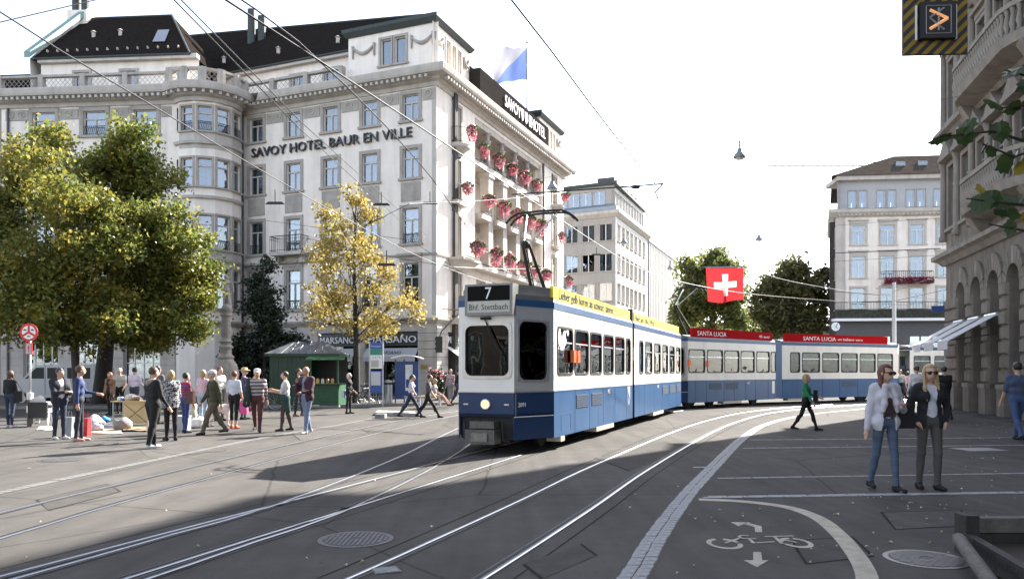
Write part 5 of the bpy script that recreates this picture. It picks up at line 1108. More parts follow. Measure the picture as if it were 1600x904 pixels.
sh_ = [tuple(sorted((PF.t(a), PF.t(b)))) for a, b in ((1331, 1395), (1422, 1476), (1490, 1540))]
wall(PF, 0, 16, 0.1, 6.6, [(a, b, 0.6, 5.0) for a, b in sh_], 0.4, GSH, 'shop_floor_wall', pal)
for a, b in sh_:
    MB().fbox(PF, a, b, 0.6, 5.0, -0.35, -0.33).build('shop_window', BGLASS, pal); f = MB()
    for k in range(4): t = a+(b-a)*k/3; f.fbox(PF, max(a, t-0.05), min(b, t+0.05), 0.6, 5.0, -0.33, -0.26)
    f.build('shop_frame', SHOPD, pal)
MB().fbox(PF, 0, 16, 0.1, 16.5, -2.0, -1.8).build('room_backing', ROOMD, pal); MB().fbox(PF, -0.4, 16, 6.45, 6.7, 0, 0.9).build('shop_ledge', WHITE, pal)
MB().fbox(PF, -0.2, 16, 6.7, 7.5, 0.35, 0.75).build('ledge_hedge', M('ledge_plants', (0.05, 0.055, 0.04), 0.9, 0, 0.6, 4, 0.8, 12), pal)
r = MB()
for z in (8.25, 7.55): r.tube([PF.P(-0.3, z, 0.85), PF.P(16, z, 0.85)], 0.03, 4)
for k in range(60): t = -0.3+16.3*k/59; r.tube([PF.P(t, 6.7, 0.85), PF.P(t, 8.25, 0.85)], 0.014, 4)
r.build('railing', WIRON, pal)
ba, bb = PF.t(1376), PF.t(1452)
MB().fbox(PF, ba, bb, 10.0, 10.25, 0, 0.9).build('balcony_slab', STONE2, pal); r = MB()
for z in (11.2,): r.tube([PF.P(ba, z, 0.02), PF.P(ba, z, 0.85), PF.P(bb, z, 0.85), PF.P(bb, z, 0.02)], 0.03, 4)
for k in range(26): t = ba+(bb-ba)*k/25; r.tube([PF.P(t, 10.25, 0.85), PF.P(t, 11.2, 0.85)], 0.016, 4)
r.build('balcony_railing', WIRON, pal)
fr_ = thing('window_box', PF.P((ba+bb)/2, 10.3, 0.95), 'dark red flower box along the iron balcony of the pale corner house', 'flower box')
pb = MB(); rg = np.random.default_rng(3)
for _ in range(700):
    c = Vector(PF.P(ba+(bb-ba)*rg.random(), 10.0+0.6*rg.random(), 0.9+0.3*rg.random())); a = Vector(rg.normal(size=3)).normalized(); b = a.orthogonal().normalized(); s = 0.1
    pb.quad(c-a*s, c-b*s, c+a*s, c+b*s)
pb.build('blossom', leafmat('dark_red_blossom', [(0.18, 0.01, 0.03), (0.4, 0.03, 0.08)], 0.3), fr_); MB().fbox(PF, ba, bb, 10.02, 10.3, 0.9, 1.1).build('planter_box', MATS['planter_box'], fr_)
# ---- neighbour at the left edge
nb = thing('neighbour_house', HL.P(TLe+3, 0)[:2], 'brownish neighbouring house at the left edge beside the hotel', 'building')
NF = Frame(HL.P(TLe+0.05, 0, -0.6)[:2], HL.d, -1); nr = [(1.0, 3.4), (5.2, 7.4), (8.8, 11.0), (12.3, 14.4), (15.6, 17.4)]
wall(NF, 0, 9, 0.1, 18.5, [(1.4+2.6*k, 2.7+2.6*k, a, b) for k in range(3) for a, b in nr], 0.3, M('brown_stone', (0.32, 0.27, 0.23), 0.9, 0, 0.12, 1), 'front_wall', nb)
for k in range(3):
    for a, b in nr: window(nb, NF, 2.05+2.6*k, a, 1.3, b-a)
MB().fbox(NF, 0, 9, 0.1, 18.4, -3, -1.6).build('room_backing', ROOMD, nb)
MB().add([NF.P(0, 18.5, 0.5), NF.P(9, 18.5, 0.5), NF.P(9, 22, -4), NF.P(0, 22, -4), NF.P(0, 18.5, -9), NF.P(9, 18.5, -9)], [(0, 1, 2, 3), (3, 2, 5, 4), (0, 3, 4), (1, 5, 2)]).build('roof', ROOFM, nb)
# ================================================================ THE BANK ON THE RIGHT
BST = M('bank_sandstone', (0.215, 0.19, 0.16), 0.92, 0, 0.2, 1.6, 0.3, 40, 0.15, grime=0.35); BST2 = M('bank_trim', (0.27, 0.24, 0.205), 0.9, 0, 0.18, 2, 0.25, 40, 0.15, grime=0.3)
ZK = 34.3; RO = (10.2+0.268*ZK, ZK); RF = Frame(RO, (-0.2589, -0.9659), 1); RE = Frame(RO, (0.9659, -0.2589), -1)
assert RF.n[0] < 0 and RE.n[1] > 0
bank = thing('bank_building', RO, 'tall sandstone bank with rusticated arches and stone balconies at the right edge', 'building')
TR = 46.0; HB_ = 24.0
pit = 1.97; ow = 1.2; t_first = 1.75
opens = [(t_first+pit*k, t_first+pit*k+ow) for k in range(10)]
ZSP, RA_ = 4.75, ow/2
# ground floor wall with round arches
gw = MB(); D = 0.65; P = RF.P
for k, (a, b) in enumerate(opens):
    c = (a+b)/2; prev = opens[k-1][1] if k else 0.0
    gw.quad(P(prev, 0), P(a, 0), P(a, 6.3), P(prev, 6.3))
    n = 12; arc = [(c-RA_*math.cos(math.pi*i/n), ZSP+RA_*math.sin(math.pi*i/n)) for i in range(n+1)]
    for (t0, z0), (t1, z1) in zip(arc, arc[1:]): gw.quad(P(t0, z0), P(t1, z1), P(t1, 6.3), P(t0, 6.3)); gw.quad(P(t0, z0), P(t0, z0, -D), P(t1, z1, -D), P(t1, z1))
    gw.quad(P(a, 0), P(a, 0, -D), P(a, ZSP, -D), P(a, ZSP)); gw.quad(P(b, 0), P(b, ZSP), P(b, ZSP, -D), P(b, 0, -D))
gw.quad(P(opens[-1][1], 0), P(TR, 0), P(TR, 6.3), P(opens[-1][1], 6.3))
gw.build('arcade_wall', BST, bank)
MB().fbox(RF, 0.3, 24, 0, 6.2, -0.9, -0.8).build('shop_window', glass('bank_glass', (0.3, 0.32, 0.32), 0.3, 0.02, 0.08), bank); MB().fbox(RF, 0.3, 24, 0, 6.2, -2.2, -1.8).build('room_backing', ROOMD, bank)
for k, (a, b) in enumerate(opens[:6]):
    f = MB(); f.fbox(RF, a-0.05, b+0.05, 3.0, 3.15, -0.8, -0.7); f.fbox(RF, (a+b)/2-0.04, (a+b)/2+0.04, 0, 6, -0.8, -0.72); f.build('shop_frame', SHOPD, bank)
# rusticated blocks and voussoirs
edges = [0.0]+[x for o in opens[:6] for x in o]
for a, b in zip(edges[0::2], edges[1::2]):
    MB().fbox(RF, a+0.02, b-0.02, 0.02, 1.0, -D, 0.16).build('plinth', BST, bank); MB().fbox(RF, a+0.0, b-0.0, 1.0, 1.16, -D, 0.2).build('plinth_cap', BST2, bank)
    for r in range(7):
        z = 1.18+0.52*r; e = 0.06 if r % 2 else 0.0
        bx = MB(); t0, t1 = a+0.01, b-0.01
        bx.add([P(t0, z+.02, 0), P(t1, z+.02, 0), P(t1, z+.5, 0), P(t0, z+.5, 0), P(t0+.05, z+.07, .11-e*.5), P(t1-.05, z+.07, .11-e*.5), P(t1-.05, z+.45, .11-e*.5), P(t0+.05, z+.45, .11-e*.5)], [(0, 1, 5, 4), (1, 2, 6, 5), (2, 3, 7, 6), (3, 0, 4, 7), (4, 5, 6, 7)])
        bx.fbox(RF, t1-0.02, t1+0.012, z+0.03, z+0.49, -D+0.05, -0.02); bx.build('rusticated_block', BST, bank)
for a, b in opens[:6]:
    c = (a+b)/2
    for i in range(9):
        a0, a1 = math.pi*i/9+0.02, math.pi*(i+1)/9-0.02; r0, r1 = RA_+0.005, RA_+0.38; L_ = lambda an, r, o: P(c-r*math.cos(an), ZSP+r*math.sin(an)*(1.25 if r == r1 else 1), o)
        MB().hexa([L_(a0, r0, 0), L_(a1, r0, 0), L_(a1, r1, 0), L_(a0, r1, 0), L_(a0, r0, 0.1), L_(a1, r0, 0.1), L_(a1, r1, 0.1), L_(a0, r1, 0.1)]).build('voussoir', BST2 if i == 4 else BST, bank)
# upper storeys
bays = [0.9+pit*k for k in range(11)]; fl = [(7.9, 10.6), (12.6, 15.2), (17.0, 19.2)]
wall(RF, 0, TR, 6.3, HB_-1.0, [(t-0.45, t+0.45, a, b) for t in bays for a, b in fl], 0.35, BST, 'upper_wall', bank)
for t in bays:
    for i, (a, b) in enumerate(fl): window(bank, RF, t, a, 0.9, b-a, 0.18, 0.14, 1, 0.7, sm=BST2, hood=(i != 0), fm=M('bank_frame', (0.2, 0.18, 0.15), 0.6))
    pd = MB(); pd.add([P(t-0.8, 11.05, 0), P(t+0.8, 11.05, 0), P(t, 11.75, 0), P(t-0.8, 11.05, 0.34), P(t+0.8, 11.05, 0.34), P(t, 11.75, 0.34)], [(3, 4, 5), (0, 3, 5, 2), (1, 2, 5, 4), (0, 1, 4, 3)]); pd.fbox(RF, t-0.85, t+0.85, 10.88, 11.05, 0, 0.38); pd.build('pediment', BST2, bank)
for k in range(11):
    t = -0.08+pit*k
    for z0, z1 in ((7.4, 11.0), (12.2, 16.0)):
        for dt in (0.0,):
            cx, cy, _ = P(t+dt, 0, 0.08); MB().lathe((cx, cy, z0), [(0.2, 0), (0.2, 0.2), (0.15, 0.28), (0.13, z1-z0-0.4), (0.2, z1-z0-0.15), (0.22, z1-z0)], 10).build('half_column', BST2, bank, True)
for z, d in ((6.3, 0.5), (11.75, 0.45), (16.2, 0.5)):
    sweep([RF.P(TR, 0)[:2], RO, RE.P(14, 0)[:2]][::-1] if False else [RE.P(14, 0)[:2], RO, RF.P(TR, 0)[:2]], [(0, z), (0.12, z), (d*0.6, z+0.2), (d, z+0.28), (d, z+0.45), (-0.3, z+0.5), (-0.3, z)] ).build('string_course', BST2, bank)
sweep([RE.P(14, 0)[:2], RO, RF.P(TR, 0)[:2]], [(0, HB_-1.0), (0.2, HB_-1.0), (0.6, HB_-0.5), (0.75, HB_-0.3), (0.75, HB_), (-0.5, HB_), (-0.5, HB_-1.0)]).build('main_cornice', BST2, bank)
wall(RE, 0, 14, 0, HB_-1.0, [], 0.2, BST, 'end_wall', bank)
MB().prism([RO, RE.P(14, 0)[:2], (RE.P(14, 0)[0]-0.2589*TR, RE.P(14, 0)[1]-0.9659*TR), RF.P(TR, 0)[:2]], HB_-0.6, HB_-0.2).build('roof', ROOFE, bank)
b_ = MB(); e1, e2 = RE.P(14, 0)[:2], RF.P(TR, 0)[:2]; e3 = (e1[0]-0.2589*TR, e1[1]-0.9659*TR)
b_.quad((*e1, 0), (*e3, 0), (*e3, HB_-.5), (*e1, HB_-.5)); b_.quad((*e3, 0), (*e2, 0), (*e2, HB_-.5), (*e3, HB_-.5)); b_.build('rear_wall', BST, bank)
def stone_balcony(t0, t1, z, d):
    n = 16; pts_ = []
    for k in range(n+1):
        u = k/n; t = t0+(t1-t0)*u; o = d*min(1.0, (1-(2*u-1)**4)*1.15)+0.1; pts_.append((t, o))
    sl_ = MB(); vs = []
    for t, o in pts_: vs += [P(t, z-0.3, o), P(t, z, o+0.08), P(t, z, -0.02), P(t, z-0.5, -0.02)]
    sl_.add(vs, [(4*i+j, 4*i+(j+1) % 4, 4*i+4+(j+1) % 4, 4*i+4+j) for i in range(n) for j in range(4)]); o_ = sl_.build('stone_balcony', BST2, bank)
    rl = MB(); vs = []
    for t, o in pts_: vs += [P(t, z+0.82, o-0.14), P(t, z+0.82, o+0.1), P(t, z+0.98, o+0.1), P(t, z+0.98, o-0.14)]
    rl.add(vs, [(4*i+j, 4*i+(j+1) % 4, 4*i+4+(j+1) % 4, 4*i+4+j) for i in range(n) for j in range(4)]); rl.build('handrail', BST2, o_)
    me = MB().lathe((0, 0, 0), [(0.1, 0), (0.1, 0.06), (0.06, 0.12), (0.115, 0.32), (0.05, 0.62), (0.09, 0.76), (0.09, 0.82)], 8).mesh('baluster', BST2); shade(me)
    m = int((t1-t0)/0.24)
    for k in range(m):
        u = (k+0.5)/m; t = t0+(t1-t0)*u; o = d*min(1.0, (1-(2*u-1)**4)*1.15)+0.08; obj('baluster', me, o_, loc=Vector(P(t, z, o)))
    for u in (0.12, 0.88): t = t0+(t1-t0)*u; MB().hexa([P(t-.2, z-1.3, 0), P(t+.2, z-1.3, 0), P(t+.2, z-1.3, .12), P(t-.2, z-1.3, .12), P(t-.25, z-.3, 0), P(t+.25, z-.3, 0), P(t+.25, z-.3, d*.8), P(t-.25, z-.3, d*.8)]).build('bracket', BST2, o_)
stone_balcony(4.8, 11.6, 7.75, 0.95); stone_balcony(3.4, 11.6, 12.35, 0.9); stone_balcony(4.0, 11.6, 16.9, 0.85)
# white awnings, each one a thing
for k, lb in ((2, 'nearest of the three white sloping awnings on the bank arcade'), (1, 'middle of the three white sloping awnings on the bank arcade'), (0, 'farthest of the three white sloping awnings on the bank arcade')):
    a, b = opens[k][0]-0.05, opens[k][1]+0.05; aw = thing('awning', P((a+b)/2, 0.0, 0.3)[:2], lb, 'awning', 'white awnings on the bank arcade')
    am = cloth('awning_cloth', (0.78, 0.78, 0.78)) if 'awning_cloth' not in MATS else MATS['awning_cloth']
    MB().hexa([P(a, 3.68, 0.12), P(b, 3.68, 0.12), P(b, 2.72, 1.75), P(a, 2.72, 1.75), P(a, 3.71, 0.12), P(b, 3.71, 0.12), P(b, 2.75, 1.76), P(a, 2.75, 1.76)]).build('canopy', am, aw)
    MB().fbox(RF, a, b, 2.44, 2.72, 1.745, 1.76).build('valance', am, aw)
    MB().tube([P(a+0.02, 3.7, 0.13), P(b-0.02, 3.7, 0.13)], 0.07, 8).build('roller', T_SIL, aw)
    for t in (a+0.1, b-0.1): MB().tube([P(t, 3.0, 0.1), P(t, 2.76, 1.7)], 0.02, 5).build('arm', T_DARK, aw)
MB().fbox(RF, 0.1, 0.14, 4.3, 4.55, 0.12, 0.62).build('street_nameplate', M('plate_blue', (0.03, 0.07, 0.25), 0.4), bank)
# ================================================================ TREES
BARK = M('bark', (0.075, 0.062, 0.05), 0.9, 0, 0.35, 9, 0.8, 22); BARK2 = M('dark_bark', (0.035, 0.03, 0.026), 0.9, 0, 0.35, 9, 0.8, 22)
def leaves(centres, per, spread, size, seed, squash=0.8):
    rg = np.random.default_rng(seed); n = len(centres)*per
    c = np.repeat(np.asarray(centres), per, axis=0)+rg.normal(size=(n, 3))*spread*np.array([1, 1, squash])
    nr = rg.normal(size=(n, 3))*np.array([0.8, 0.8, 0.6])+np.array([0, 0, 0.55]); nr /= np.linalg.norm(nr, axis=1)[:, None]
    a = np.cross(nr, rg.normal(size=(n, 3))); a /= np.linalg.norm(a, axis=1)[:, None]; b = np.cross(nr, a)
    s = (size*(0.55+0.9*rg.random(n)))[:, None]
    V = np.empty((n, 4, 3)); V[:, 0] = c-a*s; V[:, 1] = c-b*s*0.62+nr*s*0.18; V[:, 2] = c+a*s-nr*s*0.12; V[:, 3] = c+b*s*0.62+nr*s*0.18
    me = bpy.data.meshes.new('leaf_mass'); me.vertices.add(4*n); me.vertices.foreach_set('co', V.ravel())
    me.loops.add(4*n); me.loops.foreach_set('vertex_index', np.arange(4*n, dtype=np.int32)); me.polygons.add(n)
    me.polygons.foreach_set('loop_start', np.arange(0, 4*n, 4, dtype=np.int32)); me.update(calc_edges=True); return me
def tree(name, label, base, blobs, lmat, trunk_r, n_cl, per, size, seed, bark=BARK, spread=0.33, trunk_top=None, lean=0.0, hollow=0.45, limb_r=0.3, lump=9):
    """blobs: (x, y, z, r) lobes of the crown; clusters of leaves fill them, denser towards their shell"""
    rg = np.random.default_rng(seed); r = thing(name, base, label, 'tree'); bz = base[2] if len(base) > 2 else 0
    sub = []
    for (x, y, z, R) in blobs:
        for _ in range(lump):
            d = rg.normal(size=3); d /= np.linalg.norm(d); q = R*(0.45+0.45*rg.random()); sub.append((x+d[0]*q, y+d[1]*q, z+d[2]*q*0.9, R*(0.22+0.28*rg.random())))
    main = blobs; blobs = sub
    w = np.array([b[3]**2.0 for b in blobs]); w /= w.sum(); cs = []; own = []
    for i in rg.choice(len(blobs), n_cl, p=w):
        x, y, z, R = blobs[i]; d = rg.normal(size=3); d /= np.linalg.norm(d); q = R*(hollow+(1.08-hollow)*rg.random()**0.6)*(0.85+0.3*rg.random())
        cs.append((x+d[0]*q, y+d[1]*q, z+d[2]*q*0.92)); own.append(i)
    me = leaves(cs, per, spread, size, seed+1); me.materials.append(lmat)
    cr = obj('crown', me, r); 
    tm = MB(); top = trunk_top or (main[0][0], main[0][1], max(b[2] for b in main)); B = Vector((base[0], base[1], bz)); T = Vector(top)
    mid = [B+(T-B)*u+Vector((math.sin(u*5+seed)*0.12*u, math.cos(u*4+seed)*0.1*u, 0)) for u in (0, 0.04, 0.15, 0.3, 0.45, 0.6, 0.75, 0.9, 1.0)]
    tm.tube(mid, [trunk_r*k for k in (1.45, 1.12, 1.0, 0.9, 0.76, 0.58, 0.4, 0.24, 0.1)], 10)
    tk = tm.build('trunk', bark, r, True); lm = MB(); k = 0
    def on(u): return mid[min(8, max(0, int(u*8)))]
    for x, y, z, R in main:
        c = Vector((x, y, z)); u = min(0.85, max(0.28, (z-R*0.9-bz)/max(0.1, T.z-bz)-0.08)); s0 = B+(T-B)*u+Vector((math.sin(u*5+seed)*0.12*u, math.cos(u*4+seed)*0.1*u, 0)); m_ = s0.lerp(c, 0.5)+Vector((0, 0, R*0.15))
        lm.tube([s0, m_, c], [trunk_r*limb_r, trunk_r*limb_r*0.6, trunk_r*limb_r*0.25], 5)
        for _ in range(6):
            d = Vector(rg.normal(size=3)).normalized(); e = c+d*R*0.8; lm.tube([m_.lerp(c, rg.random()), c.lerp(e, 0.55)+Vector(rg.normal(size=3))*0.1, e], [trunk_r*0.14, trunk_r*0.09, trunk_r*0.03], 4, False)
    lm.build('limbs', bark, r); return r
def lobes(Y, L, jit=0.0, seed=0):
    rg = np.random.default_rng(seed); out = []
    for px, py, rp in L:
        y = Y+(rg.random()-0.5)*2*jit; x, _, z = at(px, py, y); out.append((x, y, z, rp*y/FPX))
    return out
LM1 = leafmat('lime_leaf_left', [(0.055, 0.09, 0.025), (0.12, 0.16, 0.04), (0.23, 0.235, 0.055), (0.34, 0.28, 0.05), (0.44, 0.33, 0.06)], 0.5)
LM2 = leafmat('lime_leaf_right', [(0.05, 0.085, 0.022), (0.105, 0.15, 0.035), (0.20, 0.22, 0.05), (0.27, 0.25, 0.05), (0.38, 0.30, 0.06)], 0.5)
LMY = leafmat('yellow_lime_leaf', [(0.15, 0.15, 0.05), (0.30, 0.25, 0.07), (0.44, 0.33, 0.09), (0.52, 0.39, 0.13)], 0.45)
LMD = leafmat('dark_conifer_leaf', [(0.012, 0.022, 0.012), (0.025, 0.04, 0.02), (0.04, 0.055, 0.025)], 0.2)
LMF = leafmat('far_leaf', [(0.08, 0.11, 0.035), (0.16, 0.18, 0.055), (0.26, 0.24, 0.075)], 0.55); LMF2 = leafmat('far_leaf_dark', [(0.065, 0.08, 0.03), (0.12, 0.125, 0.045), (0.22, 0.18, 0.065)], 0.55)
x, y = gp(123, 640); 
tree('lime_tree', 'big lime tree with yellowing crown at left, slender trunk behind the market', (x, y, 0), lobes(30.5, [(70, 240, 48), (28, 258, 42), (110, 300, 70), (15, 330, 75), (62, 400, 90), (150, 400, 75), (100, 480, 75), (-25, 430, 85), (170, 490, 52), (20, 490, 60), (-70, 360, 80)], 1.6, 1), LM1, 0.15, 950, 56, 0.083, 11, spread=0.25, trunk_top=at(95, 280, 30.8))
x, y = gp(157, 634)
tree('lime_tree', 'dense lime tree with thick dark trunk, its crown reaching the statue', (x, y, 0), lobes(33.5, [(200, 225, 38), (165, 262, 45), (215, 300, 62), (250, 370, 68), (285, 425, 50), (225, 450, 80), (280, 490, 48), (180, 380, 70), (310, 455, 30), (322, 430, 18), (250, 520, 32), (200, 510, 40)], 1.5, 2), LM2, 0.36, 950, 56, 0.083, 22, spread=0.25, bark=BARK2, trunk_top=at(195, 280, 34.0))
x, y = gp(557, 629.0, 0.12)
tree('young_lime_tree', 'young lime tree with sparse bright yellow leaves in front of the shop', (x, y, 0.1), lobes(y, [(545, 300, 16), (560, 330, 26), (520, 345, 24), (590, 335, 18), (535, 380, 40), (580, 390, 36), (500, 405, 26), (545, 430, 52), (600, 435, 44), (505, 455, 40), (560, 475, 55), (625, 470, 36), (640, 495, 24), (595, 500, 42), (520, 495, 40), (490, 490, 24)], 1.3, 3), LMY, 0.15, 520, 15, 0.08, 33, bark=BARK2, spread=0.2, lump=6, trunk_top=at(556, 300, y), hollow=0.25, limb_r=0.24)
tree('dark_evergreen', 'dark evergreen tree in the hotel shade behind the green kiosk', (*at(412, 600, 42)[:2], 0.1), lobes(42.0, [(415, 405, 9), (413, 425, 17), (408, 450, 24), (420, 470, 26), (402, 490, 30), (420, 510, 34), (395, 535, 42), (430, 545, 40), (460, 545, 26), (380, 555, 30), (395, 575, 34), (440, 580, 34)], 0.8, 4), LMD, 0.13, 420, 34, 0.09, 44, bark=BARK2, spread=0.2, lump=6, trunk_top=at(414, 400, 42), hollow=0.2)
tree('street_tree', 'green leafy street tree behind the hanging red flag', (*at(1112, 600, 96)[:2], 0), lobes(96, [(1110, 410, 24), (1085, 430, 28), (1125, 440, 34), (1145, 470, 24), (1090, 470, 32), (1120, 490, 34), (1075, 490, 22), (1150, 500, 20), (1075, 415, 14), (1143, 425, 13)], 2, 5), LMF, 0.45, 480, 34, 0.24, 55, spread=0.5, trunk_top=at(1110, 410, 96))
tree('street_tree', 'dark brownish green street tree beside the pale corner house', (*at(1240, 600, 80)[:2], 0), lobes(80, [(1238, 418, 20), (1225, 440, 30), (1255, 445, 30), (1205, 470, 30), (1245, 480, 40), (1280, 470, 22), (1290, 430, 14), (1190, 495, 20), (1225, 505, 30), (1275, 505, 26)], 1.5, 6), LMF2, 0.4, 480, 34, 0.21, 66, spread=0.42, trunk_top=at(1238, 420, 80))
tree('street_tree', 'far tree showing low between the ribbed facade and the green street tree', (*at(1060, 600, 125)[:2], 0), lobes(125, [(1062, 500, 20), (1080, 510, 22), (1045, 520, 18), (1170, 500, 22), (1165, 520, 26)], 2, 7), LMF, 0.4, 140, 40, 0.32, 77, spread=0.8)
# ---- branch of a plane tree hanging in from the right, big lobed leaves each a part
pt = thing('plane_tree', (7.6, 7.4, 0), 'broad lobed leaves on thin branches hanging in from the right edge', 'tree')
MB().tube([(7.6, 7.4, 0), (7.55, 7.4, 1.5), (7.65, 7.5, 3.2), (7.9, 7.6, 6.0), (8.1, 7.4, 9.0)], [0.2, 0.16, 0.15, 0.12, 0.05], 10).build('trunk', BARK, pt, True)
LOB = [(0, -0.7), (0.3, -0.72), (0.66, -0.55), (0.66, -0.25), (0.95, 0.1), (0.66, 0.28), (0.58, 0.62), (0.3, 0.66), (0, 1.0), (-0.3, 0.66), (-0.58, 0.62), (-0.66, 0.28), (-0.95, 0.1), (-0.66, -0.25), (-0.66, -0.55), (-0.3, -0.72)]
PLG = [leafmat('plane_leaf_%d' % k, [(0.20, 0.17, 0.03), (0.28, 0.2, 0.03)] if k else [(0.02, 0.04, 0.012), (0.045, 0.075, 0.018)], 0.35) for k in range(2)]
lfm = []
for k in range(4):
    q = MB(); rg = np.random.default_rng(k); c = 0.25+0.15*rg.random(); q.add([(x, y, -c*(x*x)*0.5-0.2*(y*y)*rg.random()) for x, y in LOB]+[(0, 0, 0.06)], [(i, (i+1) % 16, 16) for i in range(16)]); lfm.append([q.mesh('leaf', PLG[0]), q.mesh('leaf', PLG[1])])
def branch(P, nleaf, seed, size):
    rg = np.random.default_rng(seed); V = [Vector(p) for p in P]; MB().tube(V, [0.03, 0.02, 0.012, 0.006][:len(V)] if len(V) == 4 else [0.03]+[0.01]*(len(V)-1), 5).build('branch', BARK2, pt)
    for i in range(nleaf):
        u = (i+0.3+0.5*rg.random())/nleaf*(len(V)-1)*0.98; k = min(int(u), len(V)-2); p = V[k].lerp(V[k+1], u-k)+Vector(rg.normal(size=3)*np.array([0.05, 0.05, 0.06]))
        o = obj('leaf', lfm[i % 4][1 if rg.random() < 0.14 else 0], pt, loc=p); o.rotation_euler = (rg.normal()*0.5-0.9, rg.normal()*0.5, rg.random()*6.28); o.scale = (size*(0.7+0.6*rg.random()),)*3
branch([(7.7, 7.5, 4.6), at(1640, 232, 7.6), at(1550, 205, 7.4), at(1466, 214, 7.2)], 12, 1, 0.10)
branch([(7.7, 7.5, 4.2), at(1640, 225, 7.6), at(1585, 245, 7.4), at(1535, 225, 7.3)], 10, 2, 0.11)
branch([(7.7, 7.5, 3.6), at(1660, 330, 7.4), at(1585, 318, 7.0), at(1510, 310, 7.0)], 13, 3, 0.10)
branch([(7.7, 7.5, 3.7), at(1650, 370, 7.4), at(1600, 360, 7.0), at(1545, 350, 7.0)], 9, 4, 0.09)
branch([(7.9, 7.6, 5.2), at(1650, 130, 7.6), at(1610, 120, 7.4), at(1570, 110, 7.3)], 8, 5, 0.12)
branch([(7.9, 7.6, 4.9), at(1640, 170, 7.6), at(1600, 165, 7.4), at(1555, 170, 7.3)], 7, 6, 0.12)
# ---- fallen leaves
rg = np.random.default_rng(9); fl_ = MB()
for i in range(165):
    if i < 120: px, py = 1300+rg.random()**0.7*300, 662+rg.random()**2.2*215
    elif i < 140: px, py = 1050+rg.random()*300, 760+rg.random()*140
    else: px, py = rg.random()*1200, 690+rg.random()*210
    x, y = gp(px, py); s = 0.014+0.024*rg.random()**2; a = rg.random()*6.28; c, s2 = math.cos(a)*s, math.sin(a)*s
    fl_.add([(x-c, y-s2, 0.016), (x+s2*.6, y-c*.6, 0.03), (x+c, y+s2, 0.018), (x-s2*.6, y+c*.6, 0.034)], [(0, 1, 2, 3)])
tag(fl_.build('fallen_leaves', leafmat('dry_leaf', [(0.22, 0.16, 0.06), (0.42, 0.34, 0.18), (0.5, 0.46, 0.36)], 0.1)), 'dry fallen leaves scattered over the asphalt', 'leaves', kind='stuff')
# ================================================================ STREET FURNITURE
GALV = M('galvanised', (0.42, 0.43, 0.44), 0.42, 0.75, 0.12, 8); REDP = M('sign_red', (0.62, 0.03, 0.03), 0.4); BLK = M('black_paint', (0.02, 0.02, 0.021), 0.5)
def disc(c, n, r, th, mb, k=24):
    c, n = Vector(c), Vector(n).normalized(); return mb.tube([c, c+n*th], r, k)
# ---- traffic sign at left
x, y = gp(47, 666); sg = thing('traffic_sign', (x, y), 'round red and white traffic sign on a pole with banded foot', 'traffic sign')
MB().tube([(x, y, 0), (x, y, 3.05)], 0.032, 8).build('post', GALV, sg, True)
ft = MB().tube([(x, y, 0), (x, y, 0.98)], 0.085, 12).build('foot_sleeve', M('foot_dark', (0.09, 0.085, 0.08), 0.6), sg, 40)
for z in (0.42, 0.8): MB().tube([(x, y, z), (x, y, z+0.2)], 0.09, 12).build('reflective_band', WHITE, ft, 40)
zc = H_EYE+(HORIZON-519)/FPX*y; yf = y-0.05; R = 0.27
disc((x, yf, zc), (0, -1, 0), R, 0.012, MB()).build('sign_disc', REDP, sg); wq = MB()
for k in range(3):   # three white fields divided by a red Y
    a0, a1 = rad(-30+120*k+9+60*0), rad(-30+120*k+111)
    P_ = [(0.035, 0)]; arc = [(0.2*math.cos(a0+(a1-a0)*i/10), 0.2*math.sin(a0+(a1-a0)*i/10)) for i in range(11)]; m_ = (a0+a1)/2
    wq.add([(x+0.04*math.cos(m_), yf-0.014, zc+0.04*math.sin(m_))]+[(x+u, yf-0.014, zc+v) for u, v in arc], [tuple(range(12))])
wq.build('sign_field', WHITE, sg); bqs = MB()
for k in range(3): a = rad(30+120*k); cx, cz = x+0.125*math.cos(a), zc+0.125*math.sin(a); bqs.box(cx-0.05, cx+0.05, yf-0.018, yf-0.016, cz-0.012, cz+0.012); bqs.box(cx-0.025, cx+0.02, yf-0.018, yf-0.0165, cz+0.014, cz+0.03)
bqs.build('sign_pictogram', BLK, sg)
MB().box(x-0.11, x+0.11, yf-0.012, yf, zc-0.66, zc-0.3).build('plate', REDP, sg); MB().box(x-0.085, x+0.085, yf-0.016, yf-0.012, zc-0.63, zc-0.33).build('plate_field', M('plate_pale', (0.5, 0.42, 0.42), 0.5), sg)
MB().add([(x-0.012, yf-0.018, zc-0.6), (x+0.012, yf-0.018, zc-0.6), (x+0.012, yf-0.018, zc-0.47), (x+0.04, yf-0.018, zc-0.47), (x, yf-0.018, zc-0.38), (x-0.04, yf-0.018, zc-0.47), (x-0.012, yf-0.018, zc-0.47)], [tuple(range(7))]).build('plate_arrow', REDP, sg)
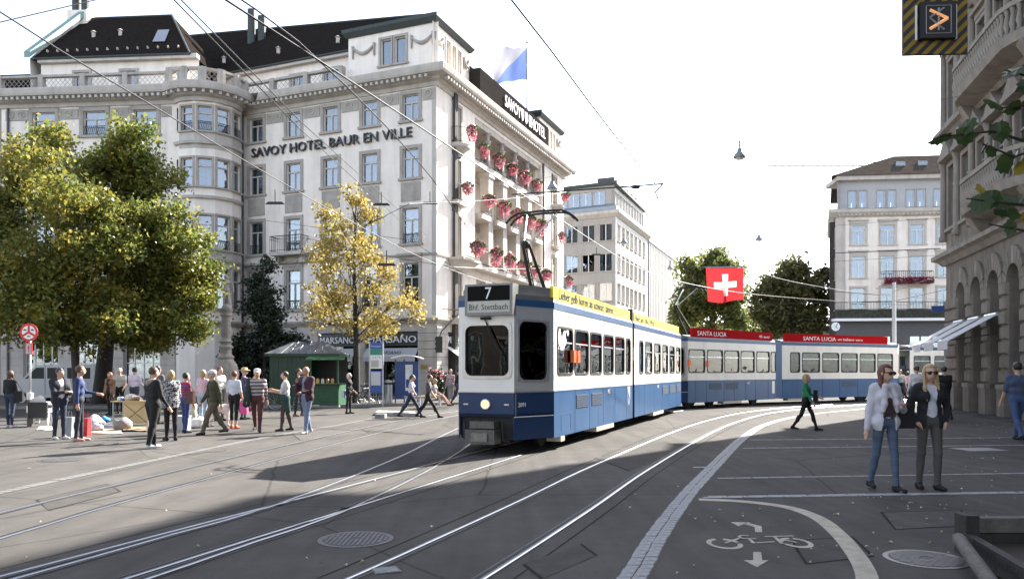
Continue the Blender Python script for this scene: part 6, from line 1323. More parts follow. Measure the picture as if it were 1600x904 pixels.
# ---- kiosk
KG = M('kiosk_green', (0.007, 0.04, 0.017), 0.5, 0, 0.12, 5); KG2 = M('kiosk_green_light', (0.018, 0.085, 0.034), 0.5); ZROOF = M('kiosk_zinc', (0.16, 0.165, 0.175), 0.5, 0.5, 0.15, 3)
kx0, ky = gp(421, 636.5, 0.0); kx1 = kx0+63/FPX*ky; kd = 1.9; ki = thing('market_kiosk', ((kx0+kx1)/2, ky+kd/2, 0), 'green wooden kiosk with grey hipped roof and open side counter', 'kiosk')
for k in range(9):
    a = kx0+(kx1-kx0)*k/9; MB().box(a+0.004, a+(kx1-kx0)/9-0.004, ky, ky+0.03, 0.12, 2.32).build('board', KG, ki)
MB().box(kx0+0.01, kx1-0.01, ky+0.031, ky+0.06, 0.1, 2.32).build('front_backing', KG, ki); MB().box(kx0, kx0+0.04, ky+0.03, ky+kd, 0.1, 2.32).build('side_wall', KG, ki); MB().box(kx0+0.04, kx1, ky+kd-0.04, ky+kd, 0.1, 2.32).build('rear_wall', KG, ki)
MB().box(kx0-0.02, kx1+1.3, ky-0.02, ky+kd+0.02, 0.0, 0.1).build('base', KERB, ki)
xe = kx1+1.28
for k in range(6): MB().box(kx1+0.02, xe, ky+0.0, ky+0.03, 0.12+k*0.15, 0.26+k*0.15).build('counter_board', KG2, ki)
MB().box(kx1, xe+0.25, ky-0.28, ky+0.35, 1.04, 1.09).build('counter', KG2, ki)
for p in (kx1+0.02, xe-0.03): MB().box(p-0.04, p+0.04, ky, ky+0.08, 1.09, 2.3).build('post', KG2, ki)
MB().box(xe-0.05, xe, ky+0.08, ky+kd, 0.1, 1.0).build('end_wall', KG2, ki); MB().box(kx1+0.0, xe, ky+kd-0.05, ky+kd, 0.1, 2.3).build('rear_wall', BLK, ki)
MB().hexa([(kx1+0.0, ky-0.75, 2.12), (xe+0.45, ky-0.75, 2.12), (xe+0.3, ky, 2.36), (kx1, ky, 2.36), (kx1, ky-0.75, 2.15), (xe+0.45, ky-0.75, 2.15), (xe+0.3, ky, 2.39), (kx1, ky, 2.39)]).build('flap_awning', KG2, ki)
gx0, gx1, gy0, gy1 = kx0-0.18, xe+0.1, ky-0.2, ky+kd+0.2; c = ((gx0+gx1)/2, (gy0+gy1)/2)
rt = [(c[0]-0.75, c[1], 2.98), (c[0]+0.75, c[1], 2.98)]
MB().add([(gx0, gy0, 2.42), (gx1, gy0, 2.42), (gx1, gy1, 2.42), (gx0, gy1, 2.42)]+rt, [(0, 1, 5, 4), (1, 2, 5), (2, 3, 4, 5), (3, 0, 4), (3, 2, 1, 0)]).build('roof', ZROOF, ki)
sm_ = MB()
for k in range(1, 9): u = k/9; a = Vector((gx0+(gx1-gx0)*u, gy0, 2.43)); b = Vector((min(max(a.x, rt[0][0]), rt[1][0])*0.8+0.2*c[0], c[1], 2.99)); sm_.tube([a, b], 0.014, 4)
sm_.build('roof_seam', ZROOF, ki); MB().lathe((c[0], c[1], 2.95), [(0.16, 0), (0.14, 0.1), (0.05, 0.16), (0.09, 0.26), (0.01, 0.38)], 8).build('finial', ROOFE, ki)
MB().box(gx0+.01, gx1-.01, gy0+.01, gy1-.01, 2.3, 2.415).build('eaves', KG, ki)
for k, cc in enumerate(((0.5, 0.1, 0.06), (0.55, 0.4, 0.1), (0.6, 0.58, 0.5), (0.3, 0.2, 0.1), (0.55, 0.3, 0.08))):
    p = kx1+0.15+k*0.22; tag(MB().lathe((p, ky-0.05, 1.09), [(0.07, 0), (0.075, 0.16), (0.05, 0.19), (0.05, 0.22)], 8).build('jar', M('goods_%d' % k, cc, 0.5)), ['red', 'ochre', 'white', 'brown', 'orange'][k]+' jar of goods on the green kiosk counter', 'jar', 'jars on the kiosk counter')
# ---- tram stop column
x, y = gp(588, 634.5); st = thing('stop_sign', (x, y), 'tram stop column with blue and green header and framed timetable', 'stop sign')
w = 0.31
for s_ in (-1, 1): MB().box(x+s_*w-0.03, x+s_*w+0.03, y-0.05, y+0.05, 0, 3.0).build('upright', GALV, st)
for z0, z1, m_ in ((2.66, 2.96, M('stop_blue', (0.03, 0.10, 0.35), 0.4)), (2.38, 2.66, M('stop_green', (0.02, 0.25, 0.16), 0.4)), (1.75, 2.38, WHITE), (0.62, 1.66, M('stop_blue', (0.03, 0.10, 0.35), 0.4))): MB().box(x-w+0.032, x+w-0.032, y-0.04, y+0.04, z0+0.004, z1).build('panel', m_, st)
MB().box(x-0.25, x+0.2, y-0.047, y-0.041, 0.98, 1.6).build('timetable', M('paper', (0.6, 0.6, 0.58), 0.6, 0, 0.2, 30), st)
fit_text('stop_name', 'Paradeplatz', 0.42, 0.07, 0.004, WHITE, st, Matrix.Translation((x, y-0.043, 2.78)) @ Matrix.Rotation(math.pi/2, 4, 'X')); fit_text('route_numbers', '2 6 7 8', 0.36, 0.08, 0.004, BLK, st, Matrix.Translation((x+0.02, y-0.043, 2.28)) @ Matrix.Rotation(math.pi/2, 4, 'X'))
MB().box(x-0.24, x+0.12, y-0.045, y-0.041, 1.82, 2.15).build('notice', M('notice_paper', (0.55, 0.5, 0.42), 0.6, 0, 0.3, 40), st)
# ---- steel bin
x, y = gp(607, 633.5); bn = thing('litter_bin', (x, y), 'tall rounded steel litter bin beside the stop column', 'bin')
MB().lathe((x, y, 0), [(0.18, 0.02), (0.2, 0.05), (0.2, 1.05), (0.19, 1.12)], 14).build('body', GALV, bn, 30); MB().lathe((x, y, 1.0), [(0.205, 0), (0.205, 0.1)], 14, False).build('slot_band', BLK, bn, 30); MB().lathe((x, y, 1.12), [(0.2, 0), (0.17, 0.08), (0.02, 0.12)], 14).build('lid', GALV, bn, 30)
# ---- shelter with lit poster
x0, y = gp(617, 633.0, 0.0); x1 = x0+37/FPX*y; sh = thing('poster_shelter', ((x0+x1)/2, y), 'small blue shelter with bright poster and curved white roof', 'shelter')
SBL = M('shelter_blue', (0.018, 0.055, 0.19), 0.5); pw = 0.05
for px_ in (x0, x0+0.42, x1-0.06): MB().box(px_, px_+0.06, y-0.03, y+0.03, 0, 2.2).build('post', SBL, sh)
MB().box(x0+0.06, x0+0.42, y-0.02, y+0.02, 0.3, 2.1).build('side_panel', SBL, sh)
MB().box(x0+0.48, x1-0.06, y+0.0, y+0.06, 0.5, 2.1).build('poster_case', SBL, sh); MB().box(x0+0.5, x1-0.28, y-0.006, y, 0.7, 1.95).build('poster', M('poster_white', (0.65, 0.68, 0.72), 0.4, 0, 0.25, 3), sh); MB().box(x0+0.53, x1-0.42, y-0.01, y-0.006, 0.85, 1.25).build('poster_picture', SBL, sh)
cv = MB(); vs = []
for k in range(9): u = k/8; vs += [(x0-0.1+(x1-x0+0.3)*u, y-0.6, 2.22+0.14*math.sin(math.pi*u)), (x0-0.1+(x1-x0+0.3)*u, y+0.6, 2.22+0.14*math.sin(math.pi*u)), (x0-0.1+(x1-x0+0.3)*u, y+0.6, 2.26+0.14*math.sin(math.pi*u)), (x0-0.1+(x1-x0+0.3)*u, y-0.6, 2.26+0.14*math.sin(math.pi*u))]
cv.add(vs, [(4*i+j, 4*i+(j+1) % 4, 4*i+4+(j+1) % 4, 4*i+4+j) for i in range(8) for j in range(4)]); cv.build('roof', WHITE, sh, 40)
MB().box(x0+0.5, x1+0.2, y-0.5, y-0.15, 0.42, 0.46).build('bench_seat', GALV, sh)
for px_ in (x0+0.6, x1+0.1): MB().box(px_-0.03, px_+0.03, y-0.4, y-0.25, 0, 0.42).build('bench_leg', GALV, sh)
# ---- bicycles
def bicycle(px, py, ang, label, zg=0.0):
    x, y = gp(px, py, zg); b = thing('bicycle', (x, y, zg), label, 'bicycle', rz=ang); fr = MB(); R = 0.33
    for cx in (-0.52, 0.52):
        w = MB(); w.tube([(cx+R*math.cos(a), 0, R+R*math.sin(a)) for a in [2*math.pi*k/22 for k in range(23)]], 0.022, 5); wo = w.build('wheel', T_RUB, b, local=True)
        s = MB(); s.tube([(cx+(R-.02)*math.cos(a), 0, R+(R-.02)*math.sin(a)) for a in [2*math.pi*k/22 for k in range(23)]], 0.012, 4)
        for k in range(10): a = math.pi*k/5; s.tube([(cx, 0, R), (cx+(R-.02)*math.cos(a), 0, R+(R-.02)*math.sin(a))], 0.004, 3, False)
        s.build('rim', GALV, wo, local=True)
    for a, c in (((-0.52, R), (-0.1, 0.3)), ((-0.52, R), (-0.2, 0.85)), ((-0.1, 0.3), (-0.22, 0.92)), ((-0.1, 0.3), (0.36, 0.8)), ((-0.2, 0.82), (0.34, 0.86)), ((0.52, R), (0.33, 0.98))): fr.tube([(a[0], 0, a[1]), (c[0], 0, c[1])], 0.018, 6)
    fr.build('frame', BLK, b, local=True); MB().tube([(0.33, 0, 0.98), (0.33, 0, 1.05), (0.3, 0.28, 1.06), (0.22, 0.3, 1.04)], 0.014, 5).tube([(0.33, 0, 1.05), (0.3, -0.28, 1.06), (0.22, -0.3, 1.04)], 0.014, 5).build('handlebar', GALV, b, local=True)
    MB().hexa([(-0.36, -0.07, 0.92), (-0.08, -0.03, 0.92), (-0.08, 0.03, 0.92), (-0.36, 0.07, 0.92), (-0.36, -0.08, 0.98), (-0.06, -0.03, 0.97), (-0.06, 0.03, 0.97), (-0.36, 0.08, 0.98)]).build('saddle', BLK, b, local=True)
    MB().tube([(-0.1, 0.06, 0.3), (0.05, 0.06, 0.22)], 0.012, 4).tube([(-0.1, -0.06, 0.3), (-0.25, -0.06, 0.38)], 0.012, 4).build('crank', GALV, b, local=True)
bicycle(572, 634, 1.1, 'bicycle leaning by the yellow tree trunk, left of the pair'); bicycle(584, 633, 0.5, 'bicycle parked behind the stop column, right of the pair')
bicycle(450, 640, 0.15, 'bicycle standing in front of the green kiosk boards')
# ---- fountain column with statue
FST = M('fountain_stone', (0.46, 0.41, 0.36), 0.85, 0, 0.2, 5, 0.4, 30, grime=0.25); fy = 37.5; fx = (353-800)/FPX*fy
zpx = lambda py: H_EYE+(HORIZON-py)/FPX*fy
fo = thing('fountain', (fx, fy), 'stone fountain with a statue on a tall carved column', 'fountain')
MB().lathe((fx, fy, 0), [(1.3, 0), (1.35, 0.1), (1.2, 0.2), (1.2, 0.7), (1.32, 0.78), (1.32, 0.86), (1.1, 0.86), (1.05, 0.5), (0.3, 0.5)], 8, False).build('basin', FST, fo)
MB().lathe((fx, fy, 0), [(1.08, 0.72), (0.01, 0.72)], 24, False).build('water', glass('fountain_water', (0.6, 0.7, 0.7), 0.6, 0.02, 0.1), fo)
col = [(0.55, 0.5), (0.58, 1.2), (0.62, 1.5), (0.52, 1.95), (0.34, 2.2), (0.36, 2.25), (0.4, 2.32), (0.32, 2.4), (0.26, 2.5), (0.28, 2.72), (0.36, 2.8), (0.3, 2.86), (0.24, 2.95), (0.28, 3.02), (0.34, 3.08), (0.24, 3.14), (0.21, 3.3), (0.25, 3.4), (0.26, 3.55), (0.2, 4.25), (0.22, 4.3), (0.3, 4.35), (0.26, 4.42), (0.3, 4.55), (0.34, 4.6), (0.34, 4.66), (0.2, 4.66)]
MB().lathe((fx, fy, 0), col, 16).build('column', FST, fo, 50)
# ---- hanging signal by the hotel corner
p = at(687, 538, 40.5); hs = thing('hanging_signal', (p[0], p[1], p[2]-0.5), 'dark traffic signal seen from behind at the hotel corner', 'traffic light')
MB().box(p[0]-0.2, p[0]+0.16, p[1]-0.15, p[1]+0.15, p[2]-0.42, p[2]+0.42).build('housing', BLK, hs)
for dz in (-0.26, 0, 0.26): MB().box(p[0]-0.24, p[0]-0.2, p[1]-0.1, p[1]+0.1, p[2]+dz-0.02, p[2]+dz+0.1).build('visor', BLK, hs)
MB().tube([(p[0], p[1], p[2]+0.42), (p[0]+0.1, p[1], p[2]+0.7), (p[0]+1.1, p[1]+1.2, p[2]+1.9), HB.P(0.6, p[2]+2.2, 0.05)], 0.035, 6).build('bracket', BLK, hs)
# ---- van behind the market
vx0, vy = -24.2, 36.6; van = thing('van', (-22.5, vy+0.9), 'pale grey van parked behind the market stalls under the trees', 'van')
prof = [(0, 0.35), (0.05, 1.05), (0.85, 1.25), (1.5, 1.92), (4.2, 1.98), (4.3, 1.8), (4.35, 0.4)]
VP = M('van_paint', (0.42, 0.43, 0.45), 0.3, 0, 0.04, coat=0.5); vb = MB(); n = len(prof); vs = [(vx0+a, vy+0.0, z) for a, z in prof]+[(vx0+a, vy+1.8, z) for a, z in prof]
vb.add(vs, [tuple(range(n)), tuple(range(n, 2*n))[::-1]]+[(i, n+i, n+(i+1) % n, (i+1) % n) for i in range(n)]); vb.build('body', VP, van)
MB().add([(vx0+0.98, vy-0.004, 1.28), (vx0+1.9, vy-0.004, 1.28), (vx0+1.9, vy-0.004, 1.8), (vx0+1.52, vy-0.004, 1.8)], [(0, 1, 2, 3)]).build('side_window', T_RUB, van); MB().box(vx0+2.05, vx0+2.85, vy-0.005, vy, 1.28, 1.8).build('side_window', T_RUB, van); MB().box(vx0+3.0, vx0+4.1, vy-0.005, vy, 1.28, 1.8).build('side_window', T_RUB, van)
for a in (0.85, 3.5):
    for yy in (vy-0.02, vy+1.62): t = MB().tube([(vx0+a, yy, 0.32), (vx0+a, yy+0.2, 0.32)], 0.32, 18).build('wheel', T_RUB, van); MB().tube([(vx0+a, yy-0.01, 0.32), (vx0+a, yy, 0.32)], 0.19, 14).build('rim', GALV, t)
MB().box(vx0+1.94, vx0+1.96, vy-0.006, vy, 0.5, 1.9).build('door_line', T_RUB, van); MB().box(vx0-0.02, vx0+0.1, vy+0.1, vy+0.5, 0.8, 0.98).build('headlight', GALV, van)
# ---- white plastic garden chairs
PLW = M('chair_plastic', (0.72, 0.72, 0.72), 0.4, 0, 0.04)
def chair(px, py, rz, label, cloth_=False):
    x, y = gp(px, py); c = thing('garden_chair', (x, y), label, 'chair', 'plastic chairs at the market', rz=rz)
    MB().box(-0.24, 0.24, -0.22, 0.24, 0.41, 0.445).build('seat', PLW, c, local=True); bk_ = MB(); vs = []
    for k in range(9): u = k/8*math.pi; vs += [(-0.25*math.cos(u), -0.24-0.03*math.sin(u), 0.445+0.0), (-0.25*math.cos(u), -0.30-0.03*math.sin(u), 0.62+0.27*math.sin(u))]
    bk_.add(vs, [(2*i, 2*i+2, 2*i+3, 2*i+1) for i in range(8)]); bk_.build('backrest', PLW, c, local=True)
    for sx in (-1, 1):
        for sy in (-1, 1): MB().tube([(sx*0.2, sy*0.19, 0.42), (sx*0.25, sy*0.24, 0)], [0.028, 0.02], 5).build('leg', PLW, c, local=True)
        MB().tube([(sx*0.25, -0.24, 0.66), (sx*0.27, 0.18, 0.64), (sx*0.25, 0.2, 0.44)], 0.022, 5).build('armrest', PLW, c, local=True)
    if cloth_: MB().box(-0.25, 0.25, -0.37, -0.28, 0.25, 0.72).build('draped_jacket', BLK, c, local=True)
chair(64, 665, 0.3, 'white plastic chair with a dark jacket over its back, left of the sign', True); chair(80, 660, -0.5, 'white plastic chair between the banded signpost and the man in dark jacket'); chair(206, 655, 0.4, 'white plastic chair right behind the wooden market table'); chair(218, 660, 0.1, 'white plastic chair beside the man in the black hoodie')
# ---- market table and wares
x0, y0 = gp(176, 664); x1 = gp(222, 664)[0]; mt = thing('market_table', ((x0+x1)/2, y0+0.3), 'folding table of yellowish boards with small wares at the flea market', 'table')
TW = M('raw_wood', (0.50, 0.38, 0.19), 0.7, 0, 0.15, 6); MB().box(x0-0.02, x1+0.25, y0-0.1, y0+0.62, 0.71, 0.74).build('tabletop', TW, mt)
MB().box(x0+0.32, x1+0.18, y0-0.02, y0+0.0, 0.06, 0.71).build('front_board', TW, mt)
for a, b in ((0, 1), (1, 0)): MB().tube([(x0+0.36, y0-0.03, 0.1+0.55*a), (x1+0.14, y0-0.03, 0.1+0.55*b)], 0.01, 4).build('brace', M('brown_line', (0.2, 0.13, 0.06), 0.8), mt)
for a in (x0+0.04, x1+0.2):
    for b in (y0-0.05, y0+0.55): MB().tube([(a, b, 0), (a, b, 0.71)], 0.02, 5).build('leg', GALV, mt)
rg = random.Random(4)
WARES = [(190, 'blue', (0.1, 0.2, 0.5)), (184, 'white', (0.7, 0.7, 0.68)), (198, 'cream', (0.6, 0.52, 0.4)), (205, 'grey', (0.35, 0.35, 0.36)), (211, 'brown', (0.25, 0.13, 0.06))]
for k, (px, cn, cc) in enumerate(WARES):
    x = (px-800)/FPX*y0; s = 0.08+0.02*(k % 3)
    tag(MB().lathe((x, y0+0.1+0.06*(k % 2), 0.74), [(s*0.7, 0), (s, s*0.6), (s*0.8, s*1.1), (s*0.85, s*1.2)], 10).build('bowl', M('ware_%d' % k, cc, 0.4)), cn+' bowl standing on the wooden market table', 'bowl', 'wares on the market table')
def lump(name, px, py, size, col, label, cat, seed, sq=(1, 0.8, 0.7)):
    x, y = gp(px, py); r = random.Random(seed); mb = MB().ball((0, 0, 0), 1.0, 8); 
    mb.v = [(a*(1+0.25*math.sin(4*b+seed)+0.12*math.sin(9*c+seed))*sq[0]*size+x, b*(1+0.2*math.sin(5*c+seed))*sq[1]*size+y, max(0.0, (c*(1+0.25*math.sin(5*a+seed))*sq[2]+sq[2]*0.8)*size)) for a, b, c in mb.v]
    return tag(mb.build(name, M('cloth_%s_%d' % (name, seed), col, 0.85, 0, 0.3, 9, 0.5, 14), None, True), label, cat)
lump('cloth_heap', 146, 668, 0.28, (0.55, 0.56, 0.6), 'heap of pale cloths on the ground behind the red bag', 'cloth', 1); lump('blue_box_heap', 163, 660, 0.16, (0.05, 0.25, 0.55), 'bright blue bundle beside the heap of pale cloths', 'bundle', 2)
lump('plastic_bag', 152, 673, 0.17, (0.6, 0.5, 0.5), 'small pinkish plastic bag in front of the cloth heap', 'bag', 3); lump('plastic_bag', 298, 655, 0.32, (0.62, 0.57, 0.42), 'tall cream plastic bag behind the woman in red plaid', 'bag', 4, (0.7, 0.6, 1.2)); lump('plastic_bag', 308, 668, 0.26, (0.68, 0.66, 0.64), 'white plastic bag slumped in front of the cream bag', 'bag', 5)
lump('clothes_heap', 190, 672, 0.24, (0.22, 0.21, 0.2), 'dark tangle of wares on the blanket by the table', 'wares', 6, (1.1, .8, .8)); lump('soft_toy', 197, 668, 0.15, (0.6, 0.55, 0.52), 'pale soft toy lying on the tangle of wares', 'toy', 7)
def rug(P, col, label, z):
    G = [gp(*p) for p in P]; mb = MB(); n = 8; V = []
    for j in range(n+1):
        for i in range(n+1):
            u, v = i/n, j/n; x = (G[0][0]*(1-u)+G[1][0]*u)*(1-v)+(G[3][0]*(1-u)+G[2][0]*u)*v; y = (G[0][1]*(1-u)+G[1][1]*u)*(1-v)+(G[3][1]*(1-u)+G[2][1]*u)*v
            V.append((x, y, z+0.008*math.sin(7*u+11*v)+0.012))
    mb.add(V, [(j*(n+1)+i, j*(n+1)+i+1, (j+1)*(n+1)+i+1, (j+1)*(n+1)+i) for j in range(n) for i in range(n)])
    return tag(mb.build('blanket', M('rug_'+label[:6]+str(int(P[0][0])), col, 0.95, 0, 0.5, 5), None, True), label, 'blanket')
rug([(57, 672), (84, 672), (86, 666), (62, 666)], (0.55, 0.52, 0.47), 'white flat cloth on the ground left of the dark-jacket man', 0.004); rug([(136, 677), (192, 678), (188, 671), (140, 670)], (0.42, 0.28, 0.22), 'reddish patterned blanket spread on the ground with wares', 0.004); rug([(192, 674), (232, 674), (228, 669), (196, 669)], (0.42, 0.26, 0.13), 'brown blanket on the ground under the table edge', 0.03); rug([(140, 668), (200, 667), (192, 662), (150, 662)], (0.3, 0.3, 0.33), 'grey blanket under the heaps of market wares', 0.004)
def bag(px0, px1, py, h, col, label, name='shopping_bag', d=0.2):
    x0, y = gp(px0, py); x1 = gp(px1, py)[0]; r = thing(name, ((x0+x1)/2, y+d/2), label, 'bag'); m_ = M('bag_%d' % px0, col, 0.6, 0, 0.1)
    MB().hexa([(x0, y, 0.002), (x1, y, 0.002), (x1, y+d, 0.002), (x0, y+d, 0.002), (x0-0.01, y+0.02, h), (x1+0.01, y+0.02, h), (x1+0.01, y+d-0.02, h), (x0-0.01, y+d-0.02, h)]).build('body', m_, r)
    for yy in (y+0.03, y+d-0.03): MB().tube([(x0+(x1-x0)*0.3, yy, h), (x0+(x1-x0)*0.38, yy, h+0.14), (x0+(x1-x0)*0.62, yy, h+0.14), (x0+(x1-x0)*0.7, yy, h)], 0.008, 4).build('handle', m_, r)
bag(96, 111, 683, 0.5, (0.30, 0.32, 0.34), 'grey paper carrier bag standing between the two young men'); bag(128, 136, 681, 0.44, (0.55, 0.02, 0.02), 'red carrier bag behind the man in the navy shirt')
x, y = gp(280, 672); tag(MB().box(x-0.2, x+0.2, y, y+0.3, 0.0, 0.36).box(x-0.22, x+0.22, y-0.02, y+0.32, 0.36, 0.4).build('crate', M('crate_grey', (0.45, 0.46, 0.46), 0.6)), 'grey lidded crate on the ground beside the woman in patterned jacket', 'crate')
# ---- plant tubs at the shop corner
def tub(px, py, h, r_, label, flowers=True):
    x, y = gp(px, py, 0.12); t = thing('plant_tub', (x, y, 0.12), label, 'plant'); MB().lathe((x, y, 0.12), [(0.2, 0), (0.28, 0.45), (0.26, 0.45), (0.2, 0.4)], 12).build('pot', M('pot_dark', (0.07, 0.06, 0.055), 0.8), t, 40)
    rg = np.random.default_rng(int(px)); cs = [(x+rg.normal()*r_*0.5, y+rg.normal()*r_*0.5, 0.6+rg.random()*h) for _ in range(50)]; me = leaves(cs, 26, 0.09, 0.06, int(px)); me.materials.append(LMD); obj('foliage', me, t)
    if flowers: me = leaves([c for c in cs if c[2] > 0.6+h*0.6], 10, 0.1, 0.05, int(px)+1); me.materials.append(FLW); obj('blossom', me, t)
tub(686, 625, 1.1, 0.45, 'tall tub of dark leaves and pink blossom at the hotel corner'); tub(700, 623, 0.8, 0.4, 'smaller dark leafy tub right behind the flowering tub', False)
# ---- flag across the street
zf = 416; Yf = 42.0; sf = thing('swiss_flag', at(1132, zf, Yf), 'red flag with white cross hanging over the street', 'flag'); fm_ = MB(); n = 22; G = []
for j in range(n+1):
    for i in range(n+1):
        u, v = i/n, j/n; px = 1103+59*u+(6*v)*(1 if u < 0.5 else -0.2)*(1-abs(u-0.5)); py = 418.5-2.0*u*0+(52-0*u)*v+(2.5*math.sin(u*5)*v); G.append(at(px, py, Yf+0.14*math.sin(u*6+v*3)*v))
for j in range(n):
    for i in range(n):
        u, v = (i+.5)/n, (j+.5)/n; cr_ = (abs(u-0.5) < 0.1 and abs(v-0.5) < 0.31) or (abs(v-0.5) < 0.1 and abs(u-0.5) < 0.31); fm_.mi(1 if cr_ else 0); k = j*(n+1)+i; fm_.f.append((k, k+1, k+n+2, k+n+1)); fm_.m.append(fm_.k)
fm_.v = G; fm_.build('flag_cloth', [cloth('red_flag_cloth', (0.55, 0.03, 0.035)), cloth('white_cross_cloth', (0.75, 0.75, 0.75))], sf, True); MB().tube([at(1101, 417.3, Yf), at(1164, 416.5, Yf)], 0.03, 6).build('flag_bar', GALV, sf)
# ---- pendant street lamps
def lamp(px, py, s, label):
    Y = s; x, y, z = at(px, py, Y); l = thing('pendant_lamp', (x, y, z), label, 'street lamp', 'pendant lamps over the street')
    MB().lathe((x, y, z), [(0.0, 0.16), (0.09, 0.16), (0.11, 0.02), (0.2, -0.06), (0.27, -0.2), (0.27, -0.23), (0.2, -0.23)], 14, False).build('shade', M('lamp_grey', (0.25, 0.26, 0.27), 0.5, 0.4), l, 40); MB().tube([(x, y, z+0.14), (x, y, z+0.5)], 0.03, 6).build('stem', BLK, l)
    MB().lathe((x, y, z), [(0.19, -0.22), (0.17, -0.3), (0.02, -0.34)], 12).build('diffuser', M('lamp_diffuser', (0.6, 0.6, 0.58), 0.4), l, True); return (x, y, z+0.5)
LAMPS = [lamp(1155.5, 238, 33, 'largest pendant street lamp high against the white sky'), lamp(1186, 370, 56, 'small pendant lamp right of the green street tree, against the sky'), lamp(863, 288, 38, 'pendant lamp in front of the hotel far balconies'), lamp(975, 375, 60, 'pendant lamp before the beige office block'), lamp(1047, 416, 70, 'pendant lamp before the ribbed facade')]
# ---- striped signal board at top right
SY = 9.0; c = at(1460, 38, SY); bd = thing('signal_board', (c[0], c[1], c[2]-0.4), 'black and yellow striped board with a lit tram signal at top right', 'signal'); hw = 0.365; hh = 0.36
rzb = Matrix.Translation(c) @ Matrix.Rotation(-0.06, 4, 'Z')
def bp_(P_, y, mb): mb.add([rzb @ Vector((a, y, b)) for a, b in P_], [tuple(range(len(P_)))])
q = MB(); q.hexa([rzb @ Vector(v) for v in ((-hw, -.02, -hh), (hw, -.02, -hh), (hw, .02, -hh), (-hw, .02, -hh), (-hw, -.02, hh+.1), (hw, -.02, hh+.1), (hw, .02, hh+.1), (-hw, .02, hh+.1))]); q.build('board', BLK, bd)
SYL = M('stripe_yellow', (0.26, 0.17, 0.03), 0.7, spec=0.2)
def clip(P_, a, b, c_):   # keep a*x+b*z <= c_
    out = []
    for i in range(len(P_)):
        p, r = P_[i], P_[(i+1) % len(P_)]; fp, fr_ = a*p[0]+b*p[1]-c_, a*r[0]+b*r[1]-c_
        if fp <= 0: out.append(p)
        if fp*fr_ < 0: t = fp/(fp-fr_); out.append((p[0]+(r[0]-p[0])*t, p[1]+(r[1]-p[1])*t))
    return out
for k in range(-8, 9):
    s = MB(); P_ = [(-hw, -hh), (hw, -hh), (hw, hh+.1), (-hw, hh+.1)]; P_ = clip(P_, -1, 1, k*0.13+0.065); P_ = clip(P_, 1, -1, -k*0.13)
    if len(P_) > 2: bp_(P_, -0.024, s); s.build('stripe', SYL, bd)
q = MB(); q.hexa([rzb @ Vector(v) for v in ((-.2, -.1, -.2), (.2, -.1, -.2), (.2, -.03, -.2), (-.2, -.03, -.2), (-.2, -.1, .22), (.2, -.1, .22), (.2, -.03, .22), (-.2, -.03, .22))]); sb_ = q.build('signal_head', BLK, bd)
for a, b, cc, nm in (((-.1, -.1), (.1, .02), 'o', 'x'), ((-.1, .12), (.1, .02), 'o', 'x'), ((-.1, .03), (.06, -.11), 'w', 'x'), ((-.1, .03), (.06, .14), 'w', 'x'), ((.0, -.12), (.0, .14), 'w', 'x')):
    MB().tube([rzb @ Vector((a[0], -.106, a[1])), rzb @ Vector((b[0], -.106, b[1]))], 0.018 if cc == 'o' else 0.012, 4).build('signal_bar', emis('signal_orange', (0.75, 0.36, 0.16), 0.16) if cc == 'o' else M('signal_off', (0.25, 0.25, 0.25), 0.5), sb_)
for P_ in (((-.14, -.15), (.14, -.15)), ((.14, -.15), (.14, .17)), ((.14, .17), (-.14, .17)), ((-.14, .17), (-.14, -.15))): MB().tube([rzb @ Vector((P_[0][0], -.104, P_[0][1])), rzb @ Vector((P_[1][0], -.104, P_[1][1]))], 0.006, 4).build('signal_border', M('signal_off', (0.25, 0.25, 0.25), 0.5), sb_)
for sx in (-.235, .215): MB().hexa([rzb @ Vector(v) for v in ((sx, -.06, -.2), (sx+.012, -.06, -.2), (sx+.012, -.03, -.2), (sx, -.03, -.2), (sx, -.06, .2), (sx+.012, -.06, .2), (sx+.012, -.03, .2), (sx, -.03, .2))]).build('edge_bar', WHITE, sb_)
zt = c[2]+1.0; MB().tube([(c[0]-0.2, c[1]+.05, c[2]+.3), (c[0]-0.2, c[1]+.05, zt)], 0.03, 6).tube([(c[0]+0.2, c[1]+.05, c[2]+.3), (c[0]+0.2, c[1]+.05, zt)], 0.03, 6).build('hanger', GALV, bd); MB().tube([(c[0]-0.6, c[1]+.05, zt), (12.7, 9.6, zt)], 0.06, 8).build('gantry_arm', GALV, bd)
# ---- mast, clock
x, y = at(1397, 500, 50)[:2]; mm = thing('street_mast', (x, y), 'plain grey mast in front of the pale corner house', 'mast'); MB().tube([(x, y, 0), (x, y, 7.4)], [0.16, 0.11], 10).build('shaft', GALV, mm, 40); MB().lathe((x, y, 0), [(0.26, 0), (0.26, 0.3), (0.17, 0.4)], 10).build('foot', GALV, mm, 40); MB().tube([(x-1.2, y, 7.0), (x, y, 7.15), (x+1.2, y, 7.0)], 0.04, 6).build('cross_arm', GALV, mm)
c = at(1305, 510, 70); ck = thing('street_clock', (c[0], c[1], c[2]-0.6), 'round white clock on a bracket by the grey shop floor', 'clock'); disc((c[0], c[1]+.1, c[2]), (0, -1, 0), 0.48, 0.2, MB()).build('case', BLK, ck); disc((c[0], c[1]-.1, c[2]), (0, -1, 0), 0.4, 0.01, MB()).build('dial', WHITE, ck)
for a, l in ((0.6, 0.3), (2.4, 0.22)): MB().tube([(c[0], c[1]-.12, c[2]), (c[0]+l*math.sin(a), c[1]-.12, c[2]+l*math.cos(a))], 0.025, 4).build('hand', BLK, ck)
MB().tube([(c[0], c[1], c[2]-.45), (c[0], c[1], 0)], 0.07, 8).build('post', BLK, ck)
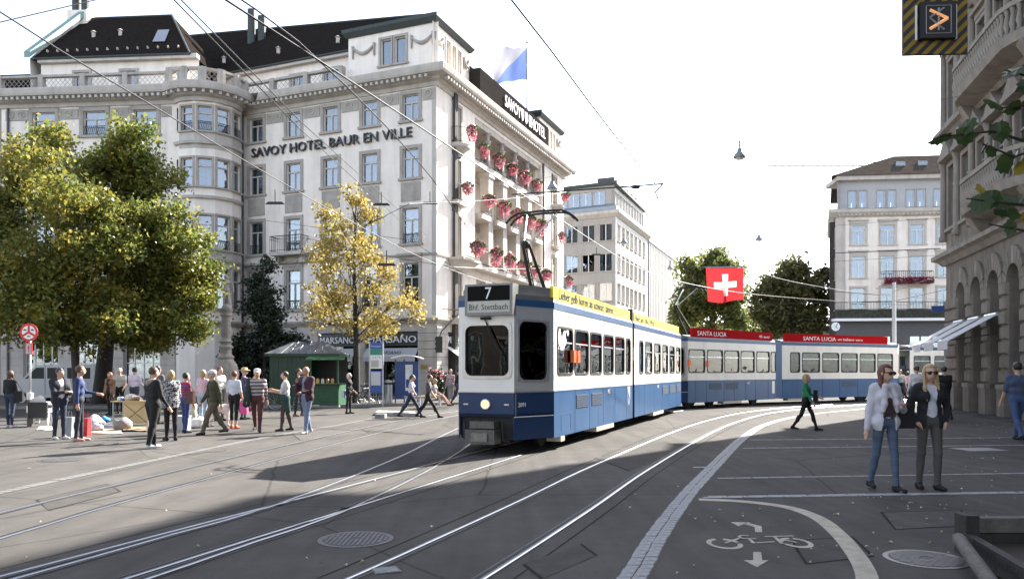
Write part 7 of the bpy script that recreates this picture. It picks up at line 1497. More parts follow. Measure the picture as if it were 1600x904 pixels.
# ---- timber planter at lower right
wd = M('weathered_timber', (0.11, 0.10, 0.088), 0.85, 0, 0.35, 7, 0.6, 30); dk = M('dark_timber', (0.035, 0.03, 0.027), 0.85, 0, 0.3, 7, 0.5, 30)
pl_ = thing('timber_planter', (3.9, 5.6), 'low dark timber planter with a round rail and green leaves at lower right', 'planter')
a, b = gp(1502, 905), gp(1700, 890)
rp = lambda px, py, Y: at(px, py, Y)
MB().tube([at(1498, 841, 6.7), at(1552, 915, 5.35)], 0.055, 12).build('round_rail', wd, pl_, 40)
x0, y0 = (1512-800)/FPX*6.9, 6.9
MB().box(x0, x0+1.9, y0, y0+0.09, 0.02, 0.19).build('back_board', dk, pl_); MB().box(x0, x0+1.9, y0-0.01, y0+0.1, 0.2, 0.33).build('back_board', wd, pl_)
MB().box(x0-0.05, x0+0.07, y0-0.06, y0+0.12, 0, 0.36).build('corner_post', dk, pl_)
MB().hexa([(x0-0.05, y0, 0.02), (x0+0.03, y0, 0.02), (x0-0.42, 4.9, 0.02), (x0-0.5, 4.9, 0.02), (x0-0.05, y0, 0.2), (x0+0.03, y0, 0.2), (x0-0.42, 4.9, 0.2), (x0-0.5, 4.9, 0.2)]).build('side_board', dk, pl_)
MB().box(x0+0.0, x0+1.9, 5.0, y0, 0.0, 0.1).build('soil', M('soil', (0.04, 0.032, 0.025), 0.95), pl_)
rg = np.random.default_rng(5); me = leaves([(x0+0.35+rg.random()*0.9, 5.6+rg.random()*0.8, 0.14+rg.random()*0.1) for _ in range(45)], 9, 0.06, 0.05, 5); me.materials.append(leafmat('planter_leaf', [(0.05, 0.12, 0.03), (0.1, 0.2, 0.04), (0.2, 0.28, 0.08)], 0.4)); obj('foliage', me, pl_)
# ================================================================ PEOPLE, STATUE, DOG: smooth bodies grown from round-cone limbs
def rc(P, a, b, r0, r1):
    a, b = np.asarray(a, float), np.asarray(b, float); ab = b-a; L2 = max(1e-9, ab@ab)
    t = np.clip(((P-a)@ab)/L2, 0, 1); return np.linalg.norm(P-a-t[..., None]*ab, axis=-1)-(r0+(r1-r0)*t)
def el(P, c, r):
    q = (P-np.asarray(c))/np.asarray(r); k0 = np.linalg.norm(q, axis=-1); k1 = np.linalg.norm(q/np.asarray(r), axis=-1); return k0*(k0-1)/np.maximum(k1, 1e-6)
def pd(P, p): return rc(P, *p[1:5]) if p[0] == 'c' else el(P, p[1], p[2])
def pbox(p):
    if p[0] == 'c': a, b, r = np.asarray(p[1]), np.asarray(p[2]), max(p[3], p[4]); return np.minimum(a, b)-r, np.maximum(a, b)+r
    c, r = np.asarray(p[1]), np.asarray(p[2]); return c-r, c+r
def grow(prims, h, k=0.03, cut=None):
    lo = np.min([pbox(p)[0] for p in prims], axis=0)-2.5*h-0.02; hi = np.max([pbox(p)[1] for p in prims], axis=0)+2.5*h+0.02
    n = np.ceil((hi-lo)/h).astype(int)+1; D = np.full(n, 1.0, np.float32); ax = [lo[i]+h*np.arange(n[i]) for i in range(3)]
    for p in prims:
        b0, b1 = pbox(p); s = [slice(max(0, int((b0[i]-0.07-lo[i])/h)), min(n[i], int((b1[i]+0.07-lo[i])/h)+2)) for i in range(3)]
        P = np.stack(np.meshgrid(ax[0][s[0]], ax[1][s[1]], ax[2][s[2]], indexing='ij'), -1); d = pd(P, p).astype(np.float32); kk = p[6] if len(p) > 6 else k
        o = D[s[0], s[1], s[2]]; hh = np.maximum(kk-np.abs(o-d), 0)/kk; D[s[0], s[1], s[2]] = np.minimum(o, d)-hh*hh*kk*0.25
    if cut is not None:
        P = np.stack(np.meshgrid(*ax, indexing='ij'), -1); D = np.maximum(D, cut(P)).astype(np.float32)
    ins = D < 0; c = np.zeros(tuple(n-1), np.int8)
    for i in (0, 1):
        for j in (0, 1):
            for l in (0, 1): c += ins[i:n[0]-1+i, j:n[1]-1+j, l:n[2]-1+l]
    act = np.argwhere((c > 0) & (c < 8)); idx = -np.ones(tuple(n-1), np.int64); idx[tuple(act.T)] = np.arange(len(act))
    acc = np.zeros((len(act), 3)); cnt = np.zeros(len(act)); cor = [(i, j, l) for i in (0, 1) for j in (0, 1) for l in (0, 1)]
    for a in cor:
        for x in range(3):
            if a[x]: continue
            b = list(a); b[x] = 1; d0 = D[tuple((act+a).T)]; d1 = D[tuple((act+b).T)]; m = (d0 < 0) != (d1 < 0)
            t = d0/np.where(m, d0-d1, 1); q = np.array(a, float)[None].repeat(len(act), 0); q[:, x] = t; acc[m] += q[m]; cnt[m] += 1
    V = lo+h*(act+acc/cnt[:, None]); Q = []
    for x in range(3):
        y, z = (x+1) % 3, (x+2) % 3; sl0 = [slice(None)]*3; sl1 = [slice(None)]*3; sl0[x] = slice(0, n[x]-1); sl1[x] = slice(1, n[x])
        e = np.argwhere(ins[tuple(sl0)] != ins[tuple(sl1)]); 
        if not len(e): continue
        f = ins[tuple(sl0)][tuple(e.T)]; oy, oz = np.zeros(3, int), np.zeros(3, int); oy[y] = 1; oz[z] = 1
        q = np.stack([idx[tuple((e-oy-oz).T)], idx[tuple((e-oz).T)], idx[tuple(e.T)], idx[tuple((e-oy).T)]], 1); q[~f] = q[~f][:, ::-1]; Q.append(q)
    return V, np.concatenate(Q)
def body_mesh(name, prims, h, mats, k=0.03, cut=None):
    V, Q = grow(prims, h, k, cut); me = bpy.data.meshes.new(name); me.vertices.add(len(V)); me.vertices.foreach_set('co', V.ravel()); me.loops.add(4*len(Q)); me.loops.foreach_set('vertex_index', Q.ravel().astype(np.int32))
    me.polygons.add(len(Q)); me.polygons.foreach_set('loop_start', np.arange(0, 4*len(Q), 4, dtype=np.int32)); me.update(calc_edges=True)
    for m in mats: me.materials.append(m)
    if len(mats) > 1:
        C = V[Q].mean(1); dd = np.stack([pd(C, p) for p in prims], 1); mi = np.array([p[5] for p in prims])[dd.argmin(1)]; me.polygons.foreach_set('material_index', mi.astype(np.int32))
    me.polygons.foreach_set('use_smooth', np.ones(len(Q), bool)); return me
def stripes(name, c1, c2, scale, axis='Z', check=False):
    if name in MATS: return MATS[name]
    m = M(name, c1, 0.85, 0, 0.05); nt = m.node_tree; b = nt.nodes['Principled BSDF']; tc = nt.nodes.new('ShaderNodeTexCoord'); w = nt.nodes.new('ShaderNodeTexWave'); w.bands_direction = axis; w.inputs['Scale'].default_value = scale; w.inputs['Distortion'].default_value = 0.6
    nt.links.new(tc.outputs['Object'], w.inputs['Vector']); mx = nt.nodes.new('ShaderNodeMix'); mx.data_type = 'RGBA'; mx.inputs[6].default_value = (*c1, 1); mx.inputs[7].default_value = (*c2, 1); rp = nt.nodes.new('ShaderNodeMath'); rp.operation = 'GREATER_THAN'; rp.inputs[1].default_value = 0.5
    src = w.outputs['Fac']
    if check:
        v = nt.nodes.new('ShaderNodeTexNoise'); v.inputs['Scale'].default_value = scale*6; nt.links.new(tc.outputs['Object'], v.inputs['Vector']); src = v.outputs['Fac']
    nt.links.new(src, rp.inputs[0]); nt.links.new(rp.outputs[0], mx.inputs[0]); nt.links.new(mx.outputs[2], b.inputs['Base Color']); return m
SKIN = M('skin', (0.50, 0.30, 0.21), 0.55, 0, 0.06, 8); SKIN2 = M('tanned_skin', (0.42, 0.24, 0.16), 0.55, 0, 0.06, 8)
EYEW = M('eye_white', (0.6, 0.58, 0.55), 0.3); EYED = M('eye_dark', (0.03, 0.02, 0.015), 0.3); LIPS = M('lips', (0.38, 0.12, 0.10), 0.5)
HAIRC = {'brown': (0.075, 0.042, 0.024), 'dark': (0.022, 0.016, 0.013), 'blond': (0.38, 0.27, 0.13), 'red': (0.30, 0.09, 0.03), 'white': (0.62, 0.60, 0.57), 'grey': (0.30, 0.29, 0.28), 'auburn': (0.12, 0.035, 0.022)}
FAB = {}
def fab(col):
    if not isinstance(col, tuple): return col
    k = tuple(round(c, 3) for c in col)
    if k not in FAB: FAB[k] = M('cloth_%d' % len(FAB), col, 0.85, 0, 0.16, 6, 0.35, 28)
    return FAB[k]
class Pose: pass
def skeleton(S, legL=(0, 0), legR=(0, 0), armL=(5, 8, 10, 0), armR=(5, 8, 10, 0), lean=0, fem=False, spread=0.0, seat=False):
    """leg = (hip flexion, knee flexion), arm = (shoulder flexion, abduction, elbow flexion, turn inwards), degrees; forwards is -Y, the person's right is -X"""
    K = Pose(); K.S = S; d = rad; f = lambda a: np.array([0, -math.sin(d(a)), -math.cos(d(a))])
    hw = 0.088*S; tl, sl, fh = 0.43*S, 0.425*S, 0.075*S; legs = {}
    hipz = []
    for sd, (hf, kf) in ((1, legL), (-1, legR)):
        u = f(hf)*tl; v = f(hf-kf)*sl; legs[sd] = (u, v); hipz.append(-(u+v)[2]+fh)
    hz = max(hipz); K.hz = hz; K.hip = {}; K.knee = {}; K.ank = {}; K.toe = {}
    for sd in (1, -1):
        hp = np.array([sd*hw, 0, hz]); kn = hp+legs[sd][0]+np.array([sd*spread*0.5, 0, 0]); an = kn+legs[sd][1]+np.array([sd*spread*0.5, 0, 0]); K.hip[sd], K.knee[sd], K.ank[sd] = hp, kn, an
        lift = max(0.0, an[2]-fh); K.toe[sd] = an+np.array([sd*0.03*S, -0.155*S, -0.045*S-lift*0.35])
    L = d(lean); fw = np.array([0, -math.sin(L), math.cos(L)]); K.up = fw; K.pel = np.array([0, 0, hz+0.02*S]); K.wai = K.pel+fw*0.17*S; K.che = K.pel+fw*0.345*S; K.shl = K.pel+fw*0.455*S; K.nek = K.shl+fw*0.06*S; K.hed = K.shl+np.array([0, -0.03*S-math.sin(L)*0.2*S, 0.205*S])
    K.sh, K.elb, K.wri, K.hnd = {}, {}, {}, {}; shw = (0.155 if fem else 0.178)*S
    for sd, (s, b, e, i) in ((1, armL), (-1, armR)):
        p = K.shl+np.array([sd*shw, 0.01, -0.005]); u = np.array([sd*math.sin(d(b)), -math.sin(d(s))*math.cos(d(b)), -math.cos(d(s))*math.cos(d(b))]); q = p+u*0.30*S
        t = s+e; v = np.array([sd*math.sin(d(b))*math.cos(d(e)), -math.sin(d(t)), -math.cos(d(t))]); v = v/np.linalg.norm(v); v = v*math.cos(d(i))+np.array([-sd*math.sin(d(i)), 0, 0]); w = q+v*0.25*S; K.sh[sd], K.elb[sd], K.wri[sd], K.hnd[sd] = p, q, w, (w+v*0.085*S, v)
    return K
def limbs_upper(K, g, fem, top=1, sleeve=1, infl=0.0):
    S = K.S; A = []
    for sd in (1, -1):
        A.append(('c', K.sh[sd], K.elb[sd], (0.05 if fem else 0.058)*S*g+infl, (0.037 if fem else 0.043)*S*g+infl, top))
        A.append(('c', K.elb[sd], K.wri[sd], (0.037 if fem else 0.042)*S*g+infl, 0.026*S*g+infl, sleeve))
    return A
def torso(K, g, fem, top, bot, infl=0.0):
    S = K.S; X = lambda w: np.array([w*S, 0, 0]); w = (0.085, 0.052, 0.07, 0.125) if fem else (0.082, 0.072, 0.098, 0.15)
    T = [('c', K.pel-X(w[0]), K.pel+X(w[0]), 0.098*S*g+infl, 0.098*S*g+infl, bot), ('c', K.wai-X(w[1]), K.wai+X(w[1]), (0.088 if fem else 0.1)*S*g+infl, (0.088 if fem else 0.1)*S*g+infl, top, 0.06),
         ('c', K.che-X(w[2]), K.che+X(w[2]), (0.098 if fem else 0.112)*S*g+infl, (0.098 if fem else 0.112)*S*g+infl, top, 0.06), ('c', K.shl-X(w[3]), K.shl+X(w[3]), 0.058*S*g+infl, 0.058*S*g+infl, top, 0.05),
         ('c', K.pel+K.up*0.06*S, K.shl-K.up*0.06*S, 0.085*S*g+infl, 0.085*S*g+infl, top, 0.05)]
    if fem: T += [('e', K.che+np.array([sd*0.07*S, -0.075*S, 0.0]), np.array([0.065, 0.06, 0.065])*S*g+infl, None, None, top) for sd in (1, -1)]
    return T
NP = [0]
def person(label, px, py, yaw, H, top, bot, hair='brown', hs='short', shoes=(0.03, 0.03, 0.03), fem=False, g=1.0, legw=1.0, sleeve='long', jacket=None, jopen=True, jlen=0.12, hat=None, skin=None, capri=False, h=0.016, zg=0.0, turn=0.0, nod=0.0, face=None, Y=None, glasses=False, scarf=None, coat=None, parts=None, **pose):
    if Y is not None: x, y = (px-800)/FPX*Y, Y
    else: x, y = gp(px, py, zg)
    NP[0] += 1; S = H/1.75; K = skeleton(S, fem=fem, **pose); r = thing('person', (x, y, zg), label, 'person', rz=rad(yaw)); sk = skin or SKIN; face = abs(yaw) < 115 if face is None else face
    mats = [sk, fab(top), fab(bot), fab(shoes)]; P = torso(K, g, fem, 1, 2); P += limbs_upper(K, g, fem, 1, 1 if sleeve == 'long' else 0)
    for sd in (1, -1):
        kn, an = K.knee[sd], K.ank[sd]; P.append(('c', K.hip[sd]-[0, 0, 0.02*S], kn, 0.083*S*g*max(1, legw*0.95), 0.054*S*legw, 2))
        cu = kn+(an-kn)*0.5 if capri else an
        P.append(('c', kn, cu, 0.054*S*legw, (0.052 if capri else 0.038)*S*legw, 2)); m_ = kn+(an-kn)*0.32; P.append(('e', m_+np.array([0, 0.018*S, 0]), np.array([0.05, 0.055, 0.11])*S*max(0.95, legw*0.93), None, None, 2))
        if capri: P.append(('c', cu, an, 0.042*S, 0.032*S, 0))
        P.append(('c', an-[0, -0.025*S, 0.025*S], K.toe[sd], 0.042*S, 0.03*S, 3)); P.append(('c', an-[0, -0.03*S, 0.04*S], an-[0, 0, 0.0], 0.036*S, 0.036*S, 3))
        hc, v = K.hnd[sd]; wr = K.wri[sd]; P.append(('c', wr, wr+v*0.075*S, 0.027*S, 0.032*S, 0, 0.02))
        sx = np.cross(v, [0, 1, 0]); sx = sx/max(1e-6, np.linalg.norm(sx)); bend = np.array([0, -0.4, 0]) if abs(v[1]) < 0.7 else np.array([0, 0, -0.5])
        ox = np.cross(v, sx)
        for q, l in ((-1.5, 0.06), (-0.5, 0.074), (0.5, 0.07), (1.5, 0.056)):
            b0 = wr+v*0.085*S+ox*q*0.019*S; b1 = b0+v*l*0.55*S; vb = v+bend*0.8; vb = vb/np.linalg.norm(vb); P.append(('c', b0, b1, 0.0105*S, 0.0098*S, 0, 0.008)); P.append(('c', b1, b1+vb*l*0.5*S, 0.0098*S, 0.008*S, 0, 0.008))
        tb = wr+v*0.035*S-ox*0.024*S; vt = v-ox*0.7; vt = vt/np.linalg.norm(vt); P.append(('c', tb, tb+vt*0.055*S, 0.0125*S, 0.0095*S, 0, 0.01))
    # neck and head
    P.append(('c', K.shl+[0, 0.0, 0.02*S], K.hed-[0, -0.02*S, 0.07*S], 0.052*S if not fem else 0.045*S, 0.048*S if not fem else 0.042*S, 0, 0.03))
    ct, st = math.cos(rad(turn)), math.sin(rad(turn)); cn, sn = math.cos(rad(nod)), math.sin(rad(nod))
    def hv(a, b, c): # head-local to body (turn about z, nod forwards)
        b, c = b*cn-c*0*sn, c*cn+b*sn*1.0; return K.hed+np.array([a*ct-b*st, a*st+b*ct, c])*S
    hd = [('e', hv(0, 0.012, 0.022), np.array([0.076, 0.092, 0.095])*S, None, None, 0), ('e', hv(0, -0.022, -0.045), np.array([0.056, 0.06, 0.065])*S, None, None, 0, 0.04), ('c', hv(0, -0.088, 0.01), hv(0, -0.106, -0.022), 0.009*S, 0.014*S, 0, 0.02), ('c', hv(-0.025, -0.082, 0.03), hv(0.025, -0.082, 0.03), 0.012*S, 0.012*S, 0, 0.02), ('c', hv(-0.018, -0.082, -0.058), hv(0.018, -0.082, -0.058), 0.012*S, 0.012*S, 0, 0.015)]
    for sd in (1, -1): hd.append(('e', hv(sd*0.078, 0.012, -0.005), np.array([0.014, 0.022, 0.03])*S, None, None, 0, 0.012))
    P += hd
    if coat:   # long skirt of a coat or dress
        P.append(('c', K.pel, K.pel-np.array([0, 0, coat*S]), 0.13*S*g, 0.19*S*g, 1))
    me = body_mesh('body', P, h, mats); obj('body', me, r, True)
    # jacket over it
    if jacket is not None:
        J = torso(K, g, fem, 0, 0, 0.022*S)+limbs_upper(K, g, fem, 0, 0, 0.014*S); hem = K.pel[2]-jlen*S
        J.append(('c', K.pel-[0.06*S, 0, 0], K.pel-[-0.06*S, 0, 0], 0.12*S*g, 0.12*S*g, 0)); J.append(('c', K.pel, K.pel-[0, 0, jlen*S], 0.125*S*g, 0.15*S*g, 0, 0.06))
        def cut(Q):
            d = hem-Q[..., 2]; d = np.maximum(d, Q[..., 2]-(K.shl[2]+0.085*S))
            if jopen: wq = 0.045*S+0.06*S*np.clip((K.che[2]-Q[..., 2])/(0.5*S), 0, 1)+0.05*S*np.clip((Q[..., 2]-K.che[2])/(0.12*S), 0, 1)*0.6; d = np.maximum(d, np.minimum(wq-np.abs(Q[..., 0]), -0.02*S-Q[..., 1]+K.che[1]*0))
            return d
        obj('jacket', body_mesh('jacket', J, h, [fab(jacket)], 0.03, cut), r, True)
    # hair
    if hs != 'bald':
        hm = M('hair_'+hair, HAIRC[hair], 0.5, 0, 0.35, 25, 0.5, 60); G = [('e', hv(0, 0.02, 0.03), np.array([0.088, 0.102, 0.102])*S, None, None, 0)]
        if hs == 'bob': G += [('c', hv(sd*0.07, 0.02, 0.0), hv(sd*0.075, 0.015, -0.09), 0.034*S, 0.028*S, 0) for sd in (1, -1)]+[('c', hv(0, 0.07, 0), hv(0, 0.075, -0.1), 0.06*S, 0.04*S, 0)]
        if hs == 'long': G += [('c', hv(sd*0.068, 0.0, 0.0), hv(sd*0.085, -0.06, -0.32), 0.034*S, 0.026*S, 0, 0.04) for sd in (1, -1)]+[('c', hv(0, 0.07, 0), hv(0, 0.10, -0.3), 0.07*S, 0.04*S, 0)]+[('c', hv(-0.085, -0.06, -0.2), hv(-0.06, -0.13, -0.42), 0.032*S, 0.016*S, 0, 0.04)]
        if hs == 'pony': G += [('c', hv(-0.05, 0.06, 0.0), hv(-0.09, 0.02, -0.16), 0.035*S, 0.032*S, 0, 0.04), ('c', hv(-0.09, 0.02, -0.16), hv(-0.10, -0.05, -0.3), 0.032*S, 0.014*S, 0, 0.04)]
        if hs == 'tail': G += [('c', hv(0, 0.1, 0.02), hv(0, 0.14, -0.12), 0.03*S, 0.015*S, 0, 0.04)]
        def hcut(Q):
            q = (Q-K.hed)/S; a = q[..., 0]*ct+q[..., 1]*st; b = -q[..., 0]*st+q[..., 1]*ct; c = q[..., 2]-b*sn
            fz = 0.072+0.5*np.maximum(0, np.abs(a)-0.045); infront = np.minimum(np.minimum(-0.018-b, fz-c), 0.075-np.abs(a))
            d = infront
            if hs in ('short', 'tail'): d = np.maximum(d, np.where(b < 0.13, -0.045-c+0.35*np.maximum(0, -b), -1)) if hs == 'short' else np.maximum(d, np.where(np.abs(a) < 0.045, -1, -0.07-c))
            return d*S
        obj('hair', body_mesh('hair', G, h*0.9, [hm], 0.025, hcut), r, True)
    if hat:
        hc = fab(hat[1]); b_ = Vector(hv(0, 0.01, 0.055)); m_ = MB(); Rz = Matrix.Translation(b_) @ Matrix.Rotation(rad(turn), 4, 'Z') @ Matrix.Diagonal((S, S*1.15, S, 1))
        if hat[0] == 'straw': m_.lathe((0, 0, 0), [(0.16, -0.012), (0.165, 0.0), (0.095, 0.012), (0.088, 0.075), (0.06, 0.092), (0.005, 0.088)], 18, False)
        else:
            m_.lathe((0, 0, 0), [(0.09, -0.015), (0.093, 0.02), (0.08, 0.055), (0.05, 0.075), (0.004, 0.082)], 16, False); m_.hexa([(-0.065, -0.07, -0.014), (0.065, -0.07, -0.014), (0.05, -0.165, -0.028), (-0.05, -0.165, -0.028), (-0.065, -0.07, -0.004), (0.065, -0.07, -0.004), (0.05, -0.165, -0.02), (-0.05, -0.165, -0.02)])
        m_.v = [tuple(Rz @ Vector(v)) for v in m_.v]; m_.build('hat', hc, r, True, local=True)
    if face:
        for sd in (1, -1):
            e = MB().ball(hv(sd*0.032, -0.080, 0.008), 0.0115*S, 6).build('eye', EYEW, r, True, local=True); MB().ball(hv(sd*0.032, -0.088, 0.008), 0.0065*S, 5).build('iris', EYED, e, True, local=True)
            if not glasses: MB().tube([hv(sd*0.016, -0.092, 0.028), hv(sd*0.046, -0.082, 0.03)], 0.0045*S, 4).build('eyebrow', M('hair_'+hair, HAIRC[hair], 0.5), r, local=True)
        MB().ball(hv(0, -0.0875, -0.058), 0.02*S, 6, (1, 0.45, 0.33)).build('mouth', LIPS, r, True, local=True)
    if glasses:
        gl_ = MB(); dk_ = M('sunglass', (0.012, 0.01, 0.01), 0.15)
        for sd in (1, -1): gl_.ball(hv(sd*0.036, -0.092, 0.004), 0.031*S, 8, (1, 0.4, 0.8)); gl_.tube([hv(sd*0.066, -0.085, 0.014), hv(sd*0.084, 0.0, 0.012)], 0.0055*S, 4)
        gl_.tube([hv(-0.02, -0.102, 0.012), hv(0.02, -0.102, 0.012)], 0.006*S, 4); gl_.build('sunglasses', dk_, r, True, local=True)
    if scarf:
        s_ = [('c', K.shl+np.array([0.07*math.cos(a), -0.02+0.07*math.sin(a), 0.028])*S, K.shl+np.array([0.07*math.cos(a+0.8), -0.02+0.07*math.sin(a+0.8), 0.03+0.01*math.sin(3*a)])*S, 0.034*S, 0.034*S, 0) for a in [0.8*k for k in range(8)]]
        s_ += [('c', K.shl+np.array([sd*0.055, -0.085, 0.02])*S, K.che+np.array([sd*0.085, -0.13, -0.10])*S, 0.045*S, 0.038*S, 0) for sd in (1, -1)]+[('c', K.che+np.array([sd*0.085, -0.13, -0.10])*S, K.wai+np.array([sd*0.1, -0.12, -0.02])*S, 0.038*S, 0.03*S, 0) for sd in (1, -1)]
        obj('scarf', body_mesh('scarf', s_, h, [fab(scarf)], 0.03), r, True)
    if parts: parts(r, K, S)
    r['K'] = 0; del r['K']; return r, K
def held_bag(r, K, px_off, z, w, hgt, col, label, strap=None, d=0.1, name='handbag'):
    """a bag of its own at the carrier's side, in world space"""
    Mx = r.matrix_basis; c = Vector(px_off); b = thing(name, Mx @ Vector((c.x, c.y, z)), label, 'bag', rz=r.matrix_basis.to_euler().z)
    MB().hexa([(-w/2, -d/2, 0), (w/2, -d/2, 0), (w/2, d/2, 0), (-w/2, d/2, 0), (-w*0.46, -d*0.35, hgt), (w*0.46, -d*0.35, hgt), (w*0.46, d*0.35, hgt), (-w*0.46, d*0.35, hgt)]).build('body', fab(col), b, local=True)
    if strap is not None: MB().tube([(-w*0.4, 0, hgt), Vector(strap)-Vector((c.x+0.03, c.y, z)), Vector(strap)-Vector((c.x-0.03, c.y, z)), (w*0.4, 0, hgt)], 0.012, 5).build('strap', fab(col), b, local=True)
BKC, JEAN, DJEAN = (0.009, 0.009, 0.010), (0.08, 0.12, 0.2), (0.022, 0.032, 0.06)
WSH = (0.7, 0.69, 0.68)
stand = dict(legL=(3, 2), legR=(-3, 2)); walk = dict(legL=(24, 8), legR=(-16, 18), armL=(-18, 6, 12, 0), armR=(18, 6, 14, 0)); walk2 = dict(legL=(-16, 20), legR=(22, 6), armL=(16, 6, 14, 0), armR=(-16, 6, 12, 0)); stride = dict(legL=(30, 5), legR=(-26, 12), armL=(-20, 5, 10, 0), armR=(22, 5, 15, 0), lean=4)
# ---- the two women in front
def shirt_print(r, K, S):
    c = K.wai+np.array([0.0, -0.098, 0.03])*S; mb = MB(); n = 9; V = []
    for j in range(n):
        for i in range(n):
            a = (i/(n-1)-0.5)*1.25; V.append((0.135*S*math.sin(a), c[1]-0.012-0.105*S*(math.cos(a)-1)*-1*0.9, c[2]+(j/(n-1)-0.5)*0.26*S))
    mb.add(V, [(j*n+i, j*n+i+1, (j+1)*n+i+1, (j+1)*n+i) for j in range(n-1) for i in range(n-1)]); mb.build('shirt_print', M('dark_print', (0.05, 0.03, 0.028), 0.8, 0, 0.7, 14), r, True, local=True)
    for sd in (1, -1): pass
w1, K1 = person('woman in white cardigan and scarf with sunglasses, black shoulder bag and jeans', 1383, 766, 4, 1.77, (0.52, 0.52, 0.56), stripes('faded_jeans', (0.07, 0.10, 0.155), (0.06, 0.085, 0.135), 2.0), 'auburn', 'pony', (0.012, 0.012, 0.013), True, 0.96, 0.92, jacket=(0.5, 0.49, 0.53), jlen=0.12, h=0.0105, turn=26, nod=4, glasses=True, scarf=(0.52, 0.5, 0.54), parts=shirt_print, legL=(10, 4), legR=(-9, 12), armL=(12, 12, 95, 28), armR=(-4, 10, 8, 0))
held_bag(w1, K1, (0.25, -0.02, 0), 0.86, 0.27, 0.33, BKC, 'black shoulder bag hanging at the side of the woman in white', strap=(0.18, -0.02, 1.42), d=0.12)
w2, K2 = person('blonde woman in dark blazer with sunglasses, grey trousers and ankle boots', 1452, 764, -4, 1.765, (0.55, 0.55, 0.6), (0.072, 0.07, 0.064), 'blond', 'long', (0.014, 0.013, 0.013), True, 0.98, 1.0, jacket=(0.012, 0.012, 0.014), jlen=0.1, h=0.0105, turn=-6, glasses=True, legL=(8, 10), legR=(-6, 3), armL=(-10, 22, 42, 32), armR=(-10, 22, 42, 32))
# ---- around the tram and the bank
p_, K_ = person('woman in green jacket and black trousers crossing beside the tram', 1259, 672, 62, 1.63, (0.02, 0.20, 0.085), BKC, 'blond', 'bob', BKC, True, 1.08, 1.0, **{**walk, 'armL': (25, 8, 45, 15)})
held_bag(p_, K_, (0.16, -0.24, 0), 0.82, 0.26, 0.3, BKC, 'dark bag carried in front by the woman in green', d=0.12)
person('man in blue t-shirt and jeans walking away at the right edge', 1590, 688, 172, 1.93, (0.055, 0.075, 0.13), (0.05, 0.08, 0.18), 'dark', 'short', BKC, False, 1.05, 1.05, sleeve='short', **walk2)
person('man in white shirt seen from behind between the two women', 1432, 650, 178, 1.86, WSH, DJEAN, 'brown', 'short', BKC, Y=27.5, **stand)
person('man all in black walking away beside the bank arcade', 1475, 645, 170, 1.88, BKC, BKC, 'dark', 'short', BKC, Y=26, g=1.05, **walk)
person('small distant pedestrian in pale grey shirt left of the blonde woman', 1407, 622, -60, 1.78, (0.45, 0.5, 0.48), BKC, 'brown', 'short', Y=43, h=0.02, **walk); person('small distant pedestrian in pinkish top beside the pale grey shirt', 1418, 622, 120, 1.68, (0.5, 0.25, 0.28), DJEAN, 'dark', 'bob', Y=44, fem=True, h=0.02, **walk2)
# ---- the crowd at the market, left to right
pb_, Kb = person('woman in black top and jeans seen from behind at the far left', 16, 668, 175, 1.68, BKC, DJEAN, 'brown', 'bob', (0.5, 0.48, 0.46), True, 1.05, 1.0, armL=(5, 8, 20, 0), armR=(5, 10, 60, 20), **{k: v for k, v in stand.items()})
held_bag(pb_, Kb, (-0.26, 0.0, 0), 0.75, 0.3, 0.32, BKC, 'black studded handbag of the woman at the far left', strap=(-0.17, 0.02, 1.36))
person('young man in dark jacket looking down at his phone', 93, 686, 62, 1.74, (0.6, 0.58, 0.58), DJEAN, 'dark', 'short', (0.55, 0.53, 0.5), False, 1.0, 1.05, jacket=(0.02, 0.022, 0.035), nod=14, turn=10, armL=(22, 4, 75, 30), armR=(22, 4, 75, 30), **stand)
person('young man in navy shirt standing with back half turned', 124, 689, 112, 1.8, (0.022, 0.04, 0.12), (0.022, 0.024, 0.04), 'brown', 'short', (0.5, 0.32, 0.26), False, 1.0, 1.0, turn=15, armL=(20, 5, 60, 10), armR=(-2, 6, 6, 0), **stand)
person('red-haired woman in brown coat behind the market table', 172, 648, -12, 1.62, (0.02, 0.018, 0.018), BKC, 'red', 'bob', BKC, True, 1.05, jacket=(0.22, 0.12, 0.07), jlen=0.34, **stand)
person('white-haired man in beige waistcoat behind the table', 187, 646, 10, 1.78, (0.48, 0.44, 0.36), BKC, 'white', 'short', BKC, False, 1.08, sleeve='short', armL=(10, 8, 40, 10), armR=(5, 8, 20, 0), **stand)
person('man in pale pink shirt with his back turned at the market', 210, 647, 176, 1.8, (0.62, 0.54, 0.6), (0.05, 0.055, 0.07), 'dark', 'short', BKC, False, 1.06, armL=(15, 10, 50, 10), armR=(15, 10, 50, 10), **stand)
person('dark-haired man in grey jacket behind the black hoodie', 246, 662, 165, 1.83, (0.10, 0.10, 0.11), BKC, 'dark', 'short', BKC, False, 1.05, **stand)
def hood(r, K, S): obj('hood', body_mesh('hood', [('c', K.shl+np.array([sd*0.06, 0.03, 0.03])*S, K.shl+np.array([0, 0.11, -0.01])*S, 0.05*S, 0.055*S, 0) for sd in (1, -1)], 0.016, [fab((0.30, 0.25, 0.2))], 0.04), r, True)
person('man in black hooded top and black trousers at the front of the crowd', 239, 700, 148, 1.76, BKC, BKC, 'brown', 'short', (0.6, 0.6, 0.6), False, 1.12, 1.22, parts=hood, armL=(4, 10, 12, 0), armR=(8, 12, 22, 0), legL=(7, 3), legR=(-8, 6))
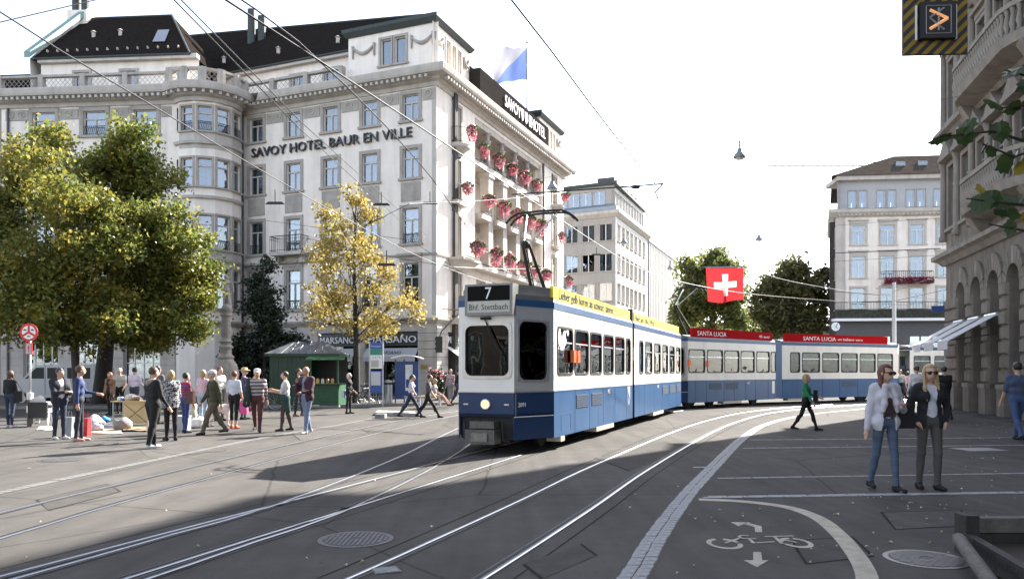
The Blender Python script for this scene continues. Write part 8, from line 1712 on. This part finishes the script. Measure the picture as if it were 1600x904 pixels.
person('blonde woman in black and white patterned jacket', 267, 688, -138, 1.68, stripes('pattern_jacket', BKC, (0.4, 0.4, 0.42), 5.0, check=True), BKC, 'blond', 'bob', BKC, True, 1.15, 1.05, jacket=stripes('pattern_jacket', BKC, (0.4, 0.4, 0.42), 5.0), jopen=False, jlen=0.14, nod=10, armL=(15, 8, 50, 15), armR=(10, 8, 50, 15), **stand)
pr_, Kr = person('woman in red and blue plaid shirt with short dark hair', 290, 676, 150, 1.62, stripes('plaid_shirt', (0.42, 0.035, 0.06), (0.05, 0.05, 0.16), 4.5), (0.04, 0.06, 0.18), 'dark', 'short', BKC, True, 1.05, 1.0, sleeve='short', **stand)
held_bag(pr_, Kr, (-0.27, 0.05, 0), 0.78, 0.3, 0.34, (0.11, 0.05, 0.035), 'brown leather shoulder bag of the woman in plaid', strap=(-0.16, 0.03, 1.3))
person('woman in pale flowered blouse holding a grey folder', 317, 667, 165, 1.7, stripes('flower_blouse', (0.62, 0.5, 0.5), (0.5, 0.25, 0.3), 7.0, check=True), (0.3, 0.36, 0.42), 'blond', 'bob', BKC, True, 1.1, sleeve='short', **stand)
person('man in white cap and olive jacket striding left in the crowd', 333, 678, -52, 1.74, (0.02, 0.02, 0.02), (0.13, 0.105, 0.07), 'grey', 'short', (0.035, 0.025, 0.02), False, 1.05, 1.3, jacket=(0.06, 0.058, 0.03), jlen=0.16, hat=('cap', (0.62, 0.61, 0.58)), **walk)
person('short-haired man in white shirt half hidden beside the fountain', 343, 657, 60, 1.8, WSH, (0.08, 0.08, 0.09), 'auburn', 'short', BKC, **stand)
pc2, Kc = person('woman in pale blue top with black capri trousers and orange shoes', 366, 669, 172, 1.66, (0.52, 0.58, 0.62), BKC, 'auburn', 'short', (0.5, 0.1, 0.05), True, 1.1, 1.0, sleeve='short', capri=True, **stand)
held_bag(pc2, Kc, (-0.3, 0.0, 0), 0.42, 0.22, 0.34, (0.65, 0.10, 0.28), 'bright pink carrier bag beside the woman in pale blue', name='carrier_bag'); 
person('man in straw hat and violet shirt raising a camera', 381, 655, 105, 1.76, (0.09, 0.085, 0.17), (0.05, 0.05, 0.06), 'grey', 'short', BKC, hat=('straw', (0.52, 0.36, 0.14)), sleeve='short', armL=(70, 10, 80, 20), armR=(70, 10, 80, 20), **stand)
person('older man in white cap and striped jumper walking forward', 402, 674, 12, 1.78, stripes('striped_jumper', (0.42, 0.40, 0.40), (0.10, 0.07, 0.075), 3.4), (0.085, 0.03, 0.028), 'grey', 'short', (0.03, 0.025, 0.022), False, 1.08, 1.1, hat=('cap', (0.6, 0.58, 0.58)), parts=lambda r, K, S: obj('carried_jacket', body_mesh('carried_jacket', [('c', K.sh[-1]+[-0.03, 0.0, 0.03], K.wri[-1]+[-0.02, 0.02, -0.1], 0.07, 0.1, 0)], 0.016, [fab((0.018, 0.035, 0.03))], 0.03), r, True), **walk)
person('man in white t-shirt with green jacket at his waist, facing left', 446, 673, -78, 1.66, (0.64, 0.63, 0.62), (0.075, 0.05, 0.042), 'dark', 'short', (0.03, 0.022, 0.02), False, 1.08, 1.1, sleeve='short', armL=(25, 8, 70, 15), armR=(25, 8, 80, 15), parts=lambda r, K, S: obj('tied_jacket', body_mesh('tied_jacket', [('c', K.pel-[0.09, 0.0, -0.02], K.pel+[0.09, 0.0, 0.02], 0.125, 0.125, 0), ('c', K.pel+[0.12, 0.03, 0], K.pel+[0.15, 0.08, -0.34], 0.09, 0.07, 0)], 0.016, [fab((0.018, 0.06, 0.05))], 0.05), r, True), legL=(9, 4), legR=(-8, 6))
person('balding man in maroon jacket and light jeans eating as he walks', 479, 677, -32, 1.79, (0.22, 0.24, 0.28), (0.16, 0.20, 0.30), 'grey', 'bald', (0.5, 0.5, 0.5), False, 1.1, 1.15, jacket=(0.05, 0.016, 0.03), jlen=0.14, skin=SKIN2, armL=(20, 8, 60, 10), armR=(28, 6, 118, 28), legL=(10, 4), legR=(-9, 10))
person('person in black with dark hair just behind the balding man', 466, 650, 95, 1.76, BKC, (0.02, 0.02, 0.024), 'dark', 'tail', (0.2, 0.12, 0.09), True, 1.0, armL=(30, 5, 50, 5), armR=(30, 5, 50, 5), legL=(18, 20), legR=(-5, 4))
pw, Kw = person('white-haired woman in black with a pale blue bag near the kiosk', 545, 646, 78, 1.58, BKC, BKC, 'white', 'bob', BKC, True, 1.15, 0.95, armL=(5, 10, 40, 5), armR=(5, 8, 60, 15), **stand)
held_bag(pw, Kw, (0.02, 0.2, 0), 0.62, 0.34, 0.3, (0.42, 0.5, 0.6), 'pale blue cloth bag of the white-haired woman', d=0.14)
person('woman in white top and jeans striding right past the shelter', 642, 652, 84, 1.62, (0.55, 0.52, 0.55), DJEAN, 'dark', 'tail', BKC, True, 1.0, 1.1, sleeve='short', **stride)
person('man in grey top and black jeans striding right toward the tram', 669, 652, 86, 1.64, (0.07, 0.07, 0.075), BKC, 'dark', 'short', BKC, False, 1.0, 1.1, sleeve='short', **{**stride, 'legL': (-26, 12), 'legR': (32, 4)})
bx_, by_ = gp(684, 634, 0.12); bnch = thing('bench', (bx_-0.25, by_+0.15, 0.12), 'low wooden bench by the hotel corner tubs', 'bench'); MB().box(bx_-0.75, bx_+0.15, by_-0.1, by_+0.35, 0.52, 0.57).build('seat', TW, bnch)
for q_ in (bx_-0.68, bx_+0.08): MB().box(q_-0.04, q_+0.04, by_-0.08, by_+0.32, 0.12, 0.52).build('leg', GALV, bnch)
person('woman seated on the bench by the hotel corner with legs stretched out', 679, 634, 80, 1.66, (0.3, 0.28, 0.26), (0.4, 0.22, 0.16), 'blond', 'bob', BKC, True, Y=by_+0.12, zg=0.12, legL=(82, 40), legR=(84, 48), armL=(20, 8, 40, 20), armR=(20, 8, 40, 20))
person('person in flowered top standing between tubs and tram', 704, 631, -10, 1.62, stripes('pink_flowers', (0.5, 0.4, 0.42), (0.2, 0.1, 0.12), 7.0, check=True), (0.2, 0.19, 0.19), 'blond', 'short', BKC, True, h=0.02, zg=0.12, **stand); person('person in dark clothes with blue bag partly behind the tram', 716, 632, 100, 1.7, BKC, DJEAN, 'dark', 'short', BKC, h=0.02, zg=0.12, **walk)
# ---- statue on the fountain
Ks = skeleton(1.0, legL=(6, 8), legR=(-3, 2), armL=(30, 25, 80, 20), armR=(5, 12, 30, 10), fem=True); Pm = torso(Ks, 1.0, True, 0, 0)+limbs_upper(Ks, 1.0, True, 0, 0)
for sd in (1, -1): Pm += [('c', Ks.hip[sd], Ks.knee[sd], .085, .06, 0), ('c', Ks.knee[sd], Ks.ank[sd], .06, .04, 0), ('c', Ks.ank[sd]-[0, 0, .03], Ks.toe[sd], .045, .03, 0), ('c', Ks.wri[sd], Ks.hnd[sd][0], .03, .035, 0)]
Pm += [('e', Ks.hed, (.085, .1, .12), None, None, 0), ('e', Ks.hed+[0, .03, .05], (.1, .11, .09), None, None, 0), ('c', Ks.shl, Ks.hed-[0, 0, .07], .05, .045, 0), ('c', Ks.pel+[.05, .05, 0], Ks.ank[1]+[.08, .1, 0], .12, .16, 0), ('c', Ks.hnd[1][0], Ks.hnd[1][0]+[.05, -.05, -.45], .06, .05, 0), ('c', [0, 0, -0.05], [0, 0, 0.03], .2, .2, 0)]
so_ = obj('statue', body_mesh('statue', Pm, 0.02, [FST]), None, loc=Vector((fx, fy, 4.70)), rz=rad(35)); so_.parent = fo; so_.matrix_parent_inverse = xf(fo).inverted(); so_.scale = (0.95,)*3
# ---- white dog
dx, dy = gp(342, 665); dg = thing('dog', (dx, dy), 'white dog with pinkish patches standing in the crowd', 'dog', rz=rad(115)); A_ = lambda *p: np.array(p, float)
Dp = [('c', A_(0, -.2, .52), A_(0, .16, .54), .125, .105, 0), ('e', A_(0, -.2, .5), (.12, .16, .16), None, None, 0), ('c', A_(0, -.3, .6), A_(0, -.42, .76), .075, .06, 0), ('e', A_(0, -.46, .8), (.07, .09, .075), None, None, 0), ('c', A_(0, -.5, .79), A_(0, -.62, .76), .045, .03, 0), ('c', A_(0, .24, .56), A_(0, .42, .42), .03, .014, 0)]
for sd in (1, -1):
    Dp += [('c', A_(sd*.07, -.24, .42), A_(sd*.07, -.25, .2), .05, .032, 0), ('c', A_(sd*.07, -.25, .2), A_(sd*.07, -.24, .04), .03, .025, 0), ('c', A_(sd*.07, -.24, .025), A_(sd*.07, -.29, .02), .028, .022, 0), ('c', A_(sd*.07, .18, .46), A_(sd*.075, .1, .3), .075, .05, 0), ('c', A_(sd*.075, .1, .3), A_(sd*.075, .24, .17), .04, .027, 0), ('c', A_(sd*.075, .24, .17), A_(sd*.075, .21, .03), .026, .024, 0), ('c', A_(sd*.075, .21, .022), A_(sd*.075, .16, .02), .026, .022, 0), ('c', A_(sd*.055, -.44, .86), A_(sd*.085, -.45, .76), .022, .018, 0)]
obj('body', body_mesh('body', Dp, 0.016, [M('dog_fur', (0.62, 0.52, 0.48), 0.9, 0, 0.3, 5)], 0.04), dg, True); MB().ball((0, -.645, .765), .016, 5).build('nose', EYED, dg, True, local=True)
# ================================================================ OVERHEAD WIRES, FAR STREET END
WIRE = M('wire', (0.035, 0.035, 0.038), 0.5, 0.4)
def wire(P_, r, label, sag=0.0, name='overhead_wire'):
    V = []
    for a, b in zip(P_, P_[1:]):
        a, b = Vector(a), Vector(b); n = 10
        for k in range(n): u = k/n; V.append(a.lerp(b, u)-Vector((0, 0, sag*4*u*(1-u))))
    V.append(Vector(P_[-1])); return tag(MB().tube(V, r, 5).build(name, WIRE), label, 'cable')
def along_track(i, z, r, label, lo=0, hi=999):
    P_ = [p for p in polyline(TRACKS[i][1], 1.5) if lo < p.y < hi]; mb = MB().tube([(p.x, p.y, z) for p in P_], r, 5); return tag(mb.build('contact_wire', WIRE), label, 'cable')
along_track(0, 5.55, 0.010, 'contact wire above the near right-hand track', -1, 50); along_track(1, 5.47, 0.012, 'contact wire touching the pantograph of the front tram', -1, 50); along_track(2, 5.5, 0.010, 'contact wire above the branching track left of the tram', -1, 44); along_track(3, 5.5, 0.010, 'contact wire above the plaza track at left', 3.2, 60)
w_ = lambda *P_: [at(*p) for p in P_]
wire([(-3.3, 2, 6.2), at(272, 0, 8.6), at(466, 199, 13.2), HA.P(1.0, 9.2, 0)], 0.009, 'thin upper span wire running down to the hotel corner, left of its pair'); wire([(-3.05, 2, 6.2), at(283, 0, 8.6), at(470, 190, 13.2), HA.P(0.7, 9.5, 0)], 0.009, 'thin upper span wire running down to the hotel corner, right of its pair')
wire(w_((-30, 42, 12), (150, 0, 14), (420, -60, 16)), 0.010, 'short wire crossing the top left corner of the sky')
wire([HA.P(13.5, 7.6, 0), at(640, 318, 24), at(885, 300, 40), HB.P(21, 13.2, 0.2)], 0.010, 'cross-span wire passing the hotel front at second floor height', 0.1)
wire([HA.P(10.5, 7.2, 0), at(480, 372, 24), at(700, 416, 20), at(860, 418, 26)], 0.007, 'thin cross-span wire below the iron balcony', 0.05); wire([HL.P(1, 11.5, 0), at(420, 345, 30), at(640, 375, 22), at(730, 430, 17)], 0.007, 'thin wire slanting across the bay toward the tram roof')
wire([at(820, 296, 36), at(1036, 287, 30), at(1500, 250, 26)], 0.012, 'span wire with insulators right of the hotel end') if False else None
pa = [at(800, 304, 34), at(990, 291, 30), at(1036, 287, 29)]; ar = wire(pa, 0.03, 'bracket arm with insulators reaching into the sky past the hotel'); ins = MB().ball(at(993, 292, 30), 0.14, 6, (1.4, .6, .6)).build('insulator', BLK, ar, True); MB().tube([at(1036, 287, 29), at(1024, 300, 29), at(1029, 312, 29)], 0.03, 5).build('stay', WIRE, ar)
wire([at(760, 300, 44), at(863, 275, 38), at(1155.5, 222, 33), at(1500, 150, 28)], 0.006, 'fine lamp cable from the hotel to the bank carrying the large pendant lamp', 0.0)
wire([at(1045, 381, 92), at(1066, 383, 60), at(1290, 396, 60), at(1470, 388, 55)], 0.03, 'dark span cable above the red flag'); wire([at(1020, 414, 90), at(1101, 417, 42), at(1164, 416.5, 42), at(1480, 398, 36)], 0.008, 'thin cable carrying the red flag')
wire([at(1120, 362, 80), at(1186, 361, 56), at(1470, 340, 40)], 0.008, 'thin cable carrying the small pendant lamp'); wire([at(1190, 434, 60), at(1300, 455, 55), at(1397, 462, 50)], 0.02, 'pale wire from the mast rising left past the dark tree'); wire([at(1180, 475, 62), at(1397, 470, 50), at(1480, 452, 40)], 0.016, 'wire from the mast toward the bank'); wire([at(1190, 470, 60), at(1290, 498, 58), at(1397, 476, 50)], 0.014, 'slack lower wire left of the mast', 0.2)
wire([at(960, 372, 62), at(975, 366, 60), at(1047, 408, 70), at(1200, 418, 60)], 0.007, 'thin cable carrying the lamps before the office block'); wire([at(1397, 455, 50), at(1440, 440, 42), at(1500, 421, 33)], 0.012, 'wire from the mast up to the bank cornice')
# section insulators hanging from the spans
for px, py, Y, lb in ((596, 320, 24, 'black section insulator hanging before the yellow tree'), (672, 318, 26, 'small black wire hanger right of the yellow tree'), (430, 318, 22, 'black section insulator before the bay of the hotel'), (604, 414, 21, 'small black wire hanger in the yellow crown'), (932, 398, 40, 'black wire hanger before the beige office block'), (1083, 440, 48, 'small black hanger left of the red flag'), (1262, 398, 60, 'small dark hanger above the dark street tree')):
    x, y, z = at(px, py, Y); it = thing('wire_hanger', (x, y, z), lb, 'wire fitting'); MB().hexa([(x-.28, y-.03, z-.02), (x+.28, y-.03, z-.02), (x+.28, y+.03, z-.02), (x-.28, y+.03, z-.02), (x-.2, y-.03, z+.05), (x+.2, y-.03, z+.05), (x+.2, y+.03, z+.05), (x-.2, y+.03, z+.05)]).build('bar', BLK, it); MB().tube([(x, y, z), (x, y, z+.4)], 0.02, 5).build('hanger_rod', BLK, it)
# distant crane behind the pale house
cx, cy, cz = at(1470, 263, 160); cr = thing('tower_crane', (cx+14, cy, 0), 'pale lattice jib of a distant crane above the far roofs', 'crane'); j = MB(); x0 = at(1200, 258, 160)[0]; z0 = at(1200, 259, 160)[2]; x1 = cx+14
for dz in (0, 0.9): j.tube([(x0, cy, z0+dz*0.8), (x1, cy, z0+dz)], 0.13, 4)
n = 34
for k in range(n): a = x0+(x1-x0)*k/n; b = x0+(x1-x0)*(k+1)/n; j.tube([(a, cy, z0), ((a+b)/2, cy, z0+0.85), (b, cy, z0)], 0.08, 3, False)
j.build('jib', M('crane_pale', (0.30, 0.25, 0.25), 0.8), cr); m = MB()
for sx in (-.8, .8): m.tube([(x1+sx, cy, 0), (x1+sx, cy, z0+2.5)], 0.12, 4)
for k in range(16): m.tube([(x1-.8, cy, k*z0/16), (x1+.8, cy, (k+1)*z0/16)], 0.07, 3, False)
m.build('mast', MATS['crane_pale'], cr); MB().tube([at(1166, 267, 160), at(1200, 262, 160)], 0.08, 4).build('jib_tip', MATS['crane_pale'], cr)
# ---- hidden shop row added to block bright sky behind the tram windows
fs = thing('sky_blocking_shops', (40, 140), 'low hidden row of shop fronts added to block the sky behind the trams', 'building'); FF_ = Frame((16, 142), (1, -0.05), 1)
wall(FF_, 0, 58, 0, 9.2, [(1.2+4*k, 4.2+4*k, 0.5, 3.4) for k in range(14)]+[(1.6+4*k, 3.6+4*k, 5.0, 7.6) for k in range(14)], 0.4, M('far_brown', (0.17, 0.15, 0.13), 0.9, 0, 0.3, 0.3), 'front_wall', fs); MB().fbox(FF_, 0, 58, 0, 9, -3, -2).build('room_backing', ROOMD, fs)
for k in range(14): window(fs, FF_, 2.6+4*k, 5.0, 2.0, 2.6, 0.15, 0.1, 1, 0); MB().fbox(FF_, 1.2+4*k, 4.2+4*k, 0.5, 3.4, -0.3, -0.25).build('shop_window', BGLASS, fs)
MB().fbox(FF_, -0.5, 58.5, 9.2, 9.9, -6, 0.5).build('roof', ROOFM, fs)
# ---- trees standing behind the viewer, seen mirrored in the windscreen
src = [o for o in COL.objects if o.name.startswith('lime_tree')][:2]
for k, (x, y, s) in enumerate(((-22.0, -6.0, 1.0), (-30.0, -14.0, 1.15), (-19.0, -18.0, 1.1))):
    o = src[k % 2]; c = copy_tree(o, (x, y, 0), 0.8*k); c.scale = (s,)*3; c['label'] = ('lime tree behind the viewer mirrored in the tram windscreen, ' + ('nearest', 'farther left', 'farther back')[k]); c['group'] = 'trees behind the viewer'

# ---- unseen house front added behind the viewer to cut skylight, dark in reflections
for nm, O_, D_, L_, lb in (('left', (-46, -13), (1, -0.12), 38, 'unseen dark office front added behind the viewer to cut skylight, left of the street'),):
    RFm = Frame(O_, D_, 1); RFm.n = (-RFm.n[0], -RFm.n[1]); rb_ = thing('office_building', O_, lb, 'building'); rows_ = [(1.0, 4.0), (6.0, 8.2), (9.6, 11.8), (13.2, 15.4), (16.8, 19.0)]
    cs_ = [2.0+3.1*k for k in range(int((L_-3)/3.1)+1)]
    wall(RFm, 0, L_, 0, 21, [(t-0.8, t+0.8, a, b) for t in cs_ for a, b in rows_], 0.3, MATS['far_brown'], 'front_wall', rb_)
    for t in cs_:
        for a, b in rows_: window(rb_, RFm, t, a, 1.6, b-a, 0.12, 0.1, 1, 0)
    MB().fbox(RFm, 0, L_, 0, 20.8, -3, -1.8).build('room_backing', ROOMD, rb_); MB().fbox(RFm, -0.3, L_+0.3, 21, 22.5, -8, 0.4).build('roof', ROOFM, rb_)
